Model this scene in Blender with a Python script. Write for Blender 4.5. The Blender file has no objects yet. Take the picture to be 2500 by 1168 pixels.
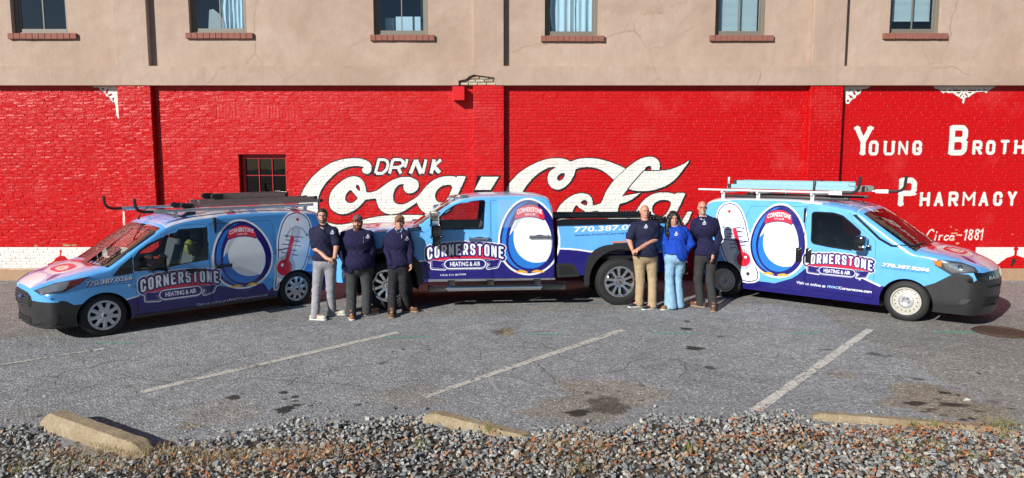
import bpy, bmesh, math, random
import numpy as np
from mathutils import Vector, Matrix
from mathutils.geometry import delaunay_2d_cdt
from mathutils.bvhtree import BVHTree
R_ = math.radians
random.seed(7)
rng = np.random.default_rng(11)
scene = bpy.context.scene
COL = scene.collection
# ------------------------------------------------------------------ camera
CAM_H, F_PX, PW, PH, HZ = 2.6, 1700.0, 2500.0, 1168.0, 400.0
PITCH = math.atan((PH / 2 - HZ) / F_PX)
cam_d = bpy.data.cameras.new('camera'); cam = bpy.data.objects.new('camera', cam_d); COL.objects.link(cam)
cam.location = (0, 0, CAM_H); cam.rotation_euler = (math.pi / 2 - PITCH, 0, 0)
cam_d.sensor_width = 36.0; cam_d.lens = 36.0 * F_PX / PW; cam_d.clip_end = 2000; cam_d.clip_start = .1
scene.camera = cam
# ------------------------------------------------------------------ light
SUN_EL, SUN_AZ = 26.0, 41.5      # azimuth: shadows fall to the right and away from the camera
world = bpy.data.worlds.new('World'); scene.world = world; world.use_nodes = True
wn = world.node_tree; wn.nodes.clear()
sky = wn.nodes.new('ShaderNodeTexSky'); sky.sky_type = 'NISHITA'; sky.sun_disc = False
sky.sun_elevation = R_(SUN_EL); sky.sun_rotation = R_(180 + SUN_AZ); sky.dust_density = .15; sky.ozone_density = 3.0; sky.air_density = .9
bg = wn.nodes.new('ShaderNodeBackground'); bg.inputs[1].default_value = 0.05
wo = wn.nodes.new('ShaderNodeOutputWorld'); wn.links.new(sky.outputs[0], bg.inputs[0]); wn.links.new(bg.outputs[0], wo.inputs[0])
sl = bpy.data.lights.new('sun', 'SUN'); sl.energy = 5.0; sl.angle = R_(.5); sl.color = (1, .955, .89)
so = bpy.data.objects.new('sun', sl); COL.objects.link(so)
ld = Vector((math.sin(R_(SUN_AZ)) * math.cos(R_(SUN_EL)), math.cos(R_(SUN_AZ)) * math.cos(R_(SUN_EL)), -math.sin(R_(SUN_EL))))
so.rotation_euler = ld.to_track_quat('-Z', 'Y').to_euler()
vs = scene.view_settings
vs.view_transform = 'Standard'; vs.look = 'None'; vs.gamma = 1; vs.exposure = 0.3; vs.use_curve_mapping = False
# ------------------------------------------------------------------ measuring helpers: photograph pixel -> point in the place
CC, SS = math.cos(PITCH), math.sin(PITCH)
def ray(px, py):
    x = (px - 1250) / F_PX; y = -(py - 584) / F_PX
    return np.array([x, CC + y * SS, y * CC - SS])
def at_ground(px, py, z=0.0):
    r = ray(px, py); return np.array([0, 0, CAM_H]) + r * ((z - CAM_H) / r[2])
def at_y(px, py, Y):
    r = ray(px, py); return np.array([0, 0, CAM_H]) + r * (Y / r[1])
# ------------------------------------------------------------------ object helpers
def tag(o, label=None, cat=None, group=None, kind=None):
    if label: o['label'] = label
    if cat: o['category'] = cat
    if group: o['group'] = group
    if kind: o['kind'] = kind
    return o
def empty(name, loc=(0, 0, 0), rz=0.0, label=None, cat=None, group=None):
    o = bpy.data.objects.new(name, None); COL.objects.link(o); o.location = loc; o.rotation_euler = (0, 0, rz)
    o.empty_display_size = .2
    return tag(o, label, cat, group)
def link_mesh(name, me, mats, parent=None, smooth=False):
    if not isinstance(mats, (list, tuple)): mats = [mats]
    for m in mats: me.materials.append(m)
    me.polygons.foreach_set('use_smooth', [bool(smooth)] * len(me.polygons))
    o = bpy.data.objects.new(name, me); COL.objects.link(o)
    if parent is not None: o.parent = parent
    return o
def mesh_obj(name, verts, faces, mats, parent=None, smooth=False, kind=None):
    me = bpy.data.meshes.new(name); me.from_pydata([tuple(map(float, v)) for v in verts], [], faces); me.update()
    o = link_mesh(name, me, mats, parent, smooth)
    if kind: o['kind'] = kind
    return o
def np_mesh(name, V, F, mats, parent=None, smooth=False, kind=None):
    """V (n,3), F (m,k) arrays, all faces the same size"""
    me = bpy.data.meshes.new(name); V = np.ascontiguousarray(V, np.float32); F = np.ascontiguousarray(F, np.int32)
    me.vertices.add(len(V)); me.vertices.foreach_set('co', V.ravel())
    m, k = F.shape; me.loops.add(m * k); me.loops.foreach_set('vertex_index', F.ravel())
    me.polygons.add(m); me.polygons.foreach_set('loop_start', np.arange(0, m * k, k, dtype=np.int32))
    me.polygons.foreach_set('loop_total', np.full(m, k, np.int32)); me.update(calc_edges=True)
    o = link_mesh(name, me, mats, parent, smooth)
    if kind: o['kind'] = kind
    return o
class MB:
    """collects shapes, built as ONE mesh"""
    def __init__(s): s.v = []; s.f = []
    def add(s, vs, fs):
        n = len(s.v); s.v += [tuple(map(float, v)) for v in vs]; s.f += [tuple(i + n for i in f) for f in fs]; return s
    def box(s, x0, x1, y0, y1, z0, z1, M=None):
        vs = [(x, y, z) for x in (x0, x1) for y in (y0, y1) for z in (z0, z1)]
        if M is not None: vs = [M @ Vector(v) for v in vs]
        return s.add(vs, [(0, 1, 3, 2), (4, 6, 7, 5), (0, 4, 5, 1), (2, 3, 7, 6), (0, 2, 6, 4), (1, 5, 7, 3)])
    def bbox(s, x0, x1, y0, y1, z0, z1, b=.01, M=None):
        """box with chamfered edges"""
        bm = bmesh.new(); bmesh.ops.create_cube(bm, size=1)
        for v in bm.verts: v.co = Vector(((x0 + x1) / 2 + v.co.x * (x1 - x0), (y0 + y1) / 2 + v.co.y * (y1 - y0), (z0 + z1) / 2 + v.co.z * (z1 - z0)))
        bmesh.ops.bevel(bm, geom=bm.edges[:], offset=b, segments=2, profile=.5, affect='EDGES')
        if M is not None: bm.transform(M)
        bm.verts.index_update(); s.add([v.co for v in bm.verts], [[v.index for v in f.verts] for f in bm.faces]); bm.free(); return s
    def tube(s, pts, r, n=10, cap=True):
        pts = [Vector(p) for p in pts]; rr = r if isinstance(r, (list, tuple)) else [r] * len(pts)
        rings = []; up = None
        for i, p in enumerate(pts):
            t = (pts[min(i + 1, len(pts) - 1)] - pts[max(i - 1, 0)]).normalized()
            if up is None: up = Vector((0, 0, 1)) if abs(t.z) < .9 else Vector((1, 0, 0))
            a = t.cross(up).normalized(); b = a.cross(t).normalized(); up = b
            rings.append([p + (a * math.cos(2 * math.pi * k / n) + b * math.sin(2 * math.pi * k / n)) * rr[i] for k in range(n)])
        vs = [v for r_ in rings for v in r_]
        fs = [(i * n + k, i * n + (k + 1) % n, (i + 1) * n + (k + 1) % n, (i + 1) * n + k) for i in range(len(pts) - 1) for k in range(n)]
        if cap: fs += [tuple(range(n))[::-1], tuple((len(pts) - 1) * n + k for k in range(n))]
        return s.add(vs, fs)
    def lathe_y(s, prof, n=40, c=(0, 0, 0), close=False):
        """prof: (radius, y) revolved about the y axis through c"""
        vs = []; m = len(prof)
        for k in range(n):
            a = 2 * math.pi * k / n
            vs += [(c[0] + r * math.cos(a), c[1] + y, c[2] + r * math.sin(a)) for r, y in prof]
        fs = [(k * m + i, k * m + i + 1, ((k + 1) % n) * m + i + 1, ((k + 1) % n) * m + i) for k in range(n) for i in range(m - 1)]
        return s.add(vs, fs)
    def prism(s, poly, y0, y1):
        """polygon in x,z extruded from y0 to y1"""
        n = len(poly); vs = [(x, y0, z) for x, z in poly] + [(x, y1, z) for x, z in poly]
        return s.add(vs, [tuple(range(n)), tuple(range(2 * n - 1, n - 1, -1))] + [(i, (i + n), (i + 1) % n + n, (i + 1) % n) for i in range(n)])
    def ell(s, c, r, n=12, m=8):
        vs = []; fs = []
        for i in range(m + 1):
            th = math.pi * i / m
            for k in range(n):
                ph = 2 * math.pi * k / n
                vs.append((c[0] + r[0] * math.sin(th) * math.cos(ph), c[1] + r[1] * math.sin(th) * math.sin(ph), c[2] + r[2] * math.cos(th)))
        for i in range(m):
            for k in range(n): fs.append((i * n + k, (i + 1) * n + k, (i + 1) * n + (k + 1) % n, i * n + (k + 1) % n))
        return s.add(vs, fs)
    def build(s, name, mat, parent=None, smooth=False, kind=None):
        o = mesh_obj(name, s.v, s.f, mat, parent, smooth, kind)
        bm = bmesh.new(); bm.from_mesh(o.data); bmesh.ops.remove_doubles(bm, verts=bm.verts[:], dist=1e-5)
        bmesh.ops.recalc_face_normals(bm, faces=bm.faces[:]); bm.to_mesh(o.data); bm.free()
        if smooth:
            o.data.polygons.foreach_set('use_smooth', [True] * len(o.data.polygons))
            try: o.data.set_sharp_from_angle(angle=R_(38))
            except Exception: pass
        return o
# ------------------------------------------------------------------ materials
def nt(name):
    m = bpy.data.materials.new(name); m.use_nodes = True; return m, m.node_tree, m.node_tree.nodes['Principled BSDF']
def N(t, kind, **kw):
    n = t.nodes.new(kind)
    for k, v in kw.items():
        if k.startswith('i_'): n.inputs[k[2:].replace('_', ' ')].default_value = v
        else: setattr(n, k, v)
    return n
def mixc(t, fac, a, b, mode='MIX'):
    n = t.nodes.new('ShaderNodeMix'); n.data_type = 'RGBA'; n.blend_type = mode
    for i, v in ((0, fac), (6, a), (7, b)):
        if hasattr(v, 'is_linked') or hasattr(v, 'links'): t.links.new(v, n.inputs[i])
        elif i == 0: n.inputs[0].default_value = v
        else: n.inputs[i].default_value = (*v, 1) if len(v) == 3 else v
    return n.outputs[2]
def ramp(t, src, stops, interp='LINEAR'):
    n = t.nodes.new('ShaderNodeValToRGB'); n.color_ramp.interpolation = interp; cr = n.color_ramp
    while len(cr.elements) < len(stops): cr.elements.new(.5)
    for e, (p, c) in zip(cr.elements, stops): e.position = p; e.color = (*c, 1) if not np.isscalar(c) else (c, c, c, 1)
    t.links.new(src, n.inputs[0]); return n.outputs[0]
def noise(t, scale, detail=4, rough=.55, vec=None, out=0, dist=0):
    n = N(t, 'ShaderNodeTexNoise'); n.inputs['Scale'].default_value = scale; n.inputs['Detail'].default_value = detail
    n.inputs['Roughness'].default_value = rough; n.inputs['Distortion'].default_value = dist
    if vec is None:
        tc = N(t, 'ShaderNodeTexCoord'); vec = tc.outputs['Object']
    t.links.new(vec, n.inputs[0]); return n.outputs[out]
def bump(t, b, h, strength, dist=.01, chain=None):
    n = N(t, 'ShaderNodeBump'); n.inputs['Strength'].default_value = strength; n.inputs['Distance'].default_value = dist
    t.links.new(h, n.inputs['Height'])
    if chain is not None: t.links.new(chain, n.inputs['Normal'])
    t.links.new(n.outputs[0], b.inputs['Normal']); return n.outputs[0]
def plain(name, c, rough=.5, metal=0, var=.12, vs_=18, bmp=0, bs=60, coat=0, spec=.5, sheen=0):
    m, t, b = nt(name)
    f = noise(t, vs_, 5)
    col = mixc(t, f, tuple(x * (1 - var) for x in c), tuple(min(1, x * (1 + var)) for x in c))
    t.links.new(col, b.inputs['Base Color']); b.inputs['Metallic'].default_value = metal
    r = N(t, 'ShaderNodeMapRange'); r.inputs[3].default_value = max(.02, rough - .06); r.inputs[4].default_value = min(1, rough + .06)
    t.links.new(f, r.inputs[0]); t.links.new(r.outputs[0], b.inputs['Roughness'])
    b.inputs['Coat Weight'].default_value = coat; b.inputs['Coat Roughness'].default_value = .06
    b.inputs['Specular IOR Level'].default_value = spec
    if sheen: b.inputs['Sheen Weight'].default_value = sheen
    if bmp: bump(t, b, noise(t, bs, 6), bmp, .01)
    return m
def glass_mat(name, tint=(.75, .8, .8), refl=1.0, rough=.01, alpha=None):
    """thin pane: tinted see-through plus a mirror reflection by fresnel"""
    m = bpy.data.materials.new(name); m.use_nodes = True; t = m.node_tree; t.nodes.clear()
    tr = N(t, 'ShaderNodeBsdfTransparent'); tr.inputs[0].default_value = (*tint, 1)
    gl = N(t, 'ShaderNodeBsdfGlossy'); gl.inputs['Roughness'].default_value = rough; gl.inputs[0].default_value = (refl, refl, refl, 1)
    tc = N(t, 'ShaderNodeTexCoord'); nz = N(t, 'ShaderNodeTexNoise'); nz.inputs['Scale'].default_value = 1.5
    t.links.new(tc.outputs['Object'], nz.inputs[0]); bp = N(t, 'ShaderNodeBump'); bp.inputs['Strength'].default_value = .05; bp.inputs['Distance'].default_value = .02
    t.links.new(nz.outputs[0], bp.inputs['Height']); t.links.new(bp.outputs[0], gl.inputs['Normal'])
    fr = N(t, 'ShaderNodeFresnel'); gb = N(t, 'ShaderNodeNewGeometry'); mr = N(t, 'ShaderNodeMapRange'); mr.inputs[3].default_value = 1.6; mr.inputs[4].default_value = 1 / 1.6
    t.links.new(gb.outputs['Backfacing'], mr.inputs[0]); t.links.new(mr.outputs[0], fr.inputs[0])
    mx = N(t, 'ShaderNodeMixShader'); o = N(t, 'ShaderNodeOutputMaterial')
    t.links.new(fr.outputs[0], mx.inputs[0]); t.links.new(tr.outputs[0], mx.inputs[1]); t.links.new(gl.outputs[0], mx.inputs[2]); t.links.new(mx.outputs[0], o.inputs[0])
    return m
def srgb(r, g, b):
    return tuple(((c / 255 + .055) / 1.055) ** 2.4 if c > 10 else c / 255 / 12.92 for c in (r, g, b))
M = {}
M['black_plastic'] = plain('black_plastic', (.018, .018, .02), .5, bmp=.15, bs=300)
M['black_gloss'] = plain('black_gloss', (.008, .008, .01), .12, coat=.4)
M['rubber'] = plain('tyre_rubber', (.014, .014, .015), .7, var=.3, vs_=30, bmp=.2, bs=80)
M['dark'] = plain('dark_cavity', (.006, .006, .007), .9)
M['chrome'] = plain('chrome', (.8, .8, .82), .07, 1, var=.04)
M['silver'] = plain('silver_paint', (.55, .56, .58), .32, .6, var=.08)
M['steel_white'] = plain('white_steel_wheel', (.50, .48, .43), .45, .1, var=.2, vs_=35)
M['alu'] = plain('aluminium_tube', (.62, .63, .65), .3, .85, var=.12, vs_=12)
M['white_metal'] = plain('white_metal', (.78, .78, .78), .35, .05, var=.08)
M['glass'] = glass_mat('clear_glass', (.7, .76, .75))
M['glass_dark'] = glass_mat('tinted_glass', (.16, .19, .2))
M['lamp_glass'] = glass_mat('lamp_lens', (.9, .93, .95))
M['amber'] = plain('amber_lens', (.75, .2, .03), .15, coat=.5)
M['seat'] = plain('seat_fabric', (.09, .1, .11), .85)
M['trim_dark'] = plain('interior_trim', (.03, .032, .035), .8)
# ------------------------------------------------------------------ canvas: paint laid out in metres, rastered into an image made here
def chaikin(p, n=2, closed=True):
    p = np.array(p, float)
    for _ in range(n):
        q = np.roll(p, -1, 0) if closed else p[1:]
        a = p if closed else p[:-1]
        p2 = np.empty((len(a) * 2, 2)); p2[0::2] = a * .78 + q * .22; p2[1::2] = a * .22 + q * .78
        if not closed: p2 = np.vstack([p[:1], p2, p[-1:]])
        p = p2
    return p
def dilate(m, r):
    r = int(round(r))
    if r < 1: return m
    out = m.copy(); ys, xs = np.where(m)
    if len(ys) == 0: return out
    y0, y1, x0, x1 = max(0, ys.min() - r - 1), min(m.shape[0], ys.max() + r + 2), max(0, xs.min() - r - 1), min(m.shape[1], xs.max() + r + 2)
    s = m[y0:y1, x0:x1]; o = s.copy(); h, w = s.shape
    for k in range(0, r + 1):
        dx = int(math.sqrt(r * r - k * k)); row = s.copy()
        c = np.cumsum(np.pad(s.astype(np.int32), ((0, 0), (dx + 1, dx))), 1)
        row = (c[:, 2 * dx + 1:] - c[:, :-2 * dx - 1]) > 0
        row = row[:, :w]
        if k == 0: o |= row
        else: o[k:] |= row[:-k]; o[:-k] |= row[k:]
    out[y0:y1, x0:x1] |= o; return out
class Canvas:
    def __init__(s, x0, x1, z0, z1, ppm, base):
        s.x0, s.z0, s.x1, s.z1, s.p = x0, z0, x1, z1, ppm
        s.w = int((x1 - x0) * ppm); s.h = int((z1 - z0) * ppm)
        s.img = np.empty((s.h, s.w, 3), np.float32); s.img[:] = base
    def mask(s, poly, m=None):
        P = np.array(poly, float); X = (P[:, 0] - s.x0) * s.p; Y = (P[:, 1] - s.z0) * s.p
        ya, yb = int(max(0, math.floor(Y.min()))), int(min(s.h, math.ceil(Y.max()) + 1))
        xa, xb = int(max(0, math.floor(X.min()))), int(min(s.w, math.ceil(X.max()) + 1))
        if m is None: m = np.zeros((s.h, s.w), bool)
        if yb <= ya or xb <= xa: return m
        t = np.zeros((yb - ya, xb - xa + 1), np.int16); n = len(P)
        for i in range(n):
            x1, y1, x2, y2 = X[i], Y[i], X[(i + 1) % n], Y[(i + 1) % n]
            if y1 == y2: continue
            if y1 > y2: x1, y1, x2, y2 = x2, y2, x1, y1
            r = np.arange(max(ya, math.ceil(y1 - .5)), min(yb, math.ceil(y2 - .5)))
            if len(r) == 0: continue
            xc = x1 + (r + .5 - y1) * (x2 - x1) / (y2 - y1)
            c = np.clip(np.ceil(xc - .5).astype(int) - xa, 0, xb - xa)
            np.add.at(t, (r - ya, c), 1)
        k = (np.cumsum(t, 1)[:, :-1] % 2).astype(bool)
        m[ya:yb, xa:xb] ^= k
        return m
    def union(s, polys, m=None):
        if m is None: m = np.zeros((s.h, s.w), bool)
        for p in polys: m |= s.mask(p)
        return m
    def smask(s, line, wid, m=None, caps=True):
        """stroke mask"""
        if m is None: m = np.zeros((s.h, s.w), bool)
        L = np.array(line, float); wd = wid if hasattr(wid, '__len__') else [wid] * len(L)
        for i in range(len(L) - 1):
            a, b = L[i], L[i + 1]; d = b - a; l = np.hypot(*d)
            if l < 1e-9: continue
            nn = np.array([-d[1], d[0]]) / l
            q = np.zeros_like(m); s.mask([a + nn * wd[i] / 2, b + nn * wd[i + 1] / 2, b - nn * wd[i + 1] / 2, a - nn * wd[i] / 2], q) if False else None
            m_ = s._local([a + nn * wd[i] / 2, b + nn * wd[i + 1] / 2, b - nn * wd[i + 1] / 2, a - nn * wd[i] / 2])
            s._or(m, m_)
            if caps or i > 0: s._or(m, s._local([a + wd[i] / 2 * np.array([math.cos(k * .7854), math.sin(k * .7854)]) for k in range(8)]))
        if caps: s._or(m, s._local([L[-1] + wd[-1] / 2 * np.array([math.cos(k * .7854), math.sin(k * .7854)]) for k in range(8)]))
        return m
    def _local(s, poly):
        P = np.array(poly, float); X = (P[:, 0] - s.x0) * s.p; Y = (P[:, 1] - s.z0) * s.p
        ya, yb = int(max(0, math.floor(Y.min()))), int(min(s.h, math.ceil(Y.max()) + 1))
        xa, xb = int(max(0, math.floor(X.min()))), int(min(s.w, math.ceil(X.max()) + 1))
        if yb <= ya or xb <= xa: return None
        yy = np.arange(ya, yb)[:, None] + .5; xx = np.arange(xa, xb)[None] + .5
        k = np.zeros((yb - ya, xb - xa), bool); n = len(P)
        for i in range(n):
            x1, y1, x2, y2 = X[i], Y[i], X[(i + 1) % n], Y[(i + 1) % n]
            if y1 == y2: continue
            c = (y1 > yy) != (y2 > yy)
            k ^= c & (xx < (x2 - x1) * (yy - y1) / (y2 - y1) + x1)
        return ya, xa, k
    def _or(s, m, q):
        if q is not None:
            ya, xa, k = q; m[ya:ya + k.shape[0], xa:xa + k.shape[1]] |= k
    def paint(s, m, c, a=1.0): s.img[m] = s.img[m] * (1 - a) + np.array(c, np.float32) * a
    def poly(s, p, c): s.paint(s.mask(p), c)
    def line(s, p, w, c): s.paint(s.smask(p, w), c)
    def image(s, name, nonc=False):
        im = bpy.data.images.new(name, s.w, s.h, float_buffer=False)
        if nonc: im.colorspace_settings.name = 'Non-Color'; v = s.img
        else: v = np.where(s.img <= .0031308, s.img * 12.92, 1.055 * np.power(np.maximum(s.img, 1e-6), 1 / 2.4) - .055)
        px = np.ones((s.h, s.w, 4), np.float32); px[..., :3] = v
        im.pixels.foreach_set(px.ravel()); im.update(); im.pack(); return im
def font_tris(txt, bold=0.0, spacing=1.0):
    cu = bpy.data.curves.new('lettering', 'FONT'); cu.body = txt; cu.size = 1; cu.offset = bold; cu.space_character = spacing; cu.resolution_u = 3
    o = bpy.data.objects.new('lettering', cu); COL.objects.link(o); dg = bpy.context.evaluated_depsgraph_get(); dg.update()
    me = bpy.data.meshes.new_from_object(o.evaluated_get(dg)); me.calc_loop_triangles()
    V = np.array([v.co[:2] for v in me.vertices]); T = [V[list(t.vertices)] for t in me.loop_triangles]
    bpy.data.objects.remove(o); bpy.data.curves.remove(cu); bpy.data.meshes.remove(me)
    lo, hi = V.min(0), V.max(0)
    return [(t - lo) / (hi - lo) for t in T], (hi - lo)[0] / (hi - lo)[1]
def text_mask(cv, txt, fn, bold=0.0, spacing=1.0):
    """fn maps (u,v) in the unit box of the text to canvas metres"""
    m = np.zeros((cv.h, cv.w), bool)
    for t in font_tris(txt, bold, spacing)[0]: cv._or(m, cv._local([fn(*p) for p in t]))
    return m
def quad(p00, p10, p01, p11):
    p00, p10, p01, p11 = (np.array(p, float) for p in (p00, p10, p01, p11))
    return lambda u, v: p00 * (1 - u) * (1 - v) + p10 * u * (1 - v) + p01 * (1 - u) * v + p11 * u * v
GL = dict(
 C=[[(1, .7), (1, .85), (.8, 1), (.2, 1), (0, .85), (0, .15), (.2, 0), (.8, 0), (1, .15), (1, .3)]],
 O=[[(0, .15), (0, .85), (.2, 1), (.8, 1), (1, .85), (1, .15), (.8, 0), (.2, 0), (0, .15)]],
 R=[[(0, 0), (0, 1), (.8, 1), (1, .88), (1, .6), (.8, .48), (0, .48)], [(.5, .48), (1, 0)]],
 N=[[(0, 0), (0, 1), (1, 0), (1, 1)]], E=[[(1, 1), (0, 1), (0, 0), (1, 0)], [(0, .5), (.75, .5)]],
 S=[[(1, .76), (1, .88), (.8, 1), (.2, 1), (0, .88), (0, .64), (.2, .52), (.8, .48), (1, .36), (1, .12), (.8, 0), (.2, 0), (0, .12), (0, .24)]],
 T=[[(0, 1), (1, 1)], [(.5, 1), (.5, 0)]], Y=[[(0, 1), (.5, .45), (1, 1)], [(.5, .45), (.5, 0)]],
 U=[[(0, 1), (0, .15), (.2, 0), (.8, 0), (1, .15), (1, 1)]],
 G=[[(1, .7), (1, .85), (.8, 1), (.2, 1), (0, .85), (0, .15), (.2, 0), (.8, 0), (1, .15), (1, .42), (.62, .42)]],
 B=[[(0, 0), (0, 1), (.8, 1), (1, .88), (1, .64), (.8, .53), (0, .53)], [(.8, .53), (1, .4), (1, .12), (.8, 0), (0, 0)]],
 H=[[(0, 0), (0, 1)], [(1, 0), (1, 1)], [(0, .5), (1, .5)]], P=[[(0, 0), (0, 1), (.8, 1), (1, .88), (1, .58), (.8, .45), (0, .45)]],
 A=[[(0, 0), (.5, 1), (1, 0)], [(.22, .32), (.78, .32)]], M=[[(0, 0), (0, 1), (.5, .4), (1, 1), (1, 0)]])
SERIF = dict(C=[(1, .78, 'v')], O=[], R=[(0, 0), (0, 1), (1, 0)], N=[(0, 0), (0, 1), (1, 1)], E=[(0, 0), (0, 1)], S=[], T=[(.5, 0)], Y=[(0, 1), (1, 1), (.5, 0)],
 U=[(0, 1), (1, 1)], G=[], B=[(0, 0), (0, 1)], H=[(0, 0), (0, 1), (1, 0), (1, 1)], P=[(0, 0), (0, 1)], A=[(0, 0), (1, 0)], M=[(0, 0), (0, 1), (1, 1), (1, 0)])
def slab_letter(cv, m, ch, fn, st, sw, spur=False):
    """fn maps unit box to metres; st stroke width in metres; sw serif half length in unit x"""
    for l in GL[ch]:
        cv.smask([fn(x, y) for x, y in l], st, m)
    for q in SERIF[ch]:
        if len(q) == 3: continue
        x, y = q; cv.smask([fn(x - sw, y), fn(x + sw, y)], st * .55, m, caps=False)
    if spur:
        for l in GL[ch]:
            xs = [p for p in l if p[0] in (0, 1)]
            for x in {p[0] for p in xs if len([q for q in l if q[0] == p[0]]) > 1}:
                p = np.array(fn(x, .42)); cv._or(m, cv._local([p + np.array(d) * st * .68 for d in ((1, 0), (0, .45), (-1, 0), (0, -.45))]))
# ================================================================== THE WALL MURAL (flat paint on real bricks)
WY, PY_ = 15.45, 15.31          # bay plane, pilaster plane
RED, CREAM, INK = (.52, .0012, .003), (.77, .79, .73), (.012, .008, .012)
mur = Canvas(-13.5, 13.5, 0, 4.5, 140, RED)
def wp(px, py): p = at_y(px, py, WY); return (p[0], p[2])
def zc(ox, oy, s): return lambda pts: [wp(ox + x / s, oy + y / s) for x, y in pts]
W1 = zc(720, 370, 4.808); W2 = zc(1220, 370, 5.0); W3 = zc(2050, 280, 3.2444)
Z1w = zc(30, 500, 3.435)
zt = wp(1250, 604)[1]; zb = wp(1250, 655)[1]
def rectm(x0, x1, z0, z1): return mur.mask([(x0, z0), (x1, z0), (x1, z1), (x0, z1)])
xl = wp(345, 600)[0]; xr = wp(2383, 600)[0]
mur.paint(rectm(-13.5, xl, zb, zt), CREAM); mur.paint(rectm(xr, 13.5, zb, zt), CREAM)
TAN = (.40, .27, .17)
mur.paint(rectm(-13.5, -4.4, 0, zb), TAN); mur.paint(rectm(6.6, 13.5, 0, zb), TAN)
mur.paint(rectm(-4.4, 6.6, 0, zb), (.3, .012, .014))
house = Z1w([(298, 545), (298, 497), (345, 480), (362, 452), (392, 432), (401, 428), (402, 398), (394, 392), (408, 374), (420, 391), (413, 398), (414, 428), (440, 434), (462, 452), (490, 478), (530, 497), (530, 545)])
mur.poly(house, RED); mur.poly(Z1w([(330, 512), (352, 482), (375, 476), (420, 472), (440, 484), (400, 500), (370, 520)]), (.5, .32, .18))
hx = wp(2481, 600)[0]
def hz_(a): return [(hx + dx, z) for dx, z in a]
hr = [(0, .99), (.06, .93), (.03, .88), (.03, .78), (.2, .72), (.33, .62), (.5, .5), (.83, .4), (.83, zb)]
hr = [(x, z - .22) for x, z in hr[:-1]] + [hr[-1]]
mur.poly(hz_([(-x, z) for x, z in hr[::-1]] + hr), RED)
mur.poly(hz_([(-.1, zb + .04), (-.06, .48), (.0, .5), (.02, .42), (-.06, zb + .03)]), (.05, .02, .02))
for a in (Z1w([(926, 55), (950, 55), (958, 215), (935, 240), (915, 240), (905, 262), (880, 262), (862, 275), (858, 264), (885, 245), (905, 212), (932, 205)]), Z1w([(640, 380), (760, 343), (770, 352), (700, 372)])):
    mur.poly(a, CREAM)
G1 = zc(200, 195, 11.125); G2 = zc(2055, 195, 6.25)
def fret(Z, outer, holes):
    m = mur.mask(Z(outer))
    for h in holes: m &= ~mur.mask(Z(h))
    mur.paint(dilate(m, 1.3), INK); mur.paint(m, CREAM)
fret(G1, [(120, -20), (170, 140), (260, 160), (330, 210), (470, 215), (490, 300), (560, 310), (640, 380), (650, 440), (690, 460), (740, 480), (800, 560), (820, 605), (890, 615), (920, 760), (940, 980), (1000, 1060), (1035, 1140), (1010, 900), (990, 500), (960, 150), (955, -20)],
     [[(515, 230), (600, 230), (600, 300)], [(640, 340), (690, 270), (730, 265), (720, 330), (680, 385), (640, 380)], [(700, 440), (760, 390), (840, 370), (820, 420), (760, 460)], [(815, 500), (880, 500), (875, 580), (850, 575)], [(755, 200), (800, 200), (775, 230)], [(865, 315), (895, 290), (900, 330)]])
fret(G2, [(30, 0), (500, 0), (450, 100), (380, 140), (295, 150), (290, 200), (250, 230), (220, 245), (205, 285), (170, 295), (125, 340), (115, 370), (65, 370), (50, 300), (40, 100)],
     [[(230, 155), (275, 155), (270, 185), (230, 190)], [(165, 175), (205, 190), (215, 240), (180, 225)], [(100, 235), (150, 245), (175, 285), (130, 280)], [(80, 310), (115, 310), (100, 340), (75, 335)], [(110, 150), (145, 140), (140, 160)], [(95, 165), (120, 175), (115, 195)]])
fret(G2, [(1320, 0), (2410, 0), (2370, 95), (2290, 140), (2240, 170), (2200, 210), (2180, 185), (2060, 190), (2000, 220), (1940, 265), (1900, 270), (1880, 290), (1870, 340), (1855, 375), (1835, 350), (1845, 300), (1815, 285), (1780, 260), (1740, 240), (1690, 200), (1630, 205), (1580, 190), (1550, 210), (1520, 190), (1480, 150), (1420, 135), (1395, 95), (1340, 90)],
     [[(1550, 155), (1590, 155), (1590, 175), (1550, 175)], [(1635, 155), (1670, 155), (1665, 175), (1635, 175)], [(1695, 150), (1810, 155), (1810, 175), (1710, 175)], [(1925, 155), (2050, 155), (2040, 172), (1930, 175)], [(2075, 150), (2110, 150), (2110, 165), (2080, 165)], [(2155, 145), (2205, 150), (2200, 165)],
      [(1745, 190), (1820, 190), (1780, 220)], [(1925, 190), (1995, 190), (1950, 215)], [(1795, 260), (1845, 195), (1840, 225), (1810, 265)], [(1880, 200), (1920, 240), (1915, 265), (1880, 225)], [(1860, 155), (1872, 168), (1860, 180), (1850, 168)], [(1858, 240), (1868, 256), (1856, 272), (1848, 256)]])
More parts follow.
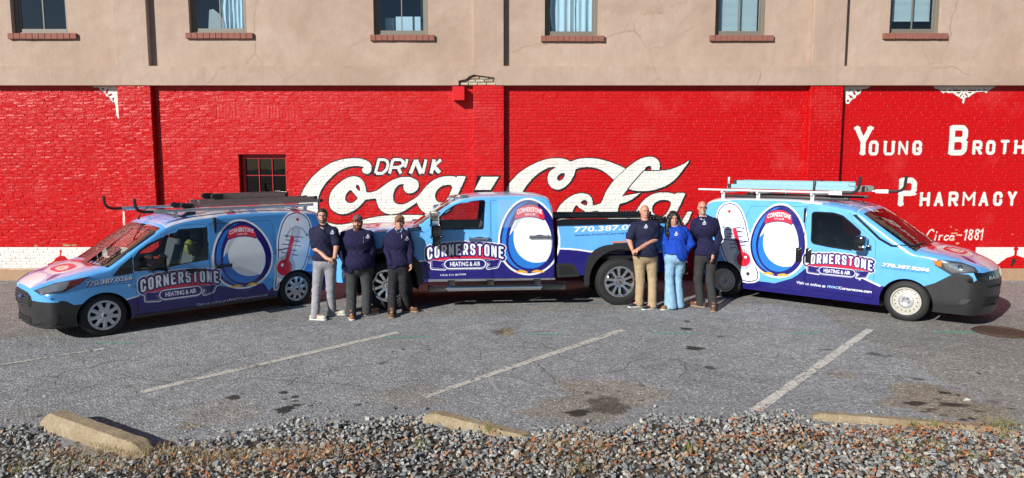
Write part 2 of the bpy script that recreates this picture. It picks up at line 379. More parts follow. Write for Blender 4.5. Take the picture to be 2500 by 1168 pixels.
# script lettering
C1 = [(70, 530), (75, 500), (110, 430), (150, 370), (205, 300), (270, 240), (340, 185), (400, 150), (470, 118), (550, 95), (630, 83), (700, 80), (770, 86), (820, 98), (862, 118), (888, 145), (902, 180), (900, 220), (885, 250), (855, 268), (820, 262), (795, 243), (783, 218), (792, 200), (812, 190), (790, 178), (740, 170), (680, 172), (620, 182), (560, 205), (500, 240), (440, 290), (380, 350), (340, 400), (305, 460), (280, 520), (266, 600), (268, 680), (282, 730), (305, 775), (340, 808), (390, 835), (440, 852), (500, 862), (560, 860), (630, 848), (700, 830), (780, 808), (850, 790), (930, 772), (1000, 760), (1150, 750), (1300, 746), (1430, 748), (1560, 752), (1640, 770), (1560, 830), (1400, 900), (1100, 920), (800, 930), (600, 960), (420, 962), (250, 930), (120, 850), (50, 740), (38, 620)]
OCA = [(700, 292), (745, 302), (780, 322), (805, 352), (822, 390), (834, 440), (838, 485), (900, 480), (960, 462), (1000, 435), (1040, 405), (1080, 375), (1120, 350), (1160, 330), (1200, 315), (1250, 302), (1300, 298), (1350, 302), (1395, 317), (1430, 337), (1450, 362), (1456, 400), (1445, 440), (1420, 468), (1380, 488), (1340, 495), (1310, 485), (1287, 465), (1272, 435), (1272, 400), (1285, 382), (1240, 385), (1210, 400), (1182, 430), (1160, 480), (1150, 535), (1156, 575), (1172, 600), (1200, 618), (1240, 626), (1290, 618), (1340, 592), (1400, 558), (1450, 520), (1480, 485), (1510, 445), (1545, 405), (1590, 365), (1640, 330), (1700, 305), (1760, 292), (1830, 288), (1870, 293), (1895, 308), (1905, 288), (2012, 288), (1985, 350), (1960, 405), (1930, 470), (1900, 540), (1870, 600), (1830, 680), (1760, 730), (1690, 742), (1620, 742), (1560, 736), (1510, 715), (1475, 680), (1450, 645), (1432, 600), (1400, 622), (1350, 655), (1300, 690), (1250, 715), (1200, 730), (1150, 738), (1100, 738), (1050, 722), (1015, 700), (990, 670), (970, 630), (958, 590), (953, 550), (900, 558), (850, 563), (828, 568), (800, 600), (760, 645), (710, 685), (660, 712), (610, 730), (560, 738), (510, 730), (465, 710), (430, 682), (410, 650), (400, 610), (400, 570), (408, 520), (425, 475), (455, 432), (490, 398), (530, 365), (575, 330), (620, 308), (660, 296)]
HO1 = [[(655, 450), (620, 475), (597, 512), (588, 555), (598, 582), (620, 602), (655, 608), (690, 598), (720, 572), (740, 545), (715, 520), (688, 490), (668, 465)], [(712, 405), (735, 390), (755, 405), (767, 435), (765, 468), (740, 455), (718, 430)],
       [(1790, 392), (1825, 395), (1850, 415), (1838, 450), (1818, 500), (1795, 548), (1760, 588), (1715, 602), (1675, 592), (1650, 560), (1643, 520), (1655, 475), (1685, 435), (1735, 402)]]
C2 = [(60, 520), (75, 470), (110, 400), (140, 362), (170, 330), (220, 275), (280, 230), (340, 192), (400, 160), (460, 132), (520, 110), (580, 94), (650, 84), (710, 82), (760, 87), (800, 95), (835, 108), (866, 126), (910, 108), (950, 95), (1000, 86), (1060, 81), (1120, 82), (1180, 88), (1240, 100), (1300, 115), (1360, 135), (1420, 158), (1480, 183), (1540, 212), (1470, 285), (1395, 352), (1360, 318), (1320, 282), (1280, 252), (1240, 228), (1190, 208), (1130, 195), (1060, 190), (990, 198), (925, 215), (918, 255), (905, 295), (880, 340), (850, 385), (815, 420), (775, 448), (740, 463), (710, 468), (670, 462), (638, 447), (610, 420), (592, 388), (582, 345), (585, 300), (600, 262), (630, 225), (690, 197), (660, 190), (620, 193), (580, 205), (530, 232), (480, 262), (440, 295), (395, 338), (350, 388), (310, 440), (270, 520)]
HO2 = [[(790, 262), (795, 290), (782, 322), (760, 348), (735, 360), (712, 356), (699, 338), (703, 310), (725, 285), (755, 268)]]
LS = [(1540, 212), (1580, 180), (1620, 150), (1670, 115), (1720, 90), (1770, 72), (1820, 65), (1865, 68), (1900, 80), (1930, 102), (1950, 135), (1956, 180), (1945, 234), (2000, 232), (2050, 226), (2100, 215), (2150, 198), (2200, 176), (2255, 148), (2318, 108), (2290, 155), (2250, 205), (2210, 260), (2170, 310), (2125, 355), (2080, 390), (2020, 425), (1950, 452), (1890, 470), (1830, 481), (1780, 487), (1730, 488), (1680, 484), (1640, 478), (1600, 468), (1565, 456), (1530, 500), (1500, 546), (1560, 535), (1640, 520), (1720, 505), (1670, 545), (1610, 590), (1540, 622), (1462, 642), (1445, 700), (1437, 760), (1455, 800), (1520, 815), (1560, 860), (1300, 860), (1200, 850), (1080, 830), (1000, 835), (690, 838), (683, 800), (690, 755), (710, 700), (740, 655), (780, 612), (820, 578), (870, 546), (920, 524), (970, 512), (1020, 509), (1065, 520), (1100, 540), (1122, 570), (1133, 610), (1135, 660), (1185, 650), (1235, 635), (1265, 570), (1285, 520), (1310, 470), (1350, 410), (1395, 352), (1420, 325), (1470, 280)]
HO3 = [[(1762, 237), (1775, 208), (1800, 182), (1828, 174), (1848, 188), (1852, 212), (1842, 235)], [(985, 625), (1010, 600), (1045, 592), (1070, 612), (1070, 640), (1060, 662), (1025, 652), (1000, 640)], [(942, 652), (905, 690), (888, 735), (890, 775), (908, 805), (940, 818), (975, 808), (1015, 775), (1050, 735), (1005, 712), (965, 685)], [(1110, 735), (1215, 718), (1203, 818), (1083, 818)]]
A2 = [(1600, 860), (1640, 780), (1670, 720), (1700, 670), (1735, 620), (1775, 580), (1820, 547), (1870, 522), (1930, 505), (1990, 500), (2050, 502), (2110, 512), (2140, 524), (2155, 506), (2272, 508), (2245, 560), (2215, 630), (2175, 710), (2140, 780), (2110, 850), (2000, 900)]
HO4 = [[(1990, 592), (2040, 595), (2080, 608), (2092, 640), (2075, 690), (2045, 745), (2010, 785), (1970, 800), (1920, 792), (1880, 765), (1858, 720), (1862, 675), (1885, 635), (1930, 605)]]
T2 = [(2292, 735), (2348, 735), (2300, 850), (2262, 900), (2225, 850)]
def sm(Z, p, n=1): return chaikin(Z(p), n)
script = mur.mask(sm(W1, C1)); oca = mur.mask(sm(W1, OCA)); c2 = mur.mask(sm(W2, C2)); ls = mur.mask(Z := W2(LS))
for h in HO1: oca &= ~mur.mask(sm(W1, h))
for h in HO2: c2 &= ~mur.mask(sm(W2, h))
for h in HO3: ls &= ~mur.mask(sm(W2, h))
a2 = mur.mask(sm(W2, A2)); t2 = mur.mask(W2(T2))
for h in HO4: a2 &= ~mur.mask(sm(W2, h))
allw = script | oca | c2 | ls | a2 | t2
ol = dilate(allw, 3.0); sh = np.zeros_like(ol); sh[:-4, 3:] = dilate(allw, 2)[4:, :-3]
mur.paint(ol | sh, INK)
for q in (script, oca, c2, ls, a2, t2):
    mur.paint(dilate(q, 2), INK); mur.paint(q, CREAM)
mur.paint(ls, CREAM)
mur.line(W2([(1755, 238), (1700, 298), (1640, 365), (1565, 456)]), .022, INK); mur.line(W2([(1760, 237), (1950, 236)]), .02, INK)
mur.poly(W2([(1500, 546), (1562, 478), (1612, 486), (1560, 520)]), RED); mur.line(W2([(1500, 546), (1562, 478), (1612, 486)]), .02, INK)
mur.poly(W1([(2145, 283), (2428, 283), (2312, 482), (2098, 478)]), INK); mur.poly(W1([(2192, 297), (2395, 297), (2300, 450), (2112, 450)]), CREAM)
dm = np.zeros((mur.h, mur.w), bool)
for l, w_ in (([(985, 98), (945, 258)], 34), ([(975, 98), (1050, 98), (1085, 118), (1093, 160), (1075, 215), (1030, 255), (950, 258)], 34), ([(1150, 98), (1110, 262)], 34), ([(1150, 98), (1240, 98), (1272, 122), (1268, 160), (1225, 185), (1140, 190)], 34), ([(1210, 190), (1245, 262)], 36),
            ([(1318, 92), (1308, 140), (1290, 190)], 30), ([(1420, 100), (1355, 262)], 42), ([(1420, 100), (1485, 262)], 52), ([(1540, 95), (1500, 262)], 34), ([(1635, 95), (1600, 262)], 40), ([(1715, 98), (1620, 180)], 36), ([(1630, 175), (1700, 250)], 46)):
    mur.smask(W1(l), w_ / 4.808 / 110, dm, caps=False)
dsh = np.zeros_like(dm); dsh[:-4, :-4] = dilate(dm, 2)[4:, 4:]
mur.paint(dilate(dm, 3) | dsh, INK); mur.paint(dm, CREAM)
# western lettering
def west(ch, x0, x1, y0, y1, st):
    p0 = W3([(x0, y1)])[0]; p1 = W3([(x1, y0)])[0]; st = st / 3.2444 / 110; h = st / 2
    f = lambda u, v: (p0[0] + h + u * (p1[0] - p0[0] - 2 * h), p0[1] + h * .8 + v * (p1[1] - p0[1] - 1.6 * h))
    m = np.zeros((mur.h, mur.w), bool); slab_letter(mur, m, ch, f, st * (.72 if ch in 'MN' else .86), .13 if ch in 'MN' else .24, True)
    mur.paint(dilate(m, 1.2), (.12, .01, .02)); mur.paint(m, CREAM)
for a in (('Y', 105, 268, 90, 325, 46), ('O', 225, 312, 207, 325, 30), ('U', 342, 440, 207, 325, 28), ('N', 458, 548, 207, 322, 25), ('G', 570, 658, 207, 322, 30), ('B', 855, 1025, 85, 322, 50), ('R', 1045, 1135, 205, 318, 28), ('O', 1152, 1240, 205, 318, 30), ('T', 1265, 1350, 200, 315, 28), ('H', 1375, 1475, 200, 315, 28), ('E', 1500, 1580, 200, 315, 28), ('R', 1605, 1695, 200, 315, 28), ('S', 1715, 1800, 200, 315, 28),
          ('P', 455, 620, 502, 728, 50), ('H', 628, 720, 614, 728, 28), ('A', 742, 828, 612, 728, 26), ('R', 855, 945, 612, 728, 28), ('M', 965, 1080, 610, 726, 24), ('A', 1097, 1185, 612, 726, 26), ('C', 1210, 1295, 612, 724, 30), ('Y', 1322, 1408, 608, 724, 28)):
    west(*a)
cw = np.zeros((mur.h, mur.w), bool)
for l in ([(745, 925), (735, 910), (715, 918), (693, 950), (688, 985), (700, 997), (722, 990)], [(762, 955), (752, 995)], [(768, 935), (770, 930)], [(792, 957), (784, 995)], [(788, 970), (800, 958), (815, 958)], [(862, 962), (848, 957), (830, 972), (830, 992), (845, 995), (858, 985)],
          [(905, 965), (885, 958), (870, 975), (872, 992), (888, 995), (902, 975), (900, 995)], [(930, 955), (965, 955)], [(990, 930), (1008, 912), (992, 995)], [(1030, 990), (1018, 975), (1028, 955), (1050, 940), (1055, 920), (1040, 912), (1028, 925), (1032, 945), (1048, 965), (1042, 988), (1030, 992)],
          [(1080, 988), (1068, 973), (1078, 953), (1100, 938), (1105, 918), (1090, 910), (1078, 923), (1082, 943), (1098, 963), (1092, 986), (1080, 990)], [(1115, 930), (1135, 910), (1122, 992)]):
    mur.smask(W3(l), .031, cw)
mur.paint(cw, CREAM)
for x, y, a, b in ((905, 940, 34, 6), (935, 958, 20, 5), (890, 990, 26, 6), (935, 1020, 16, 8), (880, 890, 6, 8), (925, 915, 10, 4), (1370, 950, 6, 4)):
    c0 = W3([(x, y)])[0]; mur.poly([(c0[0] + a / 357 * math.cos(k / 9 * 6.283) * random.uniform(.7, 1.3), c0[1] + b / 357 * math.sin(k / 9 * 6.283) * random.uniform(.7, 1.3)) for k in range(9)], (.62, .38, .2))
for x, y, a, b in ((200, 345, 20, 12), (450, 338, 40, 12), (520, 340, 30, 8)):
    c0 = Z1w([(x, y)])[0]; mur.poly([(c0[0] + a / 377 * math.cos(k / 9 * 6.283) * random.uniform(.7, 1.3), c0[1] + b / 377 * math.sin(k / 9 * 6.283) * random.uniform(.7, 1.3)) for k in range(9)], (.36, .22, .12))
mural_img = mur.image('mural_paint')
def mural_material():
    m, t, b = nt('painted_brick')
    g = N(t, 'ShaderNodeNewGeometry'); sp = N(t, 'ShaderNodeSeparateXYZ'); t.links.new(g.outputs['Position'], sp.inputs[0])
    # slight waviness so that painted edges follow the rough brick
    wv = noise(t, 14, 2, .5, g.outputs['Position'])
    u = N(t, 'ShaderNodeMath', operation='MULTIPLY_ADD'); u.inputs[1].default_value = 1 / 27; u.inputs[2].default_value = .5; t.links.new(sp.outputs[0], u.inputs[0])
    v = N(t, 'ShaderNodeMath', operation='MULTIPLY_ADD'); v.inputs[1].default_value = 1 / 4.5; v.inputs[2].default_value = 0; t.links.new(sp.outputs[2], v.inputs[0])
    cb = N(t, 'ShaderNodeCombineXYZ'); t.links.new(u.outputs[0], cb.inputs[0]); t.links.new(v.outputs[0], cb.inputs[1])
    im = N(t, 'ShaderNodeTexImage', image=mural_img, extension='EXTEND'); t.links.new(cb.outputs[0], im.inputs[0])
    n1 = noise(t, .9, 6, .6, g.outputs['Position']); n2 = noise(t, 9, 5, .6, g.outputs['Position']); n3 = noise(t, 55, 3, .6, g.outputs['Position'])
    c1 = mixc(t, ramp(t, n1, [(.56, 0.0), (.8, .24)]), im.outputs[0], (.75, .16, .15), 'MIX')   # chalky rubbed patches
    c1b = mixc(t, ramp(t, n2, [(.35, .0), (.75, .22)]), c1, (.42, .0, .0), 'MULTIPLY')
    fl = N(t, 'ShaderNodeMath', operation='MULTIPLY'); t.links.new(ramp(t, n3, [(.66, 0.0), (.72, 1.0)]), fl.inputs[0]); t.links.new(ramp(t, n2, [(.52, 0.0), (.62, .55)]), fl.inputs[1])
    c2 = mixc(t, fl.outputs[0], c1b, (.85, .45, .42))
    t.links.new(c2, b.inputs['Base Color'])
    t.links.new(mixc(t, ramp(t, u.outputs[0], [(.18, 0.0), (.42, 1.0)]), ramp(t, n2, [(.3, .2), (.7, .38)]), ramp(t, n2, [(.3, .36), (.7, .55)])), b.inputs['Roughness']); b.inputs['Specular IOR Level'].default_value = .38
    k = bump(t, b, n2, .5, .02); bump(t, b, n3, .35, .012, k)
    return m
M['mural'] = mural_material()
def stucco_material():
    m, t, b = nt('stucco'); g = N(t, 'ShaderNodeNewGeometry'); P = g.outputs['Position']
    n1 = noise(t, .55, 7, .62, P, dist=.6); n2 = noise(t, 4, 6, .6, P); n3 = noise(t, 40, 5, .6, P)
    c = ramp(t, n1, [(.3, (.355, .262, .20)), (.5, (.43, .328, .26)), (.7, (.48, .378, .307))])
    c = mixc(t, ramp(t, n2, [(.35, .25), (.65, 0.0)]), c, (.33, .22, .17))
    sp = N(t, 'ShaderNodeMapping'); sp.inputs['Scale'].default_value = (5, 1, .35); t.links.new(P, sp.inputs[0])
    st = noise(t, 2.2, 5, .6, sp.outputs[0]); c = mixc(t, ramp(t, st, [(.5, 0.0), (.75, .35)]), c, (.36, .25, .2))
    vo = N(t, 'ShaderNodeTexVoronoi', feature='DISTANCE_TO_EDGE'); vo.inputs['Scale'].default_value = .42
    wm = N(t, 'ShaderNodeMix', data_type='VECTOR'); wm.inputs[0].default_value = .22; t.links.new(P, wm.inputs[4]); t.links.new(noise(t, 1.6, 6, .65, P, 1), wm.inputs[5]); t.links.new(wm.outputs[1], vo.inputs[0])
    cr = ramp(t, vo.outputs[0], [(0.0, 1.0), (.0045, 0.0)])
    mk = N(t, 'ShaderNodeMath', operation='MULTIPLY'); t.links.new(cr, mk.inputs[0]); t.links.new(ramp(t, n1, [(.42, 0.0), (.56, .8)]), mk.inputs[1])
    c = mixc(t, mk.outputs[0], c, (.28, .19, .14))
    t.links.new(c, b.inputs['Base Color']); b.inputs['Roughness'].default_value = .9; b.inputs['Specular IOR Level'].default_value = .2
    k = bump(t, b, n2, .4, .03); k = bump(t, b, n3, .35, .01, k); bump(t, b, noise(t, 1.3, 3, .5, P), .5, .06, k)
    return m
M['stucco'] = stucco_material()
# ================================================================== BUILDING
bld = empty('brick_building', (0, WY, 0), 0, 'red painted brick building with beige stucco upper floor and script mural', 'building')
def inb(o):
    o.parent = bld; o.matrix_parent_inverse = Matrix.Translation((0, -WY, 0)); return o
PIL = [(at_y(a, 205, PY_)[0], at_y(b, 205, PY_)[0]) for a, b in ((285, 366), (1155, 1230), (1980, 2060))]
Z_LEDGE = at_y(1250, 209, PY_)[2]; Z_BAND = at_y(1250, 162, PY_)[2]
ZB0 = zb
bwx0, bwx1, bwz0, bwz1 = at_y(586, 470, WY)[0], at_y(701, 470, WY)[0], at_y(600, 482, WY)[2], at_y(600, 377, WY)[2]
sx0, sx1, sz0, sz1 = at_y(530, 270, WY)[0], at_y(728, 270, WY)[0], at_y(600, 291, WY)[2], at_y(600, 258, WY)[2]
bricks = []     # centre x, z, half l, half h, front y
def lay(x0, x1, y, z0=ZB0 + .01, z1=Z_LEDGE):
    ch = .0655; k = 0; z = z0
    while z < z1 - .02:
        zc_ = z + ch / 2; off = (k % 2) * .112 + random.uniform(-.015, .015); x = x0 - off
        while x < x1:
            L = .205 + random.uniform(-.016, .016); a, b = max(x + .004, x0), min(x + L + .006, x1)
            x += L + .012
            if b - a < .03: continue
            segs = [(a, b)]
            for ox0, ox1, oz0, oz1 in ((bwx0, bwx1, bwz0, bwz1), (sx0, sx1, sz0, sz1)):
                if y == WY and oz0 - .02 < zc_ < oz1 + .02:
                    ns = []
                    for a_, b_ in segs:
                        if b_ <= ox0 or a_ >= ox1: ns.append((a_, b_))
                        else:
                            if a_ < ox0 - .02: ns.append((a_, ox0 - .004))
                            if b_ > ox1 + .02: ns.append((ox1 + .004, b_))
                    segs = ns
            for a_, b_ in segs:
                bricks.append(((a_ + b_) / 2, zc_ + random.uniform(-.002, .002), (b_ - a_) / 2, .0265, y))
        z += ch; k += 1
xs = [-13.4] + [v for p in PIL for v in p] + [13.4]
for i in range(0, len(xs), 2): lay(xs[i], xs[i + 1], WY)
for a, b in PIL: lay(a, b, PY_)
nx = int((sx1 - sx0) / .068)
for i in range(nx): bricks.append((sx0 + (i + .5) * (sx1 - sx0) / nx, (sz0 + sz1) / 2, .028, (sz1 - sz0) / 2 - .006, WY))
bricks = np.array(bricks)
# the 300 that show largest (nearest to the lens and clear of the vehicles) are single objects
dist = np.hypot(np.hypot(bricks[:, 0], bricks[:, 4]), bricks[:, 1] - CAM_H)
score = dist - 3 * bricks[:, 2] + np.where(bricks[:, 1] < 2.45, 9, 0) + np.where(bricks[:, 2] < .08, 9, 0)
order = np.argsort(score); single, rest = order[:300], order[300:]
def brick_geo(hl, hh, d=.008, tl=(0, 0, 0, 0)):
    c = .008
    o = [(-hl, 0, -hh), (hl, 0, -hh), (hl, 0, hh), (-hl, 0, hh)]; f = [(-hl + c, -d + tl[0], -hh + c), (hl - c, -d + tl[1], -hh + c), (hl - c, -d + tl[2], hh - c), (-hl + c, -d + tl[3], hh - c)]
    bk = [(x, .05, z) for x, _, z in o]
    return o + f + bk
BF = [(4, 5, 6, 7), (0, 1, 5, 4), (1, 2, 6, 5), (2, 3, 7, 6), (3, 0, 4, 7), (0, 8, 9, 1), (1, 9, 10, 2), (2, 10, 11, 3), (3, 11, 8, 0)]
BF1 = BF + [(8, 11, 10, 9)]
bvar = []
for k in range(12):
    me = bpy.data.meshes.new('brick'); me.from_pydata(brick_geo(.1, .0265, .008, [random.uniform(-.0022, .0022) for _ in range(4)]), [], BF1); me.materials.append(M['mural']); bvar.append(me)
for i in single:
    x, z, hl, hh, y = bricks[i]
    o = bpy.data.objects.new('brick', random.choice(bvar)); COL.objects.link(o); o.location = (x, y + random.uniform(-.002, .002) - WY, z); o.scale = (hl / .1, 1, hh / .0265); o.parent = bld
V = []; F = []
for i in rest:
    x, z, hl, hh, y = bricks[i]; n = len(V); dp = .003 if hl < .03 and hh > .05 else (.0038 if x > 7.3 else .0065 if x > -7.8 else .0085); dy = random.uniform(-.0025, .0025)
    g = brick_geo(hl, hh, dp, [random.uniform(-.0022, .0022) for _ in range(4)])[:8]
    V += [(a + x, b + y + dy, c + z) for a, b, c in g]; F += [tuple(v + n for v in f) for f in BF[:5]]
inb(np_mesh('brickwork', np.array(V), np.array(F), M['mural'], kind='stuff'))
# mortar plane behind the bricks, with the barred window opening left out, and pilaster cores
def wall_sheet(name, y, x0, x1, z0, z1, holes, mat, depth=.25, reveal=None):
    X = sorted({x0, x1, *[h[0] for h in holes], *[h[1] for h in holes]}); Zs = sorted({z0, z1, *[h[2] for h in holes], *[h[3] for h in holes]})
    mb = MB()
    for a, b in zip(X, X[1:]):
        for c, d in zip(Zs, Zs[1:]):
            if any(h[0] <= a and b <= h[1] and h[2] <= c and d <= h[3] for h in holes): continue
            mb.add([(a, y, c), (b, y, c), (b, y, d), (a, y, d)], [(0, 1, 2, 3)])
    for h in holes:
        a, b, c, d = h
        mb.add([(a, y, c), (b, y, c), (b, y, d), (a, y, d), (a, y + depth, c), (b, y + depth, c), (b, y + depth, d), (a, y + depth, d)], [(0, 4, 5, 1), (1, 5, 6, 2), (2, 6, 7, 3), (3, 7, 4, 0)])
    me = bpy.data.meshes.new(name); me.from_pydata(mb.v, [], mb.f); me.update()
    return inb(link_mesh(name, me, mat))
wall_sheet('mortar', WY, -13.4, 13.4, ZB0, Z_LEDGE, [(bwx0, bwx1, bwz0, bwz1)], M['mural'], .22)
for a, b in PIL:
    mb = MB(); mb.box(a, b, PY_, WY, ZB0, Z_LEDGE); inb(mb.build('pilaster', M['mural']))
mb = MB(); mb.bbox(-13.4, 13.4, WY - .07, WY + .2, -.05, ZB0 - .003, .012); inb(mb.build('foundation', M['mural']))
# stucco storey
WIN = [(28, 165), (462, 602), (912, 1045), (1330, 1460), (1746, 1871), (2172, 2298)]
SILL = [(18, 186), (452, 617), (903, 1061), (1320, 1476), (1733, 1890), (2157, 2315)]
SY = [96, 95, 100, 102, 101, 96]
wins = []
for (a, b), sy in zip(WIN, SY):
    z0 = at_y(1250, sy - 14, WY)[2]; x0 = at_y(a, 60, WY)[0]; x1 = at_y(b, 60, WY)[0]; wins.append((x0, x1, z0, z0 + 2.05))
ZTOP = 9.6
wall_sheet('stucco_wall', WY, -13.4, 13.4, Z_BAND, ZTOP, wins, M['stucco'], .2)
gap0, gap1 = at_y(1120, 200, PY_)[0], at_y(1210, 200, PY_)[0]
gz = at_y(1165, 184, PY_)[2]
def rag_band():
    """stucco band; a ragged piece has fallen off over the middle pilaster"""
    mb = MB(); y0, y1 = PY_ - .035, WY
    hole = [(gap0, Z_LEDGE), (gap0, Z_LEDGE + .1), (gap0 + .15, Z_LEDGE + .13), (gap0 + .24, gz - .02), (gap0 + .33, gz + .01), (gap0 + .45, gz - .01), (gap0 + .62, gz - .03), (gap1 - .03, gz - .05), (gap1, gz - .12), (gap1 - .01, Z_LEDGE)]
    top = Z_BAND
    mb.box(-13.4, gap0, y0, y1, Z_LEDGE, top); mb.box(gap1, 13.4, y0, y1, Z_LEDGE, top)
    for (xa, za), (xb, zb_) in zip(hole[1:-1], hole[2:-1]):
        xb = min(xb, gap1)
        mb.add([(xa, y0, za), (xb, y0, zb_), (xb, y0, top), (xa, y0, top), (xa, y1, za), (xb, y1, zb_), (xb, y1, top), (xa, y1, top)], [(0, 1, 2, 3), (0, 4, 5, 1), (3, 2, 6, 7)])
    return inb(mb.build('stucco_band', M['stucco']))
rag_band()
for a, b in PIL:
    mb = MB(); mb.bbox(a + .0, b, PY_, WY + .02, Z_BAND - .002, ZTOP, .012); inb(mb.build('stucco_pilaster', M['stucco']))
oldb = plain('old_brick', (.42, .3, .21), .9, var=.5, vs_=9, bmp=.5, bs=60)
mb = MB(); mb.box(gap0 - .02, gap1 + .02, PY_ + .045, WY, Z_LEDGE, gz + .05); inb(mb.build('bare_mortar', plain('old_mortar', (.3, .26, .2), .95)))
ovar = []
for k in range(4):
    me = bpy.data.meshes.new('brick'); me.from_pydata(brick_geo(.1, .027, .012, [random.uniform(-.005, .005) for _ in range(4)]), [], BF1); me.materials.append(plain('worn_brick', random.choice([(.46, .4, .3), (.4, .2, .13), (.52, .46, .36), (.33, .25, .17)]), .9, var=.5, vs_=25, bmp=.5)); ovar.append(me)
z = Z_LEDGE + .035; k = 0
while z < gz:
    x = gap0 + (.1 if k % 2 else 0) + .02
    xr_ = gap1
    if z > Z_LEDGE + .1: x = gap0 + .17
    if z > Z_LEDGE + .15: x = gap0 + .26
    while x < xr_ - .05:
        L = min(.19, xr_ - x); o = bpy.data.objects.new('brick', random.choice(ovar)); COL.objects.link(o); o.location = (x + L / 2, PY_ + .035 + random.uniform(-.006, .006) - WY, z); o.scale = (L / 2 / .1 * .95, 1, 1); o.parent = bld; x += L + .005
    z += .066; k += 1
# upper windows
M['win_frame'] = plain('window_frame', (.17, .155, .125), .5, var=.15)
M['sill_brick'] = plain('sill_brick', (.25, .098, .072), .85, var=.3, vs_=14, bmp=.4)
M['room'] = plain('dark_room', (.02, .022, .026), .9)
M['curtain'] = plain('pale_curtain', (.62, .72, .74), .85, var=.08, vs_=4)
M['blind'] = plain('blind_slats', (.7, .74, .72), .6, var=.05)
M['upane'] = glass_mat('window_glass', (.86, .93, .97), 1.0, .008)
for i, (x0, x1, z0, z1) in enumerate(wins):
    yb = WY + .11; w = x1 - x0
    fr = MB(); t_ = .075
    fr.bbox(x0 - .002, x0 + t_, yb, yb + .1, z0, z1, .008); fr.bbox(x1 - t_, x1 + .002, yb, yb + .1, z0, z1, .008)
    fr.bbox(x0 + t_, x1 - t_, yb + .01, yb + .1, z0 - .002, z0 + .05, .006); fr.bbox(x0 + t_, x1 - t_, yb + .01, yb + .1, z1 - .06, z1, .006)
    fo = inb(fr.build('window', M['win_frame'])); ps = z0 + .05; i0, i1 = x0 + t_, x1 - t_
    sash = MB(); sash.bbox(i0, i0 + .045, yb + .03, yb + .07, ps, z1 - .06, .004); sash.bbox(i1 - .045, i1, yb + .03, yb + .07, ps, z1 - .06, .004); sash.bbox(i0 + .045, i1 - .045, yb + .03, yb + .07, ps, ps + .07, .004)
    zm = ps + .98; sash.bbox(i0 + .045, i1 - .045, yb + .03, yb + .07, zm, zm + .05, .004)
    sash.box((x0 + x1) / 2 - .011, (x0 + x1) / 2 + .011, yb + .035, yb + .065, ps + .07, zm)
    def sub(o): o.parent = fo; return o
    sub(sash.build('sash', M['win_frame']))
    mxp = (x0 + x1) / 2
    for a, b in ((i0 + .045, mxp - .012), (mxp + .012, i1 - .045)):
        p = MB(); p.box(a, b, yb + .048, yb + .054, ps + .07, zm); sub(p.build('pane', M['upane']))
    p = MB(); p.box(i0 + .045, i1 - .045, yb + .048, yb + .054, zm + .05, z1 - .06); sub(p.build('pane', M['upane']))
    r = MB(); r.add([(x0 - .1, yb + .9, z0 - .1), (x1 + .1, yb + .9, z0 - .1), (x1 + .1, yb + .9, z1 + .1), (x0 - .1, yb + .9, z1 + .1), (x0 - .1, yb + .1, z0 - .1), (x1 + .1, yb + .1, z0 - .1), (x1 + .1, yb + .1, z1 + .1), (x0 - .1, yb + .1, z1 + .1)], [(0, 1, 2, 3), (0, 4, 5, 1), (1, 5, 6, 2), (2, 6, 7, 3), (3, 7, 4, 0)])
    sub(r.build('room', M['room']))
    if i in (4, 5):
        bl = MB(); zz = z1 - .07; lo = ps + .07 if i == 4 else ps + .27
        while zz > lo:
            bl.add([(i0 + .05, yb + .146, zz), (i1 - .05, yb + .146, zz), (i1 - .05, yb + .13, zz - .02), (i0 + .05, yb + .13, zz - .02)], [(0, 1, 2, 3)]); zz -= .024
        bl.box(i0 + .05, i1 - .05, yb + .125, yb + .155, lo - .02, lo)
        sub(bl.build('blind', M['blind'], kind=None))
        b2 = MB(); b2.box(i0 + .05, i1 - .05, yb + .158, yb + .162, lo, z1 - .07); sub(b2.build('blind_backing', M['blind']))
    if i in (1, 3):
        a0 = i0 + (.08 if i == 3 else .55); n_ = 40; vs = []
        for q in range(n_ + 1):
            x = a0 + (i1 - a0 - .02) * q / n_; y = yb + .17 + .022 * math.sin(q * .9) + .015 * math.sin(q * .37)
            for zz in np.linspace(ps + .06 + .015 * math.sin(q * .5), z1, 9): vs.append((x + (.03 * math.sin(zz * 5) if q < 4 else 0), y + .012 * math.sin(zz * 7 + q * .3), zz))
        c = mesh_obj('curtain', vs, [(q * 9 + k, q * 9 + k + 1, (q + 1) * 9 + k + 1, (q + 1) * 9 + k) for q in range(n_) for k in range(8)], M['curtain'], smooth=True); inb(c); sub(c)
    if i == 1:
        ch = MB(); pts = [(i0 + .2, ps + .06), (i0 + .24, ps + .5), (i0 + .33, ps + .52), (i0 + .45, ps + .42), (i0 + .58, ps + .25), (i0 + .68, ps + .06)]
        ch.prism(pts, yb + .2, yb + .24); sub(ch.build('chair_back', plain('grey_board', (.4, .4, .38), .7)))
    if i == 2:
        ch = MB(); ch.box(i0 + .34, i1 - .14, yb + .3, yb + .33, ps, ps + .42); ch.box(i0 + .1, i0 + .3, yb + .35, yb + .37, ps, ps + .4); sub(ch.build('wall_unit', M['curtain']))
    sa, sb = at_y(SILL[i][0], 90, WY - .06)[0], at_y(SILL[i][1], 90, WY - .06)[0]; nb = 11
    for k in range(nb):
        o = MB(); a = sa + (sb - sa) * k / nb; b = sa + (sb - sa) * (k + 1) / nb
        o.bbox(a + .004, b - .004, WY - .065 + random.uniform(-.004, .004), WY + .108, z0 - .125 + random.uniform(-.003, .003), z0 - .004, .006); ob = inb(o.build('brick', M['sill_brick'])); ob.parent = fo
    o = MB(); o.box(sa + .006, sb - .006, WY - .055, WY + .1, z0 - .118, z0 - .01); ob = inb(o.build('sill_mortar', plain('sill_mortar', (.25, .12, .09), .95))); ob.parent = fo
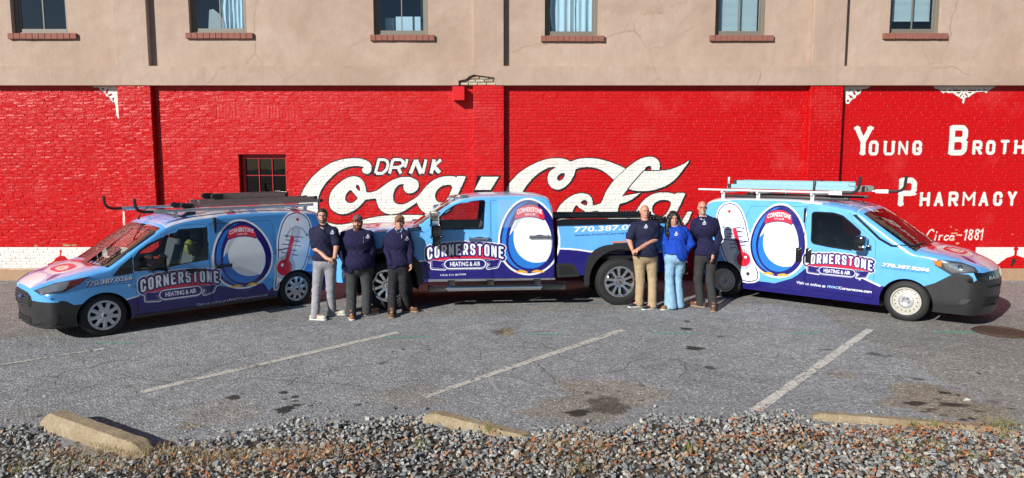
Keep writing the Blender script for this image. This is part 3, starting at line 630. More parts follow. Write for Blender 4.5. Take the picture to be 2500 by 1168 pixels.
# barred window in the mural
M['red_metal'] = plain('red_painted_frame', (.33, .008, .012), .4, var=.1)
f = MB(); yb = WY + .12; a, b, c, d = bwx0, bwx1, bwz0, bwz1
f.bbox(a + .02, a + .1, yb, yb + .07, c, d, .006); f.bbox(b - .06, b, yb, yb + .07, c, d, .006); f.bbox(a + .1, b - .06, yb, yb + .07, d - .08, d, .006); f.bbox(a + .1, b - .06, yb, yb + .07, c, c + .06, .006)
fo = inb(f.build('barred_window', M['red_metal']))
gx0, gx1, gz0, gz1 = a + .1, b - .06, c + .06, d - .08
for k in range(1, 3):
    g = MB(); x = gx0 + (gx1 - gx0) * k / 3; g.box(x - .009, x + .009, yb + .01, yb + .03, gz0, gz1); inb(g.build('bar', M['red_metal'])).parent = fo
for k in range(1, 3):
    g = MB(); z = gz0 + (gz1 - gz0) * (.52 if k == 1 else .99); g.box(gx0, gx1, yb + .012, yb + .028, z - .009, z + .009); inb(g.build('bar', M['red_metal'])).parent = fo
for k in range(5):
    g = MB(); z = gz0 + (gz1 - gz0) * (.12 + .2 * k); g.box(gx0 + .05, gx1 - .02, yb + .1, yb + .12, z - .006, z + .006); inb(g.build('rail', plain('white_rail', (.6, .6, .58), .5))).parent = fo
g = MB(); g.box(gx0, gx0 + .09, yb + .09, yb + .1, gz0, gz1); inb(g.build('shade', plain('cream_shade', (.5, .47, .38), .8))).parent = fo
g = MB(); g.box(gx0, gx1, yb + .05, yb + .055, gz0, gz1); inb(g.build('pane', M['glass_dark'])).parent = fo
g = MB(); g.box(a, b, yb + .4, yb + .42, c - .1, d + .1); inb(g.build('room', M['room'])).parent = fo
# body of the building behind, so that nothing is a paper wall
g = MB(); g.box(-13.4, 13.4, WY + 1.3, WY + 9, 0, ZTOP - .01); g.box(-13.4, -13.38, WY, WY + 1.3, 0, ZTOP); g.box(13.38, 13.4, WY, WY + 1.3, 0, ZTOP); g.box(-13.5, 13.5, WY - .25, WY + 9.1, ZTOP, ZTOP + .3)
inb(g.build('rear_mass', M['stucco']))
# red sign box on the wall
bx0, bx1 = at_y(1105, 230, WY - .27)[0], at_y(1134, 230, WY - .27)[0]; bz0, bz1 = at_y(1120, 245, WY - .27)[2], at_y(1120, 211, WY - .27)[2]
g = MB(); g.bbox(bx0, bx1, WY - .27, WY - .012, bz0, bz1, .008)
o = g.build('junction_box', plain('red_box_paint', (.6, .006, .008), .35, coat=.2)); tag(o, 'small square red metal box fixed high on the wall by the middle pilaster', 'metal box')
# ================================================================== GROUND
lot = Canvas(-11, 11, 4.5, 15.5, 90, (0, 0, 0))     # R dark stain, G brown dirt, B pale scuff
def gp(px, py): p = at_ground(px, py); return (p[0], p[1])
def blob(px, py, rx, ry, val, ch, n=14, j=.25):
    """a soft-edged splash; rx, ry in photograph pixels"""
    c0 = np.array(gp(px, py)); ex = abs(gp(px + rx, py)[0] - c0[0]); ey = abs(gp(px, py - ry)[1] - c0[1])
    ph = random.uniform(0, 6)
    for k, s_ in enumerate((1.12, 1.0, .86, .7)):
        P_ = [(c0[0] + ex * s_ * math.cos(a) * (1 + j * math.sin(3 * a + ph) + .12 * math.sin(7 * a + ph)), c0[1] + ey * s_ * math.sin(a) * (1 + j * math.sin(2 * a + ph))) for a in np.linspace(0, 2 * math.pi, n * 2, endpoint=False)]
        m = lot.mask(P_); v = min(1, val * 1.2) * (.45, .8, 1, 1)[k]; lot.img[..., ch][m] = np.maximum(lot.img[..., ch][m], v)
E1 = lambda x, y: (x / 2.7778, 780 + y / 2.7778)
E2 = lambda x, y: (800 + x / 2.7778, 780 + y / 2.7778)
E3 = lambda x, y: (1600 + x / 2.7778, 780 + y / 2.7778)
for x, y, a, b, v in ((1590, 528, 48, 15, .8), (1927, 495, 32, 9, .85), (2005, 525, 30, 8, .8), (1940, 540, 26, 6, .6), (2005, 553, 20, 6, .7), (2008, 582, 34, 10, .9), (1937, 612, 58, 22, .9), (2110, 583, 18, 6, .7), (2065, 574, 16, 4, .6), (1640, 505, 18, 4, .6), (1505, 570, 18, 4, .6), (1360, 575, 20, 5, .5), (2430, 580, 24, 6, .6), (1150, 612, 14, 5, .5), (570, 420, 12, 4, .5)):
    blob(*E1(x, y), a / 2.78, b / 2.78, v, 0)
for x, y, a, b, v in ((210, 580, 26, 6, .7), (268, 562, 16, 5, .6), (515, 204, 12, 5, .8), (445, 218, 12, 4, .6), (370, 297, 30, 9, .45), (690, 205, 18, 5, .4), (85, 205, 14, 4, .5), (1765, 495, 26, 9, .5), (1700, 635, 80, 22, .85), (1880, 590, 130, 55, .55), (1900, 560, 110, 30, .5), (2130, 445, 26, 9, .5), (2120, 550, 20, 5, .4), (2475, 195, 46, 15, .85), (2440, 65, 30, 10, .8), (2440, 14, 20, 6, .7), (1570, 480, 20, 5, .3), (1160, 88, 45, 14, .5), (1240, 40, 100, 30, .18)):
    blob(*E2(x, y), a / 2.78, b / 2.78, v, 0)
for x, y, a, b, v in ((265, 195, 58, 14, .8), (200, 63, 32, 9, .8), (215, 13, 20, 6, .6), (445, 117, 24, 5, .6), (370, 327, 34, 10, .7), (290, 307, 24, 6, .35), (1160, 205, 50, 5, .5), (1485, 235, 52, 10, .6), (1570, 250, 50, 4, .5), (1778, 405, 40, 10, .6), (1958, 497, 36, 11, .95), (2052, 513, 18, 5, .9), (1760, 570, 80, 14, .8), (2010, 578, 90, 16, .75), (1870, 612, 46, 8, .6), (1830, 625, 40, 7, .7), (2090, 680, 30, 7, .9), (2145, 672, 30, 7, .8), (2190, 622, 40, 9, .5), (1910, 540, 30, 6, .6), (2030, 465, 40, 8, .4), (1960, 650, 30, 6, .5), (2195, 366, 14, 5, .9), (2050, 342, 20, 4, .5), (2290, 560, 60, 12, .35), (2360, 688, 20, 5, .5), (2420, 605, 24, 6, .6), (150, 480, 60, 6, .2)):
    blob(*E3(x, y), a / 2.78, b / 2.78, v, 0)
for z_, x, y, a, b, v in ((E1, 1500, 620, 260, 70, .28), (E1, 1280, 720, 80, 30, .7), (E1, 1620, 650, 120, 40, .3), (E2, 1850, 500, 330, 110, .55), (E2, 1650, 620, 320, 70, .5), (E2, 1900, 590, 150, 60, .6), (E2, 560, 520, 260, 60, .3), (E3, 1950, 560, 330, 110, .75), (E3, 2200, 640, 200, 60, .7), (E3, 1250, 375, 90, 35, .5), (E1, 150, 640, 200, 40, .2), (E2, 1210, 85, 60, 22, .9)):
    blob(*z_(x, y), a / 2.78, b / 2.78, v, 1)
edge = [E3(*p) for p in ((1100, -60), (1230, 40), (1400, 120), (1560, 210), (1760, 310), (1900, 400), (2100, 470), (2300, 590), (2500, 680))]
edge = [gp(*p) for p in edge]
# older brownish paving to the right of a seam, and along the left side
def rag(line, j=.05):
    out = []
    for (x0, y0), (x1, y1) in zip(line, line[1:]):
        for k in range(8): t = k / 8; out.append((x0 + (x1 - x0) * t + random.uniform(-j, j), y0 + (y1 - y0) * t + random.uniform(-j, j)))
    return out + [line[-1]]
m = lot.mask(rag(edge, .025) + [(11, 6), (11, 15.5), (gp(1990, 740)[0], 15.5)]); lot.img[..., 1][m] = np.maximum(lot.img[..., 1][m], .42)
m = lot.mask(rag([gp(0, 830), gp(500, 790), gp(900, 778), gp(1500, 758), gp(1900, 745), (5.5, 14), (5.5, 15.5)], .05) + [(-11, 15.5), (-11, 10)]); lot.img[..., 1][m] = np.maximum(lot.img[..., 1][m], .32)
def crack(p, ang, L, w, v=1.0, br=.14, depth=0):
    a0 = ang; x, y = p; pts = [(x, y)]; s_ = .055
    for i in range(int(L / s_)):
        ang += random.gauss(0, .2) - .12 * (ang - a0); x += math.cos(ang) * s_; y += math.sin(ang) * s_; pts.append((x, y))
        if depth < 2 and random.random() < br * s_ * 6: crack((x, y), ang + random.choice((-1, 1)) * random.uniform(.7, 1.4), L * random.uniform(.2, .5), w * .8, v, br, depth + 1)
    m = lot.smask(pts, w, caps=False); lot.img[..., 0][m] = np.maximum(lot.img[..., 0][m], v)
for z_, x, y, a, L in ((E1, 700, 230, -1.6, 1.0), (E1, 850, 260, -2.4, 1.2), (E1, 1090, 230, -2.2, 1.3), (E1, 830, 370, -.6, 1.2), (E1, 990, 375, -2.5, .9), (E1, 1130, 430, 1.0, 1.2), (E1, 2390, 20, -2.2, 1.2), (E1, 1700, 400, 0.3, 1.5), (E1, 2330, 330, -2.4, 1.2), (E1, 1180, 450, 2.3, .8), (E2, 170, 10, -2.2, 1.2), (E2, 50, 330, .6, 1.0),
                   (E2, 1330, 150, -.5, 1.6), (E2, 1100, 50, -.2, .8), (E2, 1090, 80, -1.0, .7), (E2, 1220, 100, .5, .7), (E2, 1430, 300, -1.5, .9), (E2, 1700, 380, .2, 1.6), (E2, 850, 210, .1, 1.6), (E2, 1040, 350, -1.2, 1.0), (E2, 1560, 560, 1.0, .9), (E3, 1300, 90, -.4, 1.2), (E3, 1560, 240, 0, .8), (E3, 160, 400, 1, .8), (E3, 850, 370, .2, 1.5), (E3, 540, 260, .1, 1.2), (E2, 2280, 260, -.8, 1.6), (E1, 350, 250, .1, 1.4), (E1, 30, 110, -.5, 1.0)):
    crack(gp(*z_(x, y)), a, L, .013, .7)
for i in range(70): crack((random.uniform(-9, 9), random.uniform(6.5, 11.5)), random.uniform(0, 6.28), random.uniform(.2, .8), .010, .4)
for z_, x, y, dx, dy, v in ((E2, 1080, 375, 70, 110, .7), (E2, 450, 410, 150, -10, .35), (E2, 1820, 415, 160, 60, .5), (E2, 1600, 640, 330, -90, .35), (E2, 2300, 350, 200, -110, .3), (E2, 2180, 450, 350, 60, .3), (E2, 250, 330, 900, -60, .2), (E2, 1500, 240, 500, 0, .25), (E2, 420, 620, 160, -70, .3), (E1, 1160, 140, 150, 25, .6), (E3, 1200, 350, 120, 20, .3), (E3, 1650, 600, 130, 20, .3)):
    p0, p1 = gp(*z_(x, y)), gp(*z_(x + dx, y + dy)); m = lot.smask([p0, p1], .035, caps=False); lot.img[..., 2][m] = np.maximum(lot.img[..., 2][m], v)
lot_img = lot.image('lot_wear', True)
def asphalt():
    m, t, b = nt('worn_asphalt'); g = N(t, 'ShaderNodeNewGeometry'); P = g.outputs['Position']; sp = N(t, 'ShaderNodeSeparateXYZ'); t.links.new(P, sp.inputs[0])
    u = N(t, 'ShaderNodeMath', operation='MULTIPLY_ADD'); u.inputs[1].default_value = 1 / 22; u.inputs[2].default_value = .5; t.links.new(sp.outputs[0], u.inputs[0])
    v = N(t, 'ShaderNodeMath', operation='MULTIPLY_ADD'); v.inputs[1].default_value = 1 / 11; v.inputs[2].default_value = -4.5 / 11; t.links.new(sp.outputs[1], v.inputs[0])
    cb = N(t, 'ShaderNodeCombineXYZ'); t.links.new(u.outputs[0], cb.inputs[0]); t.links.new(v.outputs[0], cb.inputs[1])
    im = N(t, 'ShaderNodeTexImage', image=lot_img, extension='CLIP'); t.links.new(cb.outputs[0], im.inputs[0]); sc = N(t, 'ShaderNodeSeparateColor'); t.links.new(im.outputs[0], sc.inputs[0])
    n1 = noise(t, .35, 6, .6, P, dist=.5); n2 = noise(t, 3.0, 6, .65, P)
    vo = N(t, 'ShaderNodeTexVoronoi'); vo.inputs['Scale'].default_value = 42; t.links.new(P, vo.inputs[0])
    sv = N(t, 'ShaderNodeSeparateColor'); t.links.new(vo.outputs['Color'], sv.inputs[0])
    vo2 = N(t, 'ShaderNodeTexVoronoi'); vo2.inputs['Scale'].default_value = 95; t.links.new(P, vo2.inputs[0]); sv2 = N(t, 'ShaderNodeSeparateColor'); t.links.new(vo2.outputs['Color'], sv2.inputs[0])
    c = ramp(t, n1, [(.3, (.225, .232, .24)), (.5, (.268, .276, .286)), (.72, (.31, .318, .328))])
    c = mixc(t, 1.0, c, ramp(t, n2, [(.3, .82), (.7, 1.12)]), 'MULTIPLY')
    c = mixc(t, 1.0, c, ramp(t, sv.outputs[0], [(0.0, .68), (.35, .88), (.8, 1.06), (1.0, 1.6)]), 'MULTIPLY')
    c = mixc(t, 1.0, c, ramp(t, sv2.outputs[0], [(0.0, .7), (.7, 1.0), (1.0, 1.7)]), 'MULTIPLY')
    c = mixc(t, sc.outputs[1], c, mixc(t, 1.0, c, (.98, .80, .58), 'MULTIPLY'))
    c = mixc(t, sc.outputs[2], c, (.36, .36, .36))
    c = mixc(t, sc.outputs[0], c, mixc(t, 1.0, c, (.13, .12, .11), 'MULTIPLY'))
    t.links.new(c, b.inputs['Base Color']); b.inputs['Roughness'].default_value = .85; b.inputs['Specular IOR Level'].default_value = .35
    k = bump(t, b, vo.outputs[0], .6, .012); k = bump(t, b, n2, .4, .02, k)
    inv = N(t, 'ShaderNodeMath', operation='SUBTRACT'); inv.inputs[0].default_value = 1; t.links.new(sc.outputs[0], inv.inputs[1]); bump(t, b, inv.outputs[0], .5, .01, k)
    return m
M['asphalt'] = asphalt()
asph = mesh_obj('asphalt_lot', [(-300, 2, 0), (300, 2, 0), (300, 500, 0), (-300, 500, 0)], [(0, 1, 2, 3)], M['asphalt'], kind='structure')
M['earth'] = plain('dry_earth', (.07, .055, .042), .95, var=.4, vs_=5, bmp=.5, bs=20)
mesh_obj('ground', [(-300, -300, -.01), (300, -300, -.01), (300, 2.0, -.01), (-300, 2.0, -.01)], [(0, 1, 2, 3)], M['earth'], kind='structure')
# painted bay lines
def worn_paint(name, col, wear=.5):
    m, t, b = nt(name); g = N(t, 'ShaderNodeNewGeometry'); P = g.outputs['Position']; n = noise(t, 18, 6, .7, P); n2 = noise(t, 2, 3, .6, P)
    vo = N(t, 'ShaderNodeTexVoronoi', feature='DISTANCE_TO_EDGE'); vo.inputs['Scale'].default_value = 6; t.links.new(P, vo.inputs[0])
    k = N(t, 'ShaderNodeMath', operation='MULTIPLY_ADD'); t.links.new(n2, k.inputs[0]); k.inputs[1].default_value = .5; t.links.new(n, k.inputs[2])
    f = ramp(t, k.outputs[0], [(wear + .08, 0.0), (wear + .16, 1.0)])
    c = mixc(t, f, col, (.17, .17, .17)); c = mixc(t, ramp(t, vo.outputs[0], [(0.0, .7), (.03, 0.0)]), c, (.12, .12, .11))
    vo2 = N(t, 'ShaderNodeTexVoronoi'); vo2.inputs['Scale'].default_value = 60; t.links.new(P, vo2.inputs[0]); s2 = N(t, 'ShaderNodeSeparateColor'); t.links.new(vo2.outputs['Color'], s2.inputs[0])
    c = mixc(t, 1.0, c, ramp(t, s2.outputs[0], [(0.0, .75), (1.0, 1.15)]), 'MULTIPLY')
    t.links.new(c, b.inputs['Base Color']); b.inputs['Roughness'].default_value = .8; bump(t, b, vo2.outputs[0], .5, .01); return m
M['line'] = worn_paint('worn_white_paint', (.62, .60, .54), .72); M['line2'] = worn_paint('faded_white_paint', (.56, .54, .48), .72); M['line3'] = worn_paint('faint_white_paint', (.50, .50, .46), .68)
def gline(name, a, b, w, mat, z=.004, n=40, j=.008):
    a, b = np.array(gp(*a)), np.array(gp(*b)); d = b - a; L = np.hypot(*d); d /= L; nn = np.array([-d[1], d[0]]); vs = []; w_ = w if hasattr(w, '__len__') else (w, w)
    for k in range(n + 1):
        p = a + d * L * k / n; ww = (w_[0] + (w_[1] - w_[0]) * k / n) / 2
        for s_ in (-1, 1): q = p + nn * s_ * (ww + random.uniform(-j, j)); vs.append((q[0], q[1], z))
    o = mesh_obj(name, vs, [(2 * k, 2 * k + 2, 2 * k + 3, 2 * k + 1) for k in range(n)], mat, asph); return o
gline('parking_line', (-20, 895), (225, 856), .085, M['line3']); gline('parking_line', (222, 857), (255, 852), .085, M['line'])
gline('parking_line', (345, 958), (972, 812), (.12, .135), M['line2']); gline('parking_line', (1035, 970), (1522, 806), (.10, .14), M['line2']); gline('parking_line', (1845, 1003), (2125, 804), (.125, .12), M['line'])
M['green'] = worn_paint('green_marking_paint', (.10, .48, .28), .74); M['bluep'] = worn_paint('blue_marking_paint', (.10, .28, .50), .74)
for a, b, m_, w in (((1278, 817), (1375, 816), 'green', .02), ((935, 826), (1050, 822), 'green', .018), ((1585, 814), (1705, 815), 'green', .018), ((1930, 815), (2010, 813), 'green', .02), ((2275, 812), (2385, 812), 'green', .03), ((240, 837), (335, 839), 'green', .018), ((1270, 745), (1330, 743), 'bluep', .018), ((1420, 742), (1480, 740), 'bluep', .018), ((1815, 739), (1855, 737), 'bluep', .018), ((770, 762), (850, 759), 'bluep', .015), ((1075, 752), (1145, 748), 'bluep', .018)):
    gline('marking_line', a, b, w * 1.7, M[m_], .0045, 12, .003)
# manhole cover
mc = gp(2442, 812); M['rust'] = plain('rusty_iron', (.085, .052, .038), .75, .3, var=.5, vs_=25, bmp=.4, bs=60)
g = MB(); prof = [(.0, .028), (.27, .028), (.275, .022), (.285, .022), (.29, .032), (.33, .034), (.36, .016), (.38, .004)]
vs = []; n = 48
for k in range(n):
    a = 2 * math.pi * k / n; vs += [(mc[0] + r * math.cos(a), mc[1] + r * math.sin(a), z) for r, z in prof]
m_ = len(prof); g.add(vs, [(k * m_ + i, k * m_ + i + 1, ((k + 1) % n) * m_ + i + 1, ((k + 1) % n) * m_ + i) for k in range(n) for i in range(m_ - 1)])
for r in (.08, .14, .2):
    for k in range(0, 24): a0 = k * math.pi / 12; g.box(mc[0] + r * math.cos(a0) - .012, mc[0] + r * math.cos(a0) + .012, mc[1] + r * math.sin(a0) - .012, mc[1] + r * math.sin(a0) + .012, .028, .036)
tag(g.build('manhole_cover', M['rust']), 'round rusty iron manhole cover set in the asphalt at the right', 'manhole cover')
# concrete wheel stops
M['concrete'] = None
def concrete():
    m, t, b = nt('yellowed_concrete'); n1 = noise(t, 3, 6, .65); n2 = noise(t, 45, 5, .7)
    c = ramp(t, n1, [(.3, (.235, .18, .11)), (.55, (.33, .26, .165)), (.75, (.39, .32, .22))]); c = mixc(t, 1.0, c, ramp(t, n2, [(.3, .65), (.6, 1.1)]), 'MULTIPLY')
    t.links.new(c, b.inputs['Base Color']); b.inputs['Roughness'].default_value = .92; k = bump(t, b, n1, .7, .03); bump(t, b, n2, .7, .012, k); return m
M['concrete'] = concrete()
def stop(pa, pb, label, w=.17, h=.14, z=0.0, drop=0.0):
    a, b = np.array(at_ground(*pa, z)), np.array(at_ground(*pb, z)); d = b - a; L = np.hypot(d[0], d[1]); ang = math.atan2(d[1], d[0])
    bm = bmesh.new(); sec = [(-w / 2, 0), (-w / 2, h * .55), (-w * .27, h), (w * .27, h), (w / 2, h * .55), (w / 2, 0)]; n = 46; rings = []
    for k in range(n + 1):
        x = L * k / n; e = min(x, L - x); s_ = min(1, .62 + e / .12 * .38) if e < .12 else 1
        rings.append([bm.verts.new((x, y * (1 if e > .1 else .86) + random.uniform(-.003, .003), z_ * s_ + random.uniform(-.003, .003))) for y, z_ in sec])
    for r0, r1 in zip(rings, rings[1:]):
        for i in range(5): bm.faces.new((r0[i], r1[i], r1[i + 1], r0[i + 1]))
    bm.faces.new(rings[0]); bm.faces.new(rings[-1][::-1]); bmesh.ops.recalc_face_normals(bm, faces=bm.faces[:])
    me = bpy.data.meshes.new('wheel_stop'); bm.to_mesh(me); bm.free(); o = link_mesh('wheel_stop', me, M['concrete']); o.location = a; o.rotation_euler = (0, math.atan2(drop, L), ang)
    tag(o, label, 'wheel stop', 'concrete wheel stops along the gravel edge'); return a, b
STOPS = [stop((124, 1038), (364, 1117), 'yellowish concrete wheel stop at the left casting a wide black shadow', .23, .165, .0, .04), stop((1042, 1027), (1312, 1072), 'concrete wheel stop in the middle with its right end sunk in gravel', .19, .12, 0, .10), stop((1982, 1024), (2480, 1058), 'long flat concrete wheel stop at the right almost buried in gravel', .14, .085, -.01, .03)]
# ------------------------------------------------------------------ gravel, built as stones
def gravel_edge(x):
    px = 1250 + x * 250
    e = np.interp(px, [-200, 0, 90, 180, 300, 390, 440, 480, 560, 700, 850, 980, 1030, 1100, 1200, 1300, 1330, 1450, 1520, 1600, 1700, 1850, 1960, 2050, 2300, 2500, 2800], [1045, 1042, 1046, 1078, 1112, 1118, 1096, 1080, 1052, 1034, 1026, 1018, 1026, 1038, 1054, 1068, 1050, 1046, 1046, 1024, 1022, 1008, 1012, 1032, 1046, 1056, 1062])
    return e
def stone_shapes(n):
    out = []
    for _ in range(n):
        bm = bmesh.new(); bmesh.ops.create_icosphere(bm, subdivisions=1, radius=1)
        pts = rng.normal(size=(9, 3)); pts /= np.linalg.norm(pts, axis=1)[:, None]; pts *= rng.uniform(.75, 1.15, (9, 1)); bm.free()
        bm = bmesh.new()
        for p in pts: bm.verts.new(p * [1.0, .8, .62])
        r = bmesh.ops.convex_hull(bm, input=bm.verts[:]); bmesh.ops.delete(bm, geom=[v for v in bm.verts if not v.link_faces], context='VERTS'); bmesh.ops.triangulate(bm, faces=bm.faces[:]); bm.verts.index_update()
        out.append((np.array([v.co[:] for v in bm.verts]), np.array([[v.index for v in f.verts] for f in bm.faces]))); bm.free()
    return out
SH = stone_shapes(24)
def scatter(name, X, Y, Z, S, mats, kind='stuff', mi=None, flat=1.0):
    n = len(X); Vs = []; Fs = []; MI = []; off = 0
    which = rng.integers(0, len(SH), n)
    for k, (v, f) in enumerate(SH):
        idx = np.where(which == k)[0]
        if len(idx) == 0: continue
        a, b_, c = (rng.uniform(0, 6.283, len(idx)) for _ in range(3)); b_ = b_ * .12
        ca, sa, cb, sb = np.cos(a), np.sin(a), np.cos(b_), np.sin(b_)
        P = v[None] * S[idx][:, None, None]
        x = P[..., 0] * ca[:, None] - P[..., 1] * sa[:, None]; y = P[..., 0] * sa[:, None] + P[..., 1] * ca[:, None]; z = P[..., 2] * flat
        y2 = y * cb[:, None] - z * sb[:, None]; z2 = y * sb[:, None] + z * cb[:, None]
        W = np.stack([x + X[idx][:, None], y2 + Y[idx][:, None], z2 + Z[idx][:, None]], -1)
        Vs.append(W.reshape(-1, 3)); Fs.append((f[None] + (np.arange(len(idx)) * len(v))[:, None, None] + off).reshape(-1, 3)); off += len(idx) * len(v)
        if mi is not None: MI.append(np.repeat(mi[idx], len(f)))
    o = np_mesh(name, np.vstack(Vs), np.vstack(Fs), mats, kind=kind)
    if mi is not None: o.data.polygons.foreach_set('material_index', np.concatenate(MI).astype(np.int32))
    return o
def stone_mat(name, c, v=.35):
    return plain(name, c, .8, var=v, vs_=30, bmp=.3, bs=90)
STM = [stone_mat('grey_stone', (.25, .255, .25)), stone_mat('blue_grey_stone', (.17, .185, .195)), stone_mat('pale_stone', (.42, .42, .395)), stone_mat('dark_stone', (.055, .06, .065)), stone_mat('warm_stone', (.30, .255, .19))]
def zg(x, y):  # gravel bank surface height
    return .035 + .03 * np.sin(x * 1.3 + 1) * np.sin(y * 2.1) + .02 * np.sin(x * 3.1) + np.clip((6.1 - y) * .02, 0, .1)
n_ = 46000
X = rng.uniform(-7.2, 7.4, n_); Y = rng.uniform(3.2, 7.35, n_); 
far = np.array([at_ground(1250, e)[1] for e in gravel_edge(X * 1.0 * 6.6 / np.maximum(Y, 4))]) if False else np.interp(gravel_edge(X), *(lambda e: (e, [at_ground(1250, q)[1] for q in e]))(np.arange(1000, 1130, 2)))
far = far + .10 * np.sin(X * 5.1) + .06 * np.sin(X * 13.7)
dens = np.where(Y < 5.2, .42, 1.0); k = (Y < far) & (rng.uniform(size=n_) < dens) | ((Y < far + .35) & (rng.uniform(size=n_) < .035 * (1 + .0 * X)))
# keep stones off the tops of the wheel stops
for a, b in STOPS:
    d = (b - a)[:2]; L = np.hypot(*d); d /= L; nn = np.array([-d[1], d[0]]); q = np.stack([X - a[0], Y - a[1]], 1); s_ = q @ d; t_ = q @ nn
    k &= ~((s_ > -.02) & (s_ < L * .93) & (abs(t_) < .1))
X, Y = X[k], Y[k]; edge_d = np.clip((np.interp(gravel_edge(X), *(lambda e: (e, [at_ground(1250, q)[1] for q in e]))(np.arange(1000, 1130, 2))) - Y) / .5, 0, 1)
S = rng.uniform(.012, .031, len(X)) * (1 + .5 * (rng.uniform(size=len(X)) > .93)); Z = zg(X, Y) * edge_d + rng.uniform(-.02, .022, len(X)) * edge_d + S * .35
mi = rng.choice(5, len(X), p=[.36, .22, .2, .1, .12])
scatter('gravel', X, Y, Z, S, STM, mi=mi)
# dark bed under the stones
nxg, nyg = 150, 50; gx = np.linspace(-8.5, 8.5, nxg); vv = []
for j in range(nyg):
    for i in range(nxg):
        fy = float(np.interp(gravel_edge(gx[i]), *(lambda e: (e, [at_ground(1250, q)[1] for q in e]))([1000, 1020, 1040, 1060, 1080, 1100, 1120]))) ; y = 1.9 + (fy - .03 - 1.9) * j / (nyg - 1); e = min(1, (fy - y) / .5); vv.append((gx[i], y, float(zg(gx[i], y)) * e * .8 - .012 * (1 - e)+ .003))
mesh_obj('gravel_bed', vv, [(j * nxg + i, j * nxg + i + 1, (j + 1) * nxg + i + 1, (j + 1) * nxg + i) for j in range(nyg - 1) for i in range(nxg - 1)], M['earth'], smooth=True, kind='structure')
# strays on the asphalt, each a stone one can point at
sv = []
for k, (z_, x, y, s_, lab) in enumerate(((E1, 300, 525, .022, 'single stone with a dark shadow lying left of the first wheel stop'), (E1, 370, 450, .015, 'pale flat pebble on the asphalt at the far left'), (E1, 1130, 355, .014, 'small white pebble on the cracked asphalt at left'), (E1, 1345, 732, .02, 'loose grey pebble on the asphalt just above the gravel edge'), (E1, 1505, 768, .03, 'round white stone lying alone on the asphalt near the gravel'), (E2, 1970, 490, .016, 'dark pebble beside the big oil stain'), (E2, 1540, 555, .014, 'white chip left of the big oil stain'), (E2, 2360, 424, .015, 'dark pebble alone on pale asphalt right of the oil stain'), (E2, 400, 668, .022, 'dark stone just above the gravel edge left of the middle wheel stop'), (E3, 700, 322, .018, 'grey pebble left of the rightmost bay line'), (E3, 925, 607, .025, 'dark stone between the rightmost bay line and the right wheel stop'), (E3, 2115, 560, .045, 'big pale stone lying by the oil drips at right'), (E3, 2155, 555, .035, 'dark stone touching the pale stone by the oil drips'), (E3, 1430, 632, .035, 'pale stone resting behind the right wheel stop'), (E3, 545, 548, .018, 'pebble near the lower end of the rightmost bay line'))):
    p = gp(*z_(x, y)); v, f = SH[k]; o = mesh_obj('stone', v * s_ , [tuple(map(int, q)) for q in f], STM[(2, 0, 2, 0, 2, 3, 2, 3, 3, 0, 1, 2, 1, 2, 1)[k]]); o.location = (p[0], p[1], s_ * .42); tag(o, lab, 'stone', 'loose stones on the asphalt')
# leaf litter and dry stalks
def quads(name, n, xr, yr, sz, mats, tilt=.6, long=2.2, zoff=.02, clump=None):
    X = rng.uniform(*xr, n); Y = rng.uniform(*yr, n)
    if clump is not None:
        c = clump[rng.integers(0, len(clump), n)]; X = c[:, 0] + rng.normal(0, 1, n) * c[:, 2]; Y = c[:, 1] + rng.normal(0, 1, n) * c[:, 3]
    far = np.interp(gravel_edge(X), *(lambda e: (e, [at_ground(1250, q)[1] for q in e]))(np.arange(1000, 1130, 2))); k = (Y < far - .05) & (abs(X) < 8); X, Y = X[k], Y[k]; n = len(X)
    a = rng.uniform(0, 6.28, n); L = sz * rng.uniform(.5, 1.4, n); Wd = L / long; ux, uy = np.cos(a) * L, np.sin(a) * L; vx, vy = -np.sin(a) * Wd, np.cos(a) * Wd; tz = rng.uniform(-tilt, tilt, n) * L; tv = rng.uniform(-tilt, tilt, n) * Wd
    Zc = zg(X, Y) + zoff + rng.uniform(0, .015, n)
    P = np.stack([np.stack([X - ux, Y - uy, Zc - tz], 1), np.stack([X + vx, Y + vy, Zc + tv], 1), np.stack([X + ux, Y + uy, Zc + tz], 1), np.stack([X - vx, Y - vy, Zc - tv * .2 + .004], 1)], 1)
    F_ = np.arange(n * 4).reshape(n, 4); o = np_mesh(name, P.reshape(-1, 3), F_, mats, kind='stuff'); o.data.polygons.foreach_set('material_index', rng.integers(0, len(mats), n).astype(np.int32)); return o
LM = [plain('orange_leaf', (.38, .13, .05), .8, var=.3), plain('brown_leaf', (.30, .13, .06), .8, var=.3), plain('tan_leaf', (.48, .28, .14), .8, var=.3)]
quads('leaf_litter', 1700, (-7.5, 7.5), (3.5, 7.2), .02, LM, .7, 2.0, .024)
cl = np.array([(x, y, a, b) for x, y, a, b in ((.2, 5.9, .5, .25), (1.5, 6.0, .6, .2), (2.3, 6.3, .5, .2), (3.2, 6.2, .7, .25), (4.2, 6.1, .7, .3), (5, 5.8, .6, .3), (4.4, 5.3, .8, .3), (2.6, 5.5, .6, .3), (-1.6, 5.8, .4, .2), (-2.2, 5.4, .6, .15), (3.9, 6.5, .4, .1))])
quads('leaf_litter', 2600, (0, 1), (0, 1), .022, LM, .8, 2.2, .028, cl)
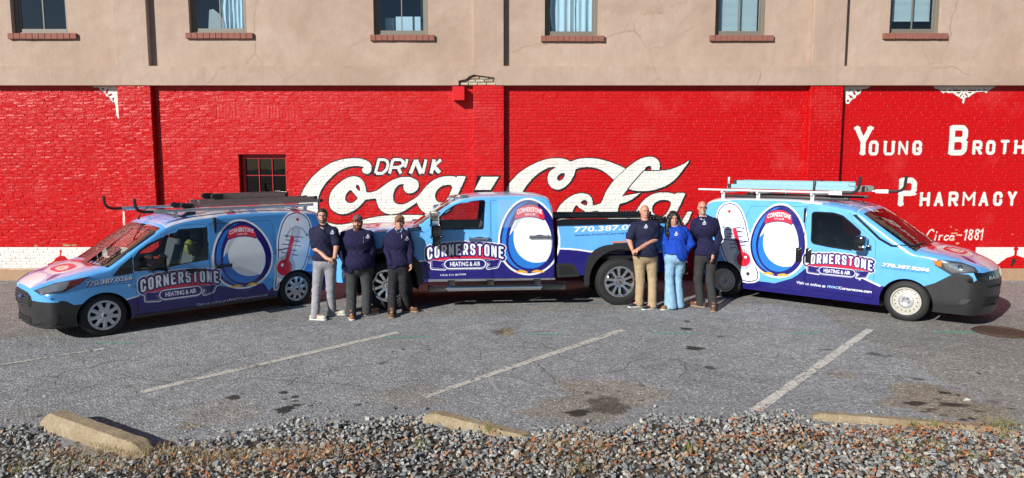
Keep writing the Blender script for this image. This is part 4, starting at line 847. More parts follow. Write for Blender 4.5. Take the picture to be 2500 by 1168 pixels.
def blades(name, centres, n, L, mats, spread=.1, lie=.5):
    C_ = centres[rng.integers(0, len(centres), n)]; X = C_[:, 0] + rng.normal(0, spread, n) * C_[:, 2]; Y = C_[:, 1] + rng.normal(0, spread, n) * C_[:, 3]; a = rng.uniform(0, 6.28, n); l = L * rng.uniform(.4, 1.2, n); le = rng.uniform(lie * .4, lie, n)
    Z0 = zg(X, Y) + .01; dx, dy, dz = np.cos(a) * np.sin(le) * l, np.sin(a) * np.sin(le) * l, np.cos(le) * l; w = .0022
    P = np.stack([np.stack([X - np.sin(a) * w, Y + np.cos(a) * w, Z0], 1), np.stack([X + np.sin(a) * w, Y - np.cos(a) * w, Z0], 1), np.stack([X + dx, Y + dy, Z0 + dz], 1)], 1)
    o = np_mesh(name, P.reshape(-1, 3), np.arange(n * 3).reshape(n, 3), mats, kind='stuff'); o.data.polygons.foreach_set('material_index', rng.integers(0, len(mats), n).astype(np.int32))
def gg(z_, x, y, a=1, b=1): p = gp(*z_(x, y)); return (p[0], p[1], a, b)
GM = [plain('green_blade', (.12, .17, .03), .7), plain('yellow_blade', (.34, .30, .09), .7), plain('olive_blade', (.2, .2, .05), .7)]
blades('weed_tufts', np.array([gg(E3, 1650, 840), gg(E3, 1740, 740, .6), gg(E3, 960, 910), gg(E3, 1890, 880, .7), gg(E3, 1750, 990), gg(E3, 2350, 840), gg(E3, 2450, 770, 1.2), gg(E3, 2320, 770), gg(E3, 2150, 970, .8), gg(E3, 240, 900, .6), gg(E3, 1900, 760, .7), gg(E2, 1090, 780, .4), gg(E2, 640, 870, .6), gg(E2, 1740, 1050), gg(E2, 2460, 900, .5), gg(E1, 100, 1050, .8), gg(E1, 470, 1040, .6)]), 1500, .075, GM, .07, .9)
HM = [plain('straw', (.5, .38, .2), .8), plain('dry_stalk', (.36, .22, .11), .8)]
blades('dry_grass', np.array([gg(E1, 1050, 960, 5, 1), gg(E1, 1350, 930, 5, 1), gg(E1, 1700, 950, 5, 1), gg(E1, 800, 1040, 5, 1), gg(E1, 2050, 930, 4, 1), gg(E1, 1900, 980, 4, 1.2), gg(E1, 1200, 1050, 5, 1), gg(E2, 1600, 1000, 5, 1.5), gg(E2, 1700, 900, 3, 1), gg(E1, 500, 940, 3, 1)]), 6000, .07, HM, .09, 1.5)
# ================================================================== VEHICLE TOOLS
def pip(poly, x, y):
    """vectorised point in polygon"""
    P = np.asarray(poly, float); x = np.asarray(x); y = np.asarray(y); r = np.zeros(x.shape, bool); n = len(P)
    for i in range(n):
        x1, y1 = P[i]; x2, y2 = P[(i + 1) % n]
        if y1 == y2: continue
        c = (y1 > y) != (y2 > y); r ^= c & (x < (x2 - x1) * (y - y1) / (y2 - y1) + x1)
    return r
def tri2d(polys, grid, bbox, inside, extra=None):
    """constrained triangulation; inside(cx,cy)->labels array (object) ; returns verts, {label: faces}"""
    V = []; E_ = []
    for p in polys:
        n = len(V); V += [tuple(map(float, q)) for q in p]; E_ += [(n + i, n + (i + 1) % len(p)) for i in range(len(p))]
    allp = np.array(V); seg = [(np.array(V[a]), np.array(V[b])) for a, b in E_]
    gx = np.arange(bbox[0] + grid * .4, bbox[1], grid); gy = np.arange(bbox[2] + grid * .4, bbox[3], grid * .87)
    G = np.array([(x + (grid * .5 if j % 2 else 0), y) for j, y in enumerate(gy) for x in gx]) if len(gx) and len(gy) else np.zeros((0, 2))
    if len(G):
        dmin = np.full(len(G), 9.0)
        for a, b in seg:
            d = b - a; L = d @ d
            if L < 1e-12: continue
            t = np.clip(((G - a) @ d) / L, 0, 1); q = a + t[:, None] * d; dmin = np.minimum(dmin, np.hypot(*(G - q).T))
        G = G[dmin > grid * .38]; V += [tuple(g) for g in G]
    vo, eo, fo, *_ = delaunay_2d_cdt([Vector(v) for v in V], E_, [], 0, 1e-6)
    VO = np.array([v[:] for v in vo]); F_ = np.array([f for f in fo if len(f) == 3]); c = VO[F_].mean(1)
    lab = inside(c[:, 0], c[:, 1]); out = {}
    for l in set(x for x in lab if x): out[l] = F_[[i for i, q in enumerate(lab) if q == l]]
    return VO, out
def resample(P, step):
    P = [np.array(p, float) for p in P]; out = []
    for i in range(len(P) - 1):
        p0 = P[max(i - 1, 0)]; p1 = P[i]; p2 = P[i + 1]; p3 = P[min(i + 2, len(P) - 1)]
        L = np.hypot(*(p2 - p1)[:2]); n = max(1, int(round(L / step)))
        l0 = max(np.hypot(*(p1 - p0)[:2]), 1e-6) if i else L; l2 = max(np.hypot(*(p3 - p2)[:2]), 1e-6) if i < len(P) - 2 else L
        m1 = (p2 - p1) / L if i == 0 else ((p1 - p0) / l0 * L + (p2 - p1) / L * l0) / (L + l0)
        m2 = (p2 - p1) / L if i == len(P) - 2 else ((p2 - p1) / L * l2 + (p3 - p2) / l2 * L) / (L + l2)
        for k in range(n):
            t = k / n; h = (2 * t ** 3 - 3 * t * t + 1, t ** 3 - 2 * t * t + t, -2 * t ** 3 + 3 * t * t, t ** 3 - t * t)
            out.append(h[0] * p1 + h[1] * m1 * L + h[2] * p2 + h[3] * m2 * L)
    out.append(P[-1]); return out
def shrink(poly, d):
    P = np.array(poly, float); n = len(P); A = sum(P[i][0] * P[(i + 1) % n][1] - P[(i + 1) % n][0] * P[i][1] for i in range(n)); s = 1 if A > 0 else -1; out = []
    for i in range(n):
        a = P[i] - P[i - 1]; b = P[(i + 1) % n] - P[i]; na = np.array([-a[1], a[0]]) / max(np.hypot(*a), 1e-9); nb = np.array([-b[1], b[0]]) / max(np.hypot(*b), 1e-9)
        m = na + nb; m /= max(np.hypot(*m), 1e-6); out.append(P[i] + m * d * s / max(.5, m @ na))
    return [tuple(p) for p in out]
def rounded(poly, r=.03, n=4):
    P = [np.array(p, float) for p in poly]; out = []
    for i in range(len(P)):
        a, b, c = P[i - 1], P[i], P[(i + 1) % len(P)]; la, lc = np.hypot(*(a - b)), np.hypot(*(c - b)); q = min(r, la * .45, lc * .45)
        p0 = b + (a - b) / la * q; p2 = b + (c - b) / lc * q
        for k in range(n + 1): t = k / n; out.append(tuple((1 - t) ** 2 * p0 + 2 * t * (1 - t) * b + t * t * p2))
    return out
def circle(cx, cz, r, n=40): return [(cx + r * math.cos(2 * math.pi * k / n), cz + r * math.sin(2 * math.pi * k / n)) for k in range(n)]
class Vehicle:
    def __init__(s, name, pf, pr, Wh, label, cat, dz=0.0):
        O = at_ground(*pf); Rr = at_ground(*pr); s.wb = float(np.hypot(*(Rr - O)[:2])); s.d = (Rr - O) / s.wb
        n = np.array([-s.d[1], s.d[0], 0]); s.near = -1
        if n[1] < 0: n = -n; s.near = 1
        s.n = n; s.Wh = Wh; s.O = O + n * (Wh - .03); s.rz = math.atan2(s.d[1], s.d[0])
        s.root = empty(name, tuple(s.O), s.rz, label, cat)
        s.M = Matrix.Translation(Vector(s.O)) @ Matrix.Rotation(s.rz, 4, 'Z'); s.Mi = s.M.inverted(); s.bv = None
        s.w = lambda x, z: Wh + 0 * x
    def loc(s, px, py, inset=0.0):
        """photograph pixel -> local (x, z) on the plane `inset` metres inside the near flank"""
        r = ray(px, py); P0 = s.O - s.n * (s.Wh - inset); o = np.array([0, 0, CAM_H]); t = ((P0 - o) @ s.n) / (r @ s.n); P = o + t * r
        return float((P - s.O) @ s.d), float(P[2])
    def S(s, pts, Z=lambda x, y: (x, y)):
        out = []
        for p in pts:
            q = Z(*p); ins = 0.0
            for _ in range(4): x, z = s.loc(*q, ins); ins = s.Wh - float(s.w(np.array(x), np.array(z)))
            out.append((x, z))
        return out
    def side(s, parts, grid=.07):
        """builds flank sheets on both sides. parts: classify function etc already in s"""
    def build_body(s, prof, k, zs, arches, doors, mats, strip_part, side_regions=(), grid=.075, M_=26, glass=None, step=.045):
        """prof: (x,z,r); doors: list of (part name, outline, window or None); strip_part(x,z,nx,nz)->name;"""
        s.mats = mats; R = resample(prof, step); P = np.array([p[:2] for p in R]); rr = np.array([p[2] for p in R]); T = np.gradient(P, axis=0); T /= np.hypot(*T.T)[:, None]
        Nn = np.stack([-T[:, 1], T[:, 0]], 1)
        Q = P - Nn * rr[:, None]
        Q[:, 1] = np.maximum(Q[:, 1], zs)
        Q[0, 1] = zs; s.P, s.Q, s.Nn, s.r = P, Q, Nn, rr
        wQ = s.w(Q[:, 0], Q[:, 1]); al = np.linspace(-math.pi / 2, math.pi / 2, M_ + 1)
        kk = k(P[:, 0], P[:, 1]) if callable(k) else np.full(len(P), k)
        V = np.zeros((len(P), M_ + 1, 3))
        for j, a in enumerate(al):
            e = 2 / kk; g = np.sign(a) * np.abs(np.sin(a)) ** e; h = np.abs(np.cos(a)) ** e; h = np.where(abs(abs(a) - math.pi / 2) < 1e-6, 0, h)
            pt = Q + (P - Q) * h[:, None]; V[:, j, 0] = pt[:, 0]; V[:, j, 2] = pt[:, 1]; V[:, j, 1] = g * wQ
        s.V = V; bins = {}
        for i in range(len(P) - 1):
            for j in range(M_):
                c = V[i:i + 2, j:j + 2].reshape(-1, 3).mean(0); nm = strip_part(*(P[i] + P[i + 1]) / 2, c[1] / max(wQ[i], .01), c)
                if nm: bins.setdefault(nm, []).append((i, j))
        # flank
        outline = [tuple(q) for q in Q]; xb = np.arange(outline[-1][0] - .08, outline[0][0] + .04, -.08); outline += [(x, zs) for x in xb]
        apoly = [circle(cx, cz, r, 44) for cx, cz, r in arches]
        polys = [outline] + apoly; dl = []
        for nm, o, w_ in doors:
            inn = shrink(o, .005); dl.append((nm, o, inn, w_)); polys += [o, inn] + ([w_] if w_ else [])
        for nm, p in side_regions: polys.append(p)
        def inside(x, z):
            lab = np.where(pip(outline, x, z), 'body', None).astype(object)
            for nm, p in side_regions: lab[pip(p, x, z) & (lab != None)] = nm
            for nm, o, inn, w_ in dl:
                a = pip(o, x, z) & (lab != None); b = pip(inn, x, z); lab[a & ~b] = None; lab[a & b] = nm
                if w_: lab[a & pip(w_, x, z)] = 'W' + nm
            for ap in apoly: lab[pip(ap, x, z)] = None
            return lab
        VO, LF = tri2d(polys, grid, (min(q[0] for q in outline), max(q[0] for q in outline), zs, max(q[1] for q in outline)), inside)
        yw = s.w(VO[:, 0], VO[:, 1]); s.objs = {}
        geo = {}
        for nm, f in LF.items():
            if nm.startswith('W'): continue
            for sd in (-1, 1):
                key = (nm, sd) if nm != 'body' and nm in [d[0] for d in doors] else (nm, 0)
                vv = np.stack([VO[:, 0], sd * yw, VO[:, 1]], 1); ff = f if sd < 0 else f[:, ::-1]; geo.setdefault(key, []).append((vv, ff, 'side'))
        n_, m_ = V.shape[:2]
        for nm, cells in bins.items():
            ff = np.array([(i * m_ + j, (i + 1) * m_ + j, (i + 1) * m_ + j + 1, i * m_ + j + 1) for i, j in cells]); geo.setdefault((nm, 0), []).append((V.reshape(-1, 3), ff, 'top' if nm in ('hood', 'roof') else 'side'))
        allV = []; allF = []
        for (nm, sd), lst in geo.items():
            bm = bmesh.new(); uvl = bm.loops.layers.uv.new('UVMap')
            for vv, ff, kind in lst:
                used = np.unique(ff); mp = {int(u): bm.verts.new(vv[u]) for u in used}
                off = len(allV); 
                for f in ff:
                    try: F_ = bm.faces.new([mp[int(i)] for i in f])
                    except ValueError: continue
                    F_.smooth = True
                    for lp in F_.loops:
                        c = lp.vert.co; lp[uvl].uv = s.uv(c.x, c.z) if kind == 'side' else s.uv(c.x, 3.6 + c.y)
                allV += [tuple(v) for v in vv]; allF += [tuple(int(i) + off for i in f) for f in ff]
            bmesh.ops.remove_doubles(bm, verts=bm.verts[:], dist=.0008)
            me = bpy.data.meshes.new(nm); bm.to_mesh(me); bm.free()
            o = link_mesh(nm.split('/')[0], me, mats.get(nm, mats['body']), s.root, True); s.objs[(nm, sd)] = o
        s.bv = BVHTree.FromPolygons(allV, allF)
        # side glass
        for nm, o, inn, w_ in dl:
            if not w_: continue
            for sd in (-1, 1): s.flank(('window_pane'), shrink(w_, -.006), -.006, glass or M['glass'], sides=(sd,), parent=s.objs.get((nm, sd), s.root))
    def uv(s, x, v): return ((x - s.cv.x0) / (s.cv.x1 - s.cv.x0), (v - s.cv.z0) / (s.cv.z1 - s.cv.z0))
    def flank(s, name, poly, off, mat, thick=0.0, holes=(), sides=None, grid=.06, parent=None, label=None, yfun=None, bev=0.0):
        """a piece lying along the flank, `off` metres proud, with a rim of depth `thick`"""
        polys = [poly] + list(holes)
        def inside(x, z):
            l = pip(poly, x, z)
            for h in holes: l &= ~pip(h, x, z)
            return np.where(l, 'a', None).astype(object)
        P = np.array(poly); VO, LF = tri2d(polys, grid, (P[:, 0].min(), P[:, 0].max(), P[:, 1].min(), P[:, 1].max()), inside); f = LF['a']; res = []
        for sd in (sides or (-1, 1)):
            y = s.w(VO[:, 0], VO[:, 1]) + off if yfun is None else yfun(VO[:, 0], VO[:, 1]); vv = [(a, sd * b, c) for (a, c), b in zip(VO, y)]; ff = [tuple(map(int, q)) for q in (f if sd < 0 else f[:, ::-1])]
            if thick:
                for pl in polys:
                    n = len(vv); m = len(pl); A = np.array(pl); ya = (s.w(A[:, 0], A[:, 1]) + off if yfun is None else yfun(A[:, 0], A[:, 1]))
                    vv += [(a, sd * b, c) for (a, c), b in zip(A, ya)] + [(a, sd * (b - thick), c) for (a, c), b in zip(A, ya)]; ff += [(n + i, n + (i + 1) % m, n + m + (i + 1) % m, n + m + i) for i in range(m)]
            o = mesh_obj(name, vv, ff, mat, parent or s.root, True); bm = bmesh.new(); bm.from_mesh(o.data); bmesh.ops.remove_doubles(bm, verts=bm.verts[:], dist=1e-4)
            if thick: bmesh.ops.recalc_face_normals(bm, faces=bm.faces[:])
            bm.to_mesh(o.data); bm.free(); o.data.set_sharp_from_angle(angle=R_(40)); res.append(o)
            if label: o['label'] = label
        return res
    def hit(s, px, py):
        r = Vector(ray(px, py)); o = s.Mi @ Vector((0, 0, CAM_H)); d = (s.Mi.to_3x3() @ r).normalized(); return s.bv.ray_cast(o, d)
    def onbody(s, name, pts, Z, off, mat, thick=.0, grid=8, mirror=True, parent=None, smooth=True, holes=()):
        """a piece shaped over the bodywork: outline read in the photograph, laid on the real surface (and its twin on the other side)"""
        poly = [Z(*p) for p in pts]; hp = [[Z(*p) for p in h] for h in holes]
        dens = []
        for i in range(len(poly)):
            a, b = np.array(poly[i]), np.array(poly[(i + 1) % len(poly)]); n = max(1, int(np.hypot(*(b - a)) / grid))
            dens += [tuple(a + (b - a) * k / n) for k in range(n)]
        P = np.array(dens)
        def inside(x, z):
            l = pip(poly, x, z)
            for h in hp: l &= ~pip(h, x, z)
            return np.where(l, 'a', None).astype(object)
        VO, LF = tri2d([dens] + hp, grid, (P[:, 0].min(), P[:, 0].max(), P[:, 1].min(), P[:, 1].max()), inside); f = LF['a']
        pos = []; nor = []; ok = []
        for x, y in VO:
            h = s.hit(x, y)
            if h[0] is None: pos.append(Vector((0, 0, 0))); nor.append(Vector((0, 0, 1))); ok.append(False)
            else: pos.append(h[0]); nor.append(h[1]); ok.append(True)
        ok = np.array(ok); f = f[ok[f].all(1)]; cs = s.Mi @ Vector((0, 0, CAM_H)); vv = []
        # smooth the normals a little
        nor = [n if n.dot(cs - p) > 0 else -n for n, p in zip(nor, pos)]
        acc = [Vector(n) for n in nor]
        for t in f:
            for a in t:
                for b in t: acc[a] += nor[b]
        top = [p + a.normalized() * off for p, a in zip(pos, acc)]; bot = [p - a.normalized() * thick for p, a in zip(pos, acc)]
        edges = {}
        for t in f:
            for i in range(3): e = (int(t[i]), int(t[(i + 1) % 3])); edges[e] = 1
        bd = [e for e in edges if (e[1], e[0]) not in edges]; res = []
        for mir in ((1, -1) if mirror else (1,)):
            n = len(top); v = [(p.x, p.y * mir, p.z) for p in top]; ff = [tuple(map(int, t)) for t in f]
            if thick: v += [(p.x, p.y * mir, p.z) for p in bot]; ff += [(a, b, b + n, a + n) for a, b in bd]
            o = mesh_obj(name, v, ff, mat, parent or s.root, smooth); bm = bmesh.new(); bm.from_mesh(o.data); bmesh.ops.delete(bm, geom=[q for q in bm.verts if not q.link_faces], context='VERTS')
            bmesh.ops.recalc_face_normals(bm, faces=bm.faces[:]); bm.to_mesh(o.data); bm.free(); o.data.set_sharp_from_angle(angle=R_(40)); res.append(o)
        return res
    def rod(s, name, pts, Z, r, mat, off=.02):
        P = []
        for p in pts:
            h = s.hit(*Z(*p))
            if h[0] is None: return
            n = h[1] if h[1].z > 0 else -h[1]; P.append(h[0] + n * off)
        g = MB(); g.tube(P, r, 6); s.part(name, g, mat)
    def wells(s, arches, depth=.5):
        for cx, cz, r in arches:
            for sd in (-1, 1):
                g = MB(); n = 20; vs = []
                for k in range(n + 1):
                    a = R_(-25) + (R_(230)) * k / n
                    for y in (s.Wh - .012, s.Wh - depth): vs.append((cx + (r + .004) * math.cos(a), sd * y, max(.2, cz + (r + .004) * math.sin(a))))
                g.add(vs, [(2 * k, 2 * k + 1, 2 * k + 3, 2 * k + 2) for k in range(n)]); c = len(g.v); g.add([(cx, sd * (s.Wh - depth), cz)] + [vs[2 * k + 1] for k in range(n + 1)], [(0, k + 1, k + 2) for k in range(n)])
                g.build('wheel_arch_liner', M['dark'], s.root)
    def part(s, name, g, mat, smooth=True, parent=None): return g.build(name, mat, parent or s.root, smooth)
def wrap_material(name, img, rough=.2):
    m, t, b = nt(name); uv = N(t, 'ShaderNodeUVMap'); uv.uv_map = 'UVMap'; im = N(t, 'ShaderNodeTexImage', image=img, extension='EXTEND'); t.links.new(uv.outputs[0], im.inputs[0])
    n = noise(t, 3, 4); c = mixc(t, 1.0, im.outputs[0], ramp(t, n, [(.3, .94), (.7, 1.03)]), 'MULTIPLY')
    g = N(t, 'ShaderNodeNewGeometry'); c2 = mixc(t, g.outputs['Backfacing'], c, (.02, .021, .023)); t.links.new(c2, b.inputs['Base Color'])
    t.links.new(ramp(t, noise(t, 6, 5), [(.3, rough - .05), (.7, rough + .07)]), b.inputs['Roughness']); b.inputs['Coat Weight'].default_value = .35; b.inputs['Coat Roughness'].default_value = .05
    bump(t, b, noise(t, 2.2, 2), .04, .03); return m
# ------------------------------------------------------------------ wheels
def plate(poly, holes, yf, thick, grid, mat, name, parent):
    def inside(x, z):
        l = pip(poly, x, z)
        for h in holes: l &= ~pip(h, x, z)
        return np.where(l, 'a', None).astype(object)
    P = np.array(poly); VO, LF = tri2d([poly] + list(holes), grid, (P[:, 0].min(), P[:, 0].max(), P[:, 1].min(), P[:, 1].max()), inside); f = LF['a']
    vv = [(a, yf(a, c), c) for a, c in VO]; ff = [tuple(map(int, q)) for q in f]
    for pl in [poly] + list(holes):
        n = len(vv); m = len(pl); vv += [(a, yf(a, c), c) for a, c in pl] + [(a, yf(a, c) + thick, c) for a, c in pl]; ff += [(n + i, n + (i + 1) % m, n + m + (i + 1) % m, n + m + i) for i in range(m)]
    o = mesh_obj(name, vv, ff, mat, parent, True); bm = bmesh.new(); bm.from_mesh(o.data); bmesh.ops.remove_doubles(bm, verts=bm.verts[:], dist=1e-5); bmesh.ops.recalc_face_normals(bm, faces=bm.faces[:]); bm.to_mesh(o.data); bm.free(); o.data.set_sharp_from_angle(angle=R_(30)); return o
def make_wheel(kind, R, W, rr):
    """axis along y, outer face towards -y; returns the wheel part with its sub-parts"""
    w2 = W / 2; g = MB()
    prof = [(rr - .012, -w2 + .03), (rr + .004, -w2 + .008), (rr + .03, -w2), (R - .06, -w2 + .002), (R - .025, -w2 + .012), (R - .006, -w2 + .03)]
    ng = 4
    for i in range(ng):
        a = -w2 + .035 + (W - .07) * i / ng; b = -w2 + .035 + (W - .07) * (i + 1) / ng; prof += [(R, a), (R, b - .008), (R - .009, b - .007), (R - .009, b - .001)]
    prof += [(R, w2 - .034), (R - .02, w2 - .012), (R - .06, w2), (rr, w2)]
    g.lathe_y(prof, 72)
    # tread blocks on the shoulder
    nb = 60 if kind == 'truck' else 0
    for k in range(nb):
        a = 2 * math.pi * k / nb; c, s_ = math.cos(a), math.sin(a); Mx = Matrix(((c, 0, -s_, 0), (0, 1, 0, 0), (s_, 0, c, 0), (0, 0, 0, 1)))
        g.box(R - .03, R + .004, -w2 + .002, -w2 + .04, -.013, .013, Mx)
    o = g.build('wheel', M['rubber'], None, True)
    def sub(n, gg, mat): q = gg.build(n, mat, o, True); return q
    g = MB(); g.lathe_y([(rr + .006, -w2 + .006), (rr + .002, -w2 - .004), (rr - .012, -w2 - .004), (rr - .02, -w2 + .012), (rr - .03, -w2 + .05), (rr - .04, w2 - .05)], 64)
    sub('rim', g, {'steel': M['steel_white'], 'cover': M['silver'], 'truck': M['chrome']}[kind])
    g = MB(); g.lathe_y([(.0, -w2 + .07), (rr - .02, -w2 + .075)], 32); g.lathe_y([(.02, -w2 + .05), (.09, -w2 + .055), (.09, -w2 + .08)], 24); sub('brake_disc', g, M['dark'])
    if kind == 'steel':
        ro = rr - .018; hs = [circle((rr - .055) * math.cos(2 * math.pi * k / 16), (rr - .055) * math.sin(2 * math.pi * k / 16), .0105, 10) for k in range(16)]
        yf = lambda x, z: -w2 + .028 - .012 * math.exp(-((math.hypot(x, z) - .125) / .03) ** 2) + .02 * max(0, min(1, (math.hypot(x, z) - rr + .045) / .03))
        plate(circle(0, 0, ro, 64), hs, yf, .015, .022, M['steel_white'], 'wheel_disc', o)
        g = MB(); g.lathe_y([(.118, -w2 + .012), (.112, -w2 - .002), (.09, -w2 - .008), (.055, -w2 - .004), (.045, -w2 + .004), (.03, -w2 + .006), (0, -w2 + .004)], 40)
        for k in range(5): a = 2 * math.pi * k / 5 + .3; g.ell((.066 * math.cos(a), -w2 - .006, .066 * math.sin(a)), (.014, .008, .014))
        sub('centre_cap', g, M['silver'])
        g = MB()
        for k in range(5): a = 2 * math.pi * k / 5 + .93; g.ell((.05 * math.cos(a), -w2 - .001, .05 * math.sin(a)), (.009, .006, .009))
        sub('lug_holes', g, M['dark'])
    elif kind == 'cover':
        ro = rr + .001; hs = []; n = 9
        for k in range(n):
            a0 = 2 * math.pi * k / n + .2; d = .195
            pts = [(.118, a0 - .09), (.135, a0 - .15), (.165, a0 - .17), (.192, a0 - .2), (.197, a0), (.192, a0 + .2), (.165, a0 + .17), (.135, a0 + .15), (.118, a0 + .09)]
            hs.append([(r * rr / .225 * math.cos(a), r * rr / .225 * math.sin(a)) for r, a in pts])
        yf = lambda x, z: -w2 - .012 + .02 * (math.hypot(x, z) / rr) ** 2 + .005 * math.cos(n * (math.atan2(z, x) - .2)) * min(1, math.hypot(x, z) / .1) * (1 if math.hypot(x, z) < rr * .88 else 0)
        plate(circle(0, 0, ro, 72), hs, yf, .02, .016, M['silver'], 'wheel_cover', o)
        g = MB(); g.lathe_y([(.04, -w2 - .006), (.038, -w2 - .018), (.03, -w2 - .022), (.0, -w2 - .022)], 28); sub('hub_cap', g, M['silver'])
        g = MB(); g.lathe_y([(.026, -w2 - .0205), (.024, -w2 - .0245), (.0, -w2 - .0245)], 20); sub('badge', g, plain('navy_badge', (.01, .02, .06), .2))
    else:
        hs = []
        for k in range(10):
            a0 = 2 * math.pi * (k + .5) / 10; ins, out = .11, rr - .045; wd = .27 if k % 2 else .19
            pts = [(ins, a0 - .1), (ins * 1.3, a0 - wd * .62), (out * .8, a0 - wd * .85), (out, a0 - wd * .8), (out + .012, a0), (out, a0 + wd * .8), (out * .8, a0 + wd * .85), (ins * 1.3, a0 + wd * .62), (ins, a0 + .1)]
            hs.append([(r * math.cos(a), r * math.sin(a)) for r, a in pts])
        def yf(x, z):
            r = math.hypot(x, z); a = math.atan2(z, x); return -w2 + .012 + .035 * max(0, (rr * .75 - r) / rr) - .008 * abs(math.cos(5 * a)) * min(1, r / .12) + (.012 if r > rr - .03 else 0)
        plate(circle(0, 0, rr - .01, 80), hs, yf, .035, .02, M['chrome'], 'wheel_spokes', o)
        g = MB(); g.lathe_y([(.075, -w2 + .025), (.072, -w2 - .02), (.06, -w2 - .034), (.0, -w2 - .036)], 32); sub('hub_cap', g, M['chrome'])
        g = MB()
        for k in range(5): g.box(-.03 + .012 * k, -.024 + .012 * k, -w2 - .04, -w2 - .034, -.03, .03)
        sub('hub_badge', g, M['black_plastic'])
        g = MB()
        for k in range(8): a = 2 * math.pi * k / 8 + .2; c = (.096 * math.cos(a), .096 * math.sin(a)); g.tube([(c[0], -w2 + .03, c[1]), (c[0], -w2 - .012, c[1])], .011, 6)
        sub('lug_nuts', g, M['chrome'])
    return o
def put_wheels(v, kind, R, W, rr, xs, zc_, inset=.0, steer=0.0):
    base = make_wheel(kind, R, W, rr)
    for i, (x, sd) in enumerate((x, sd) for x in xs for sd in (v.near, -v.near)):
        if i == 0: o = base
        else:
            o = base.copy(); COL.objects.link(o)
            for ch in base.children: c = ch.copy(); COL.objects.link(c); c.parent = o
        o.parent = v.root; o.location = (x, sd * (v.Wh - .03 - W / 2 - inset), zc_)
        o.rotation_euler = (0, random.uniform(0, 6), (math.pi if sd > 0 else 0) + (steer if x < 1 else 0))
def seat(v, x, y, z, name='seat', mat=None):
    g = MB(); g.bbox(x - .25, x + .25, y - .24, y + .24, z, z + .16, .05); Mx = Matrix.Translation((x + .22, y, z + .1)) @ Matrix.Rotation(R_(14), 4, 'Y')
    g.bbox(-.06, .07, -.24, .24, 0, .58, .05, Mx); g.bbox(-.04, .05, -.13, .13, .62, .82, .04, Mx); v.part(name, g, mat or M['seat'])
# ------------------------------------------------------------------ wrap graphics shared by the vehicles
SKY_B, NAVY, WHITE, CRIM, AZURE, GREY1 = (.105, .385, .82), (.013, .011, .15), (.80, .82, .84), (.62, .02, .045), (.02, .18, .62), (.45, .5, .56)
def logo(cv, F):
    """CORNERSTONE / HEATING & AIR. F maps logo space (x 0..1.41 m, z 0..1) to canvas metres"""
    Fm = lambda pts: [F(*p) for p in pts]; p = cv.p
    band = [(.06, .44), (.06, .585), (.2, .625), (.4, .655), (.6, .67), (.75, .672), (.95, .66), (1.15, .635), (1.33, .595), (1.33, .44), (1.33, .28), (1.1, .31), (.75, .325), (.4, .31), (.06, .27)]
    tails = [[(.1, .3), (.1, .13), (.33, .11), (.27, .2), (.35, .26)], [(1.05, .26), (1.16, .2), (1.1, .11), (1.27, .14), (1.33, .3)]]
    pill = [(.42 + .085 * math.cos(a), .205 + .085 * math.sin(a)) for a in np.linspace(math.pi / 2, 1.5 * math.pi, 12)] + [(.97 + .085 * math.cos(a), .205 + .085 * math.sin(a)) for a in np.linspace(-math.pi / 2, math.pi / 2, 12)]
    tx = np.zeros((cv.h, cv.w), bool); word = 'CORNERSTONE'; x0, x1 = .0, 1.41; wl = (x1 - x0) / len(word)
    top = lambda x: .56 + .14 * (1 - ((x - .705) / .705) ** 2) * .62; bot = lambda x: .385 - (.10) * ((x - .705) / .705) ** 2 + .02
    for i, ch in enumerate(word):
        a = x0 + wl * i + .017; b = x0 + wl * (i + 1) - .017; st = .036
        f = lambda u, v, a=a, b=b: F(a + st / 2 + u * (b - a - st), bot(a + u * (b - a)) + st / 2 + v * (top(a + u * (b - a)) - bot(a + u * (b - a)) - st))
        slab_letter(cv, tx, ch, f, st * LS_, .14)
    B = cv.union([Fm(band)]); T_ = cv.union([Fm(q) for q in tails]); PL = cv.mask(Fm(pill)); s_ = LS_
    big = B | T_ | PL | dilate(tx, .02 * p * s_)
    cv.paint(dilate(big, .036 * p * s_), WHITE)
    cv.paint(dilate(big, .018 * p * s_), NAVY)
    cv.paint(dilate(B, .004 * p * s_), WHITE); cv.paint(B, CRIM); cv.paint(dilate(T_, .006 * p * s_), WHITE); cv.paint(T_, NAVY)
    cv.paint(dilate(tx, .024 * p * s_), NAVY); cv.paint(tx, WHITE)
    cv.paint(dilate(PL, .03 * p * s_), NAVY); cv.paint(dilate(PL, .018 * p * s_), WHITE); cv.paint(PL, NAVY)
    cv.paint(text_mask(cv, 'HEATING & AIR', lambda u, v: F(.425 + u * .545, .155 + v * .1), .03, 1.0), WHITE)
LS_ = 1.0
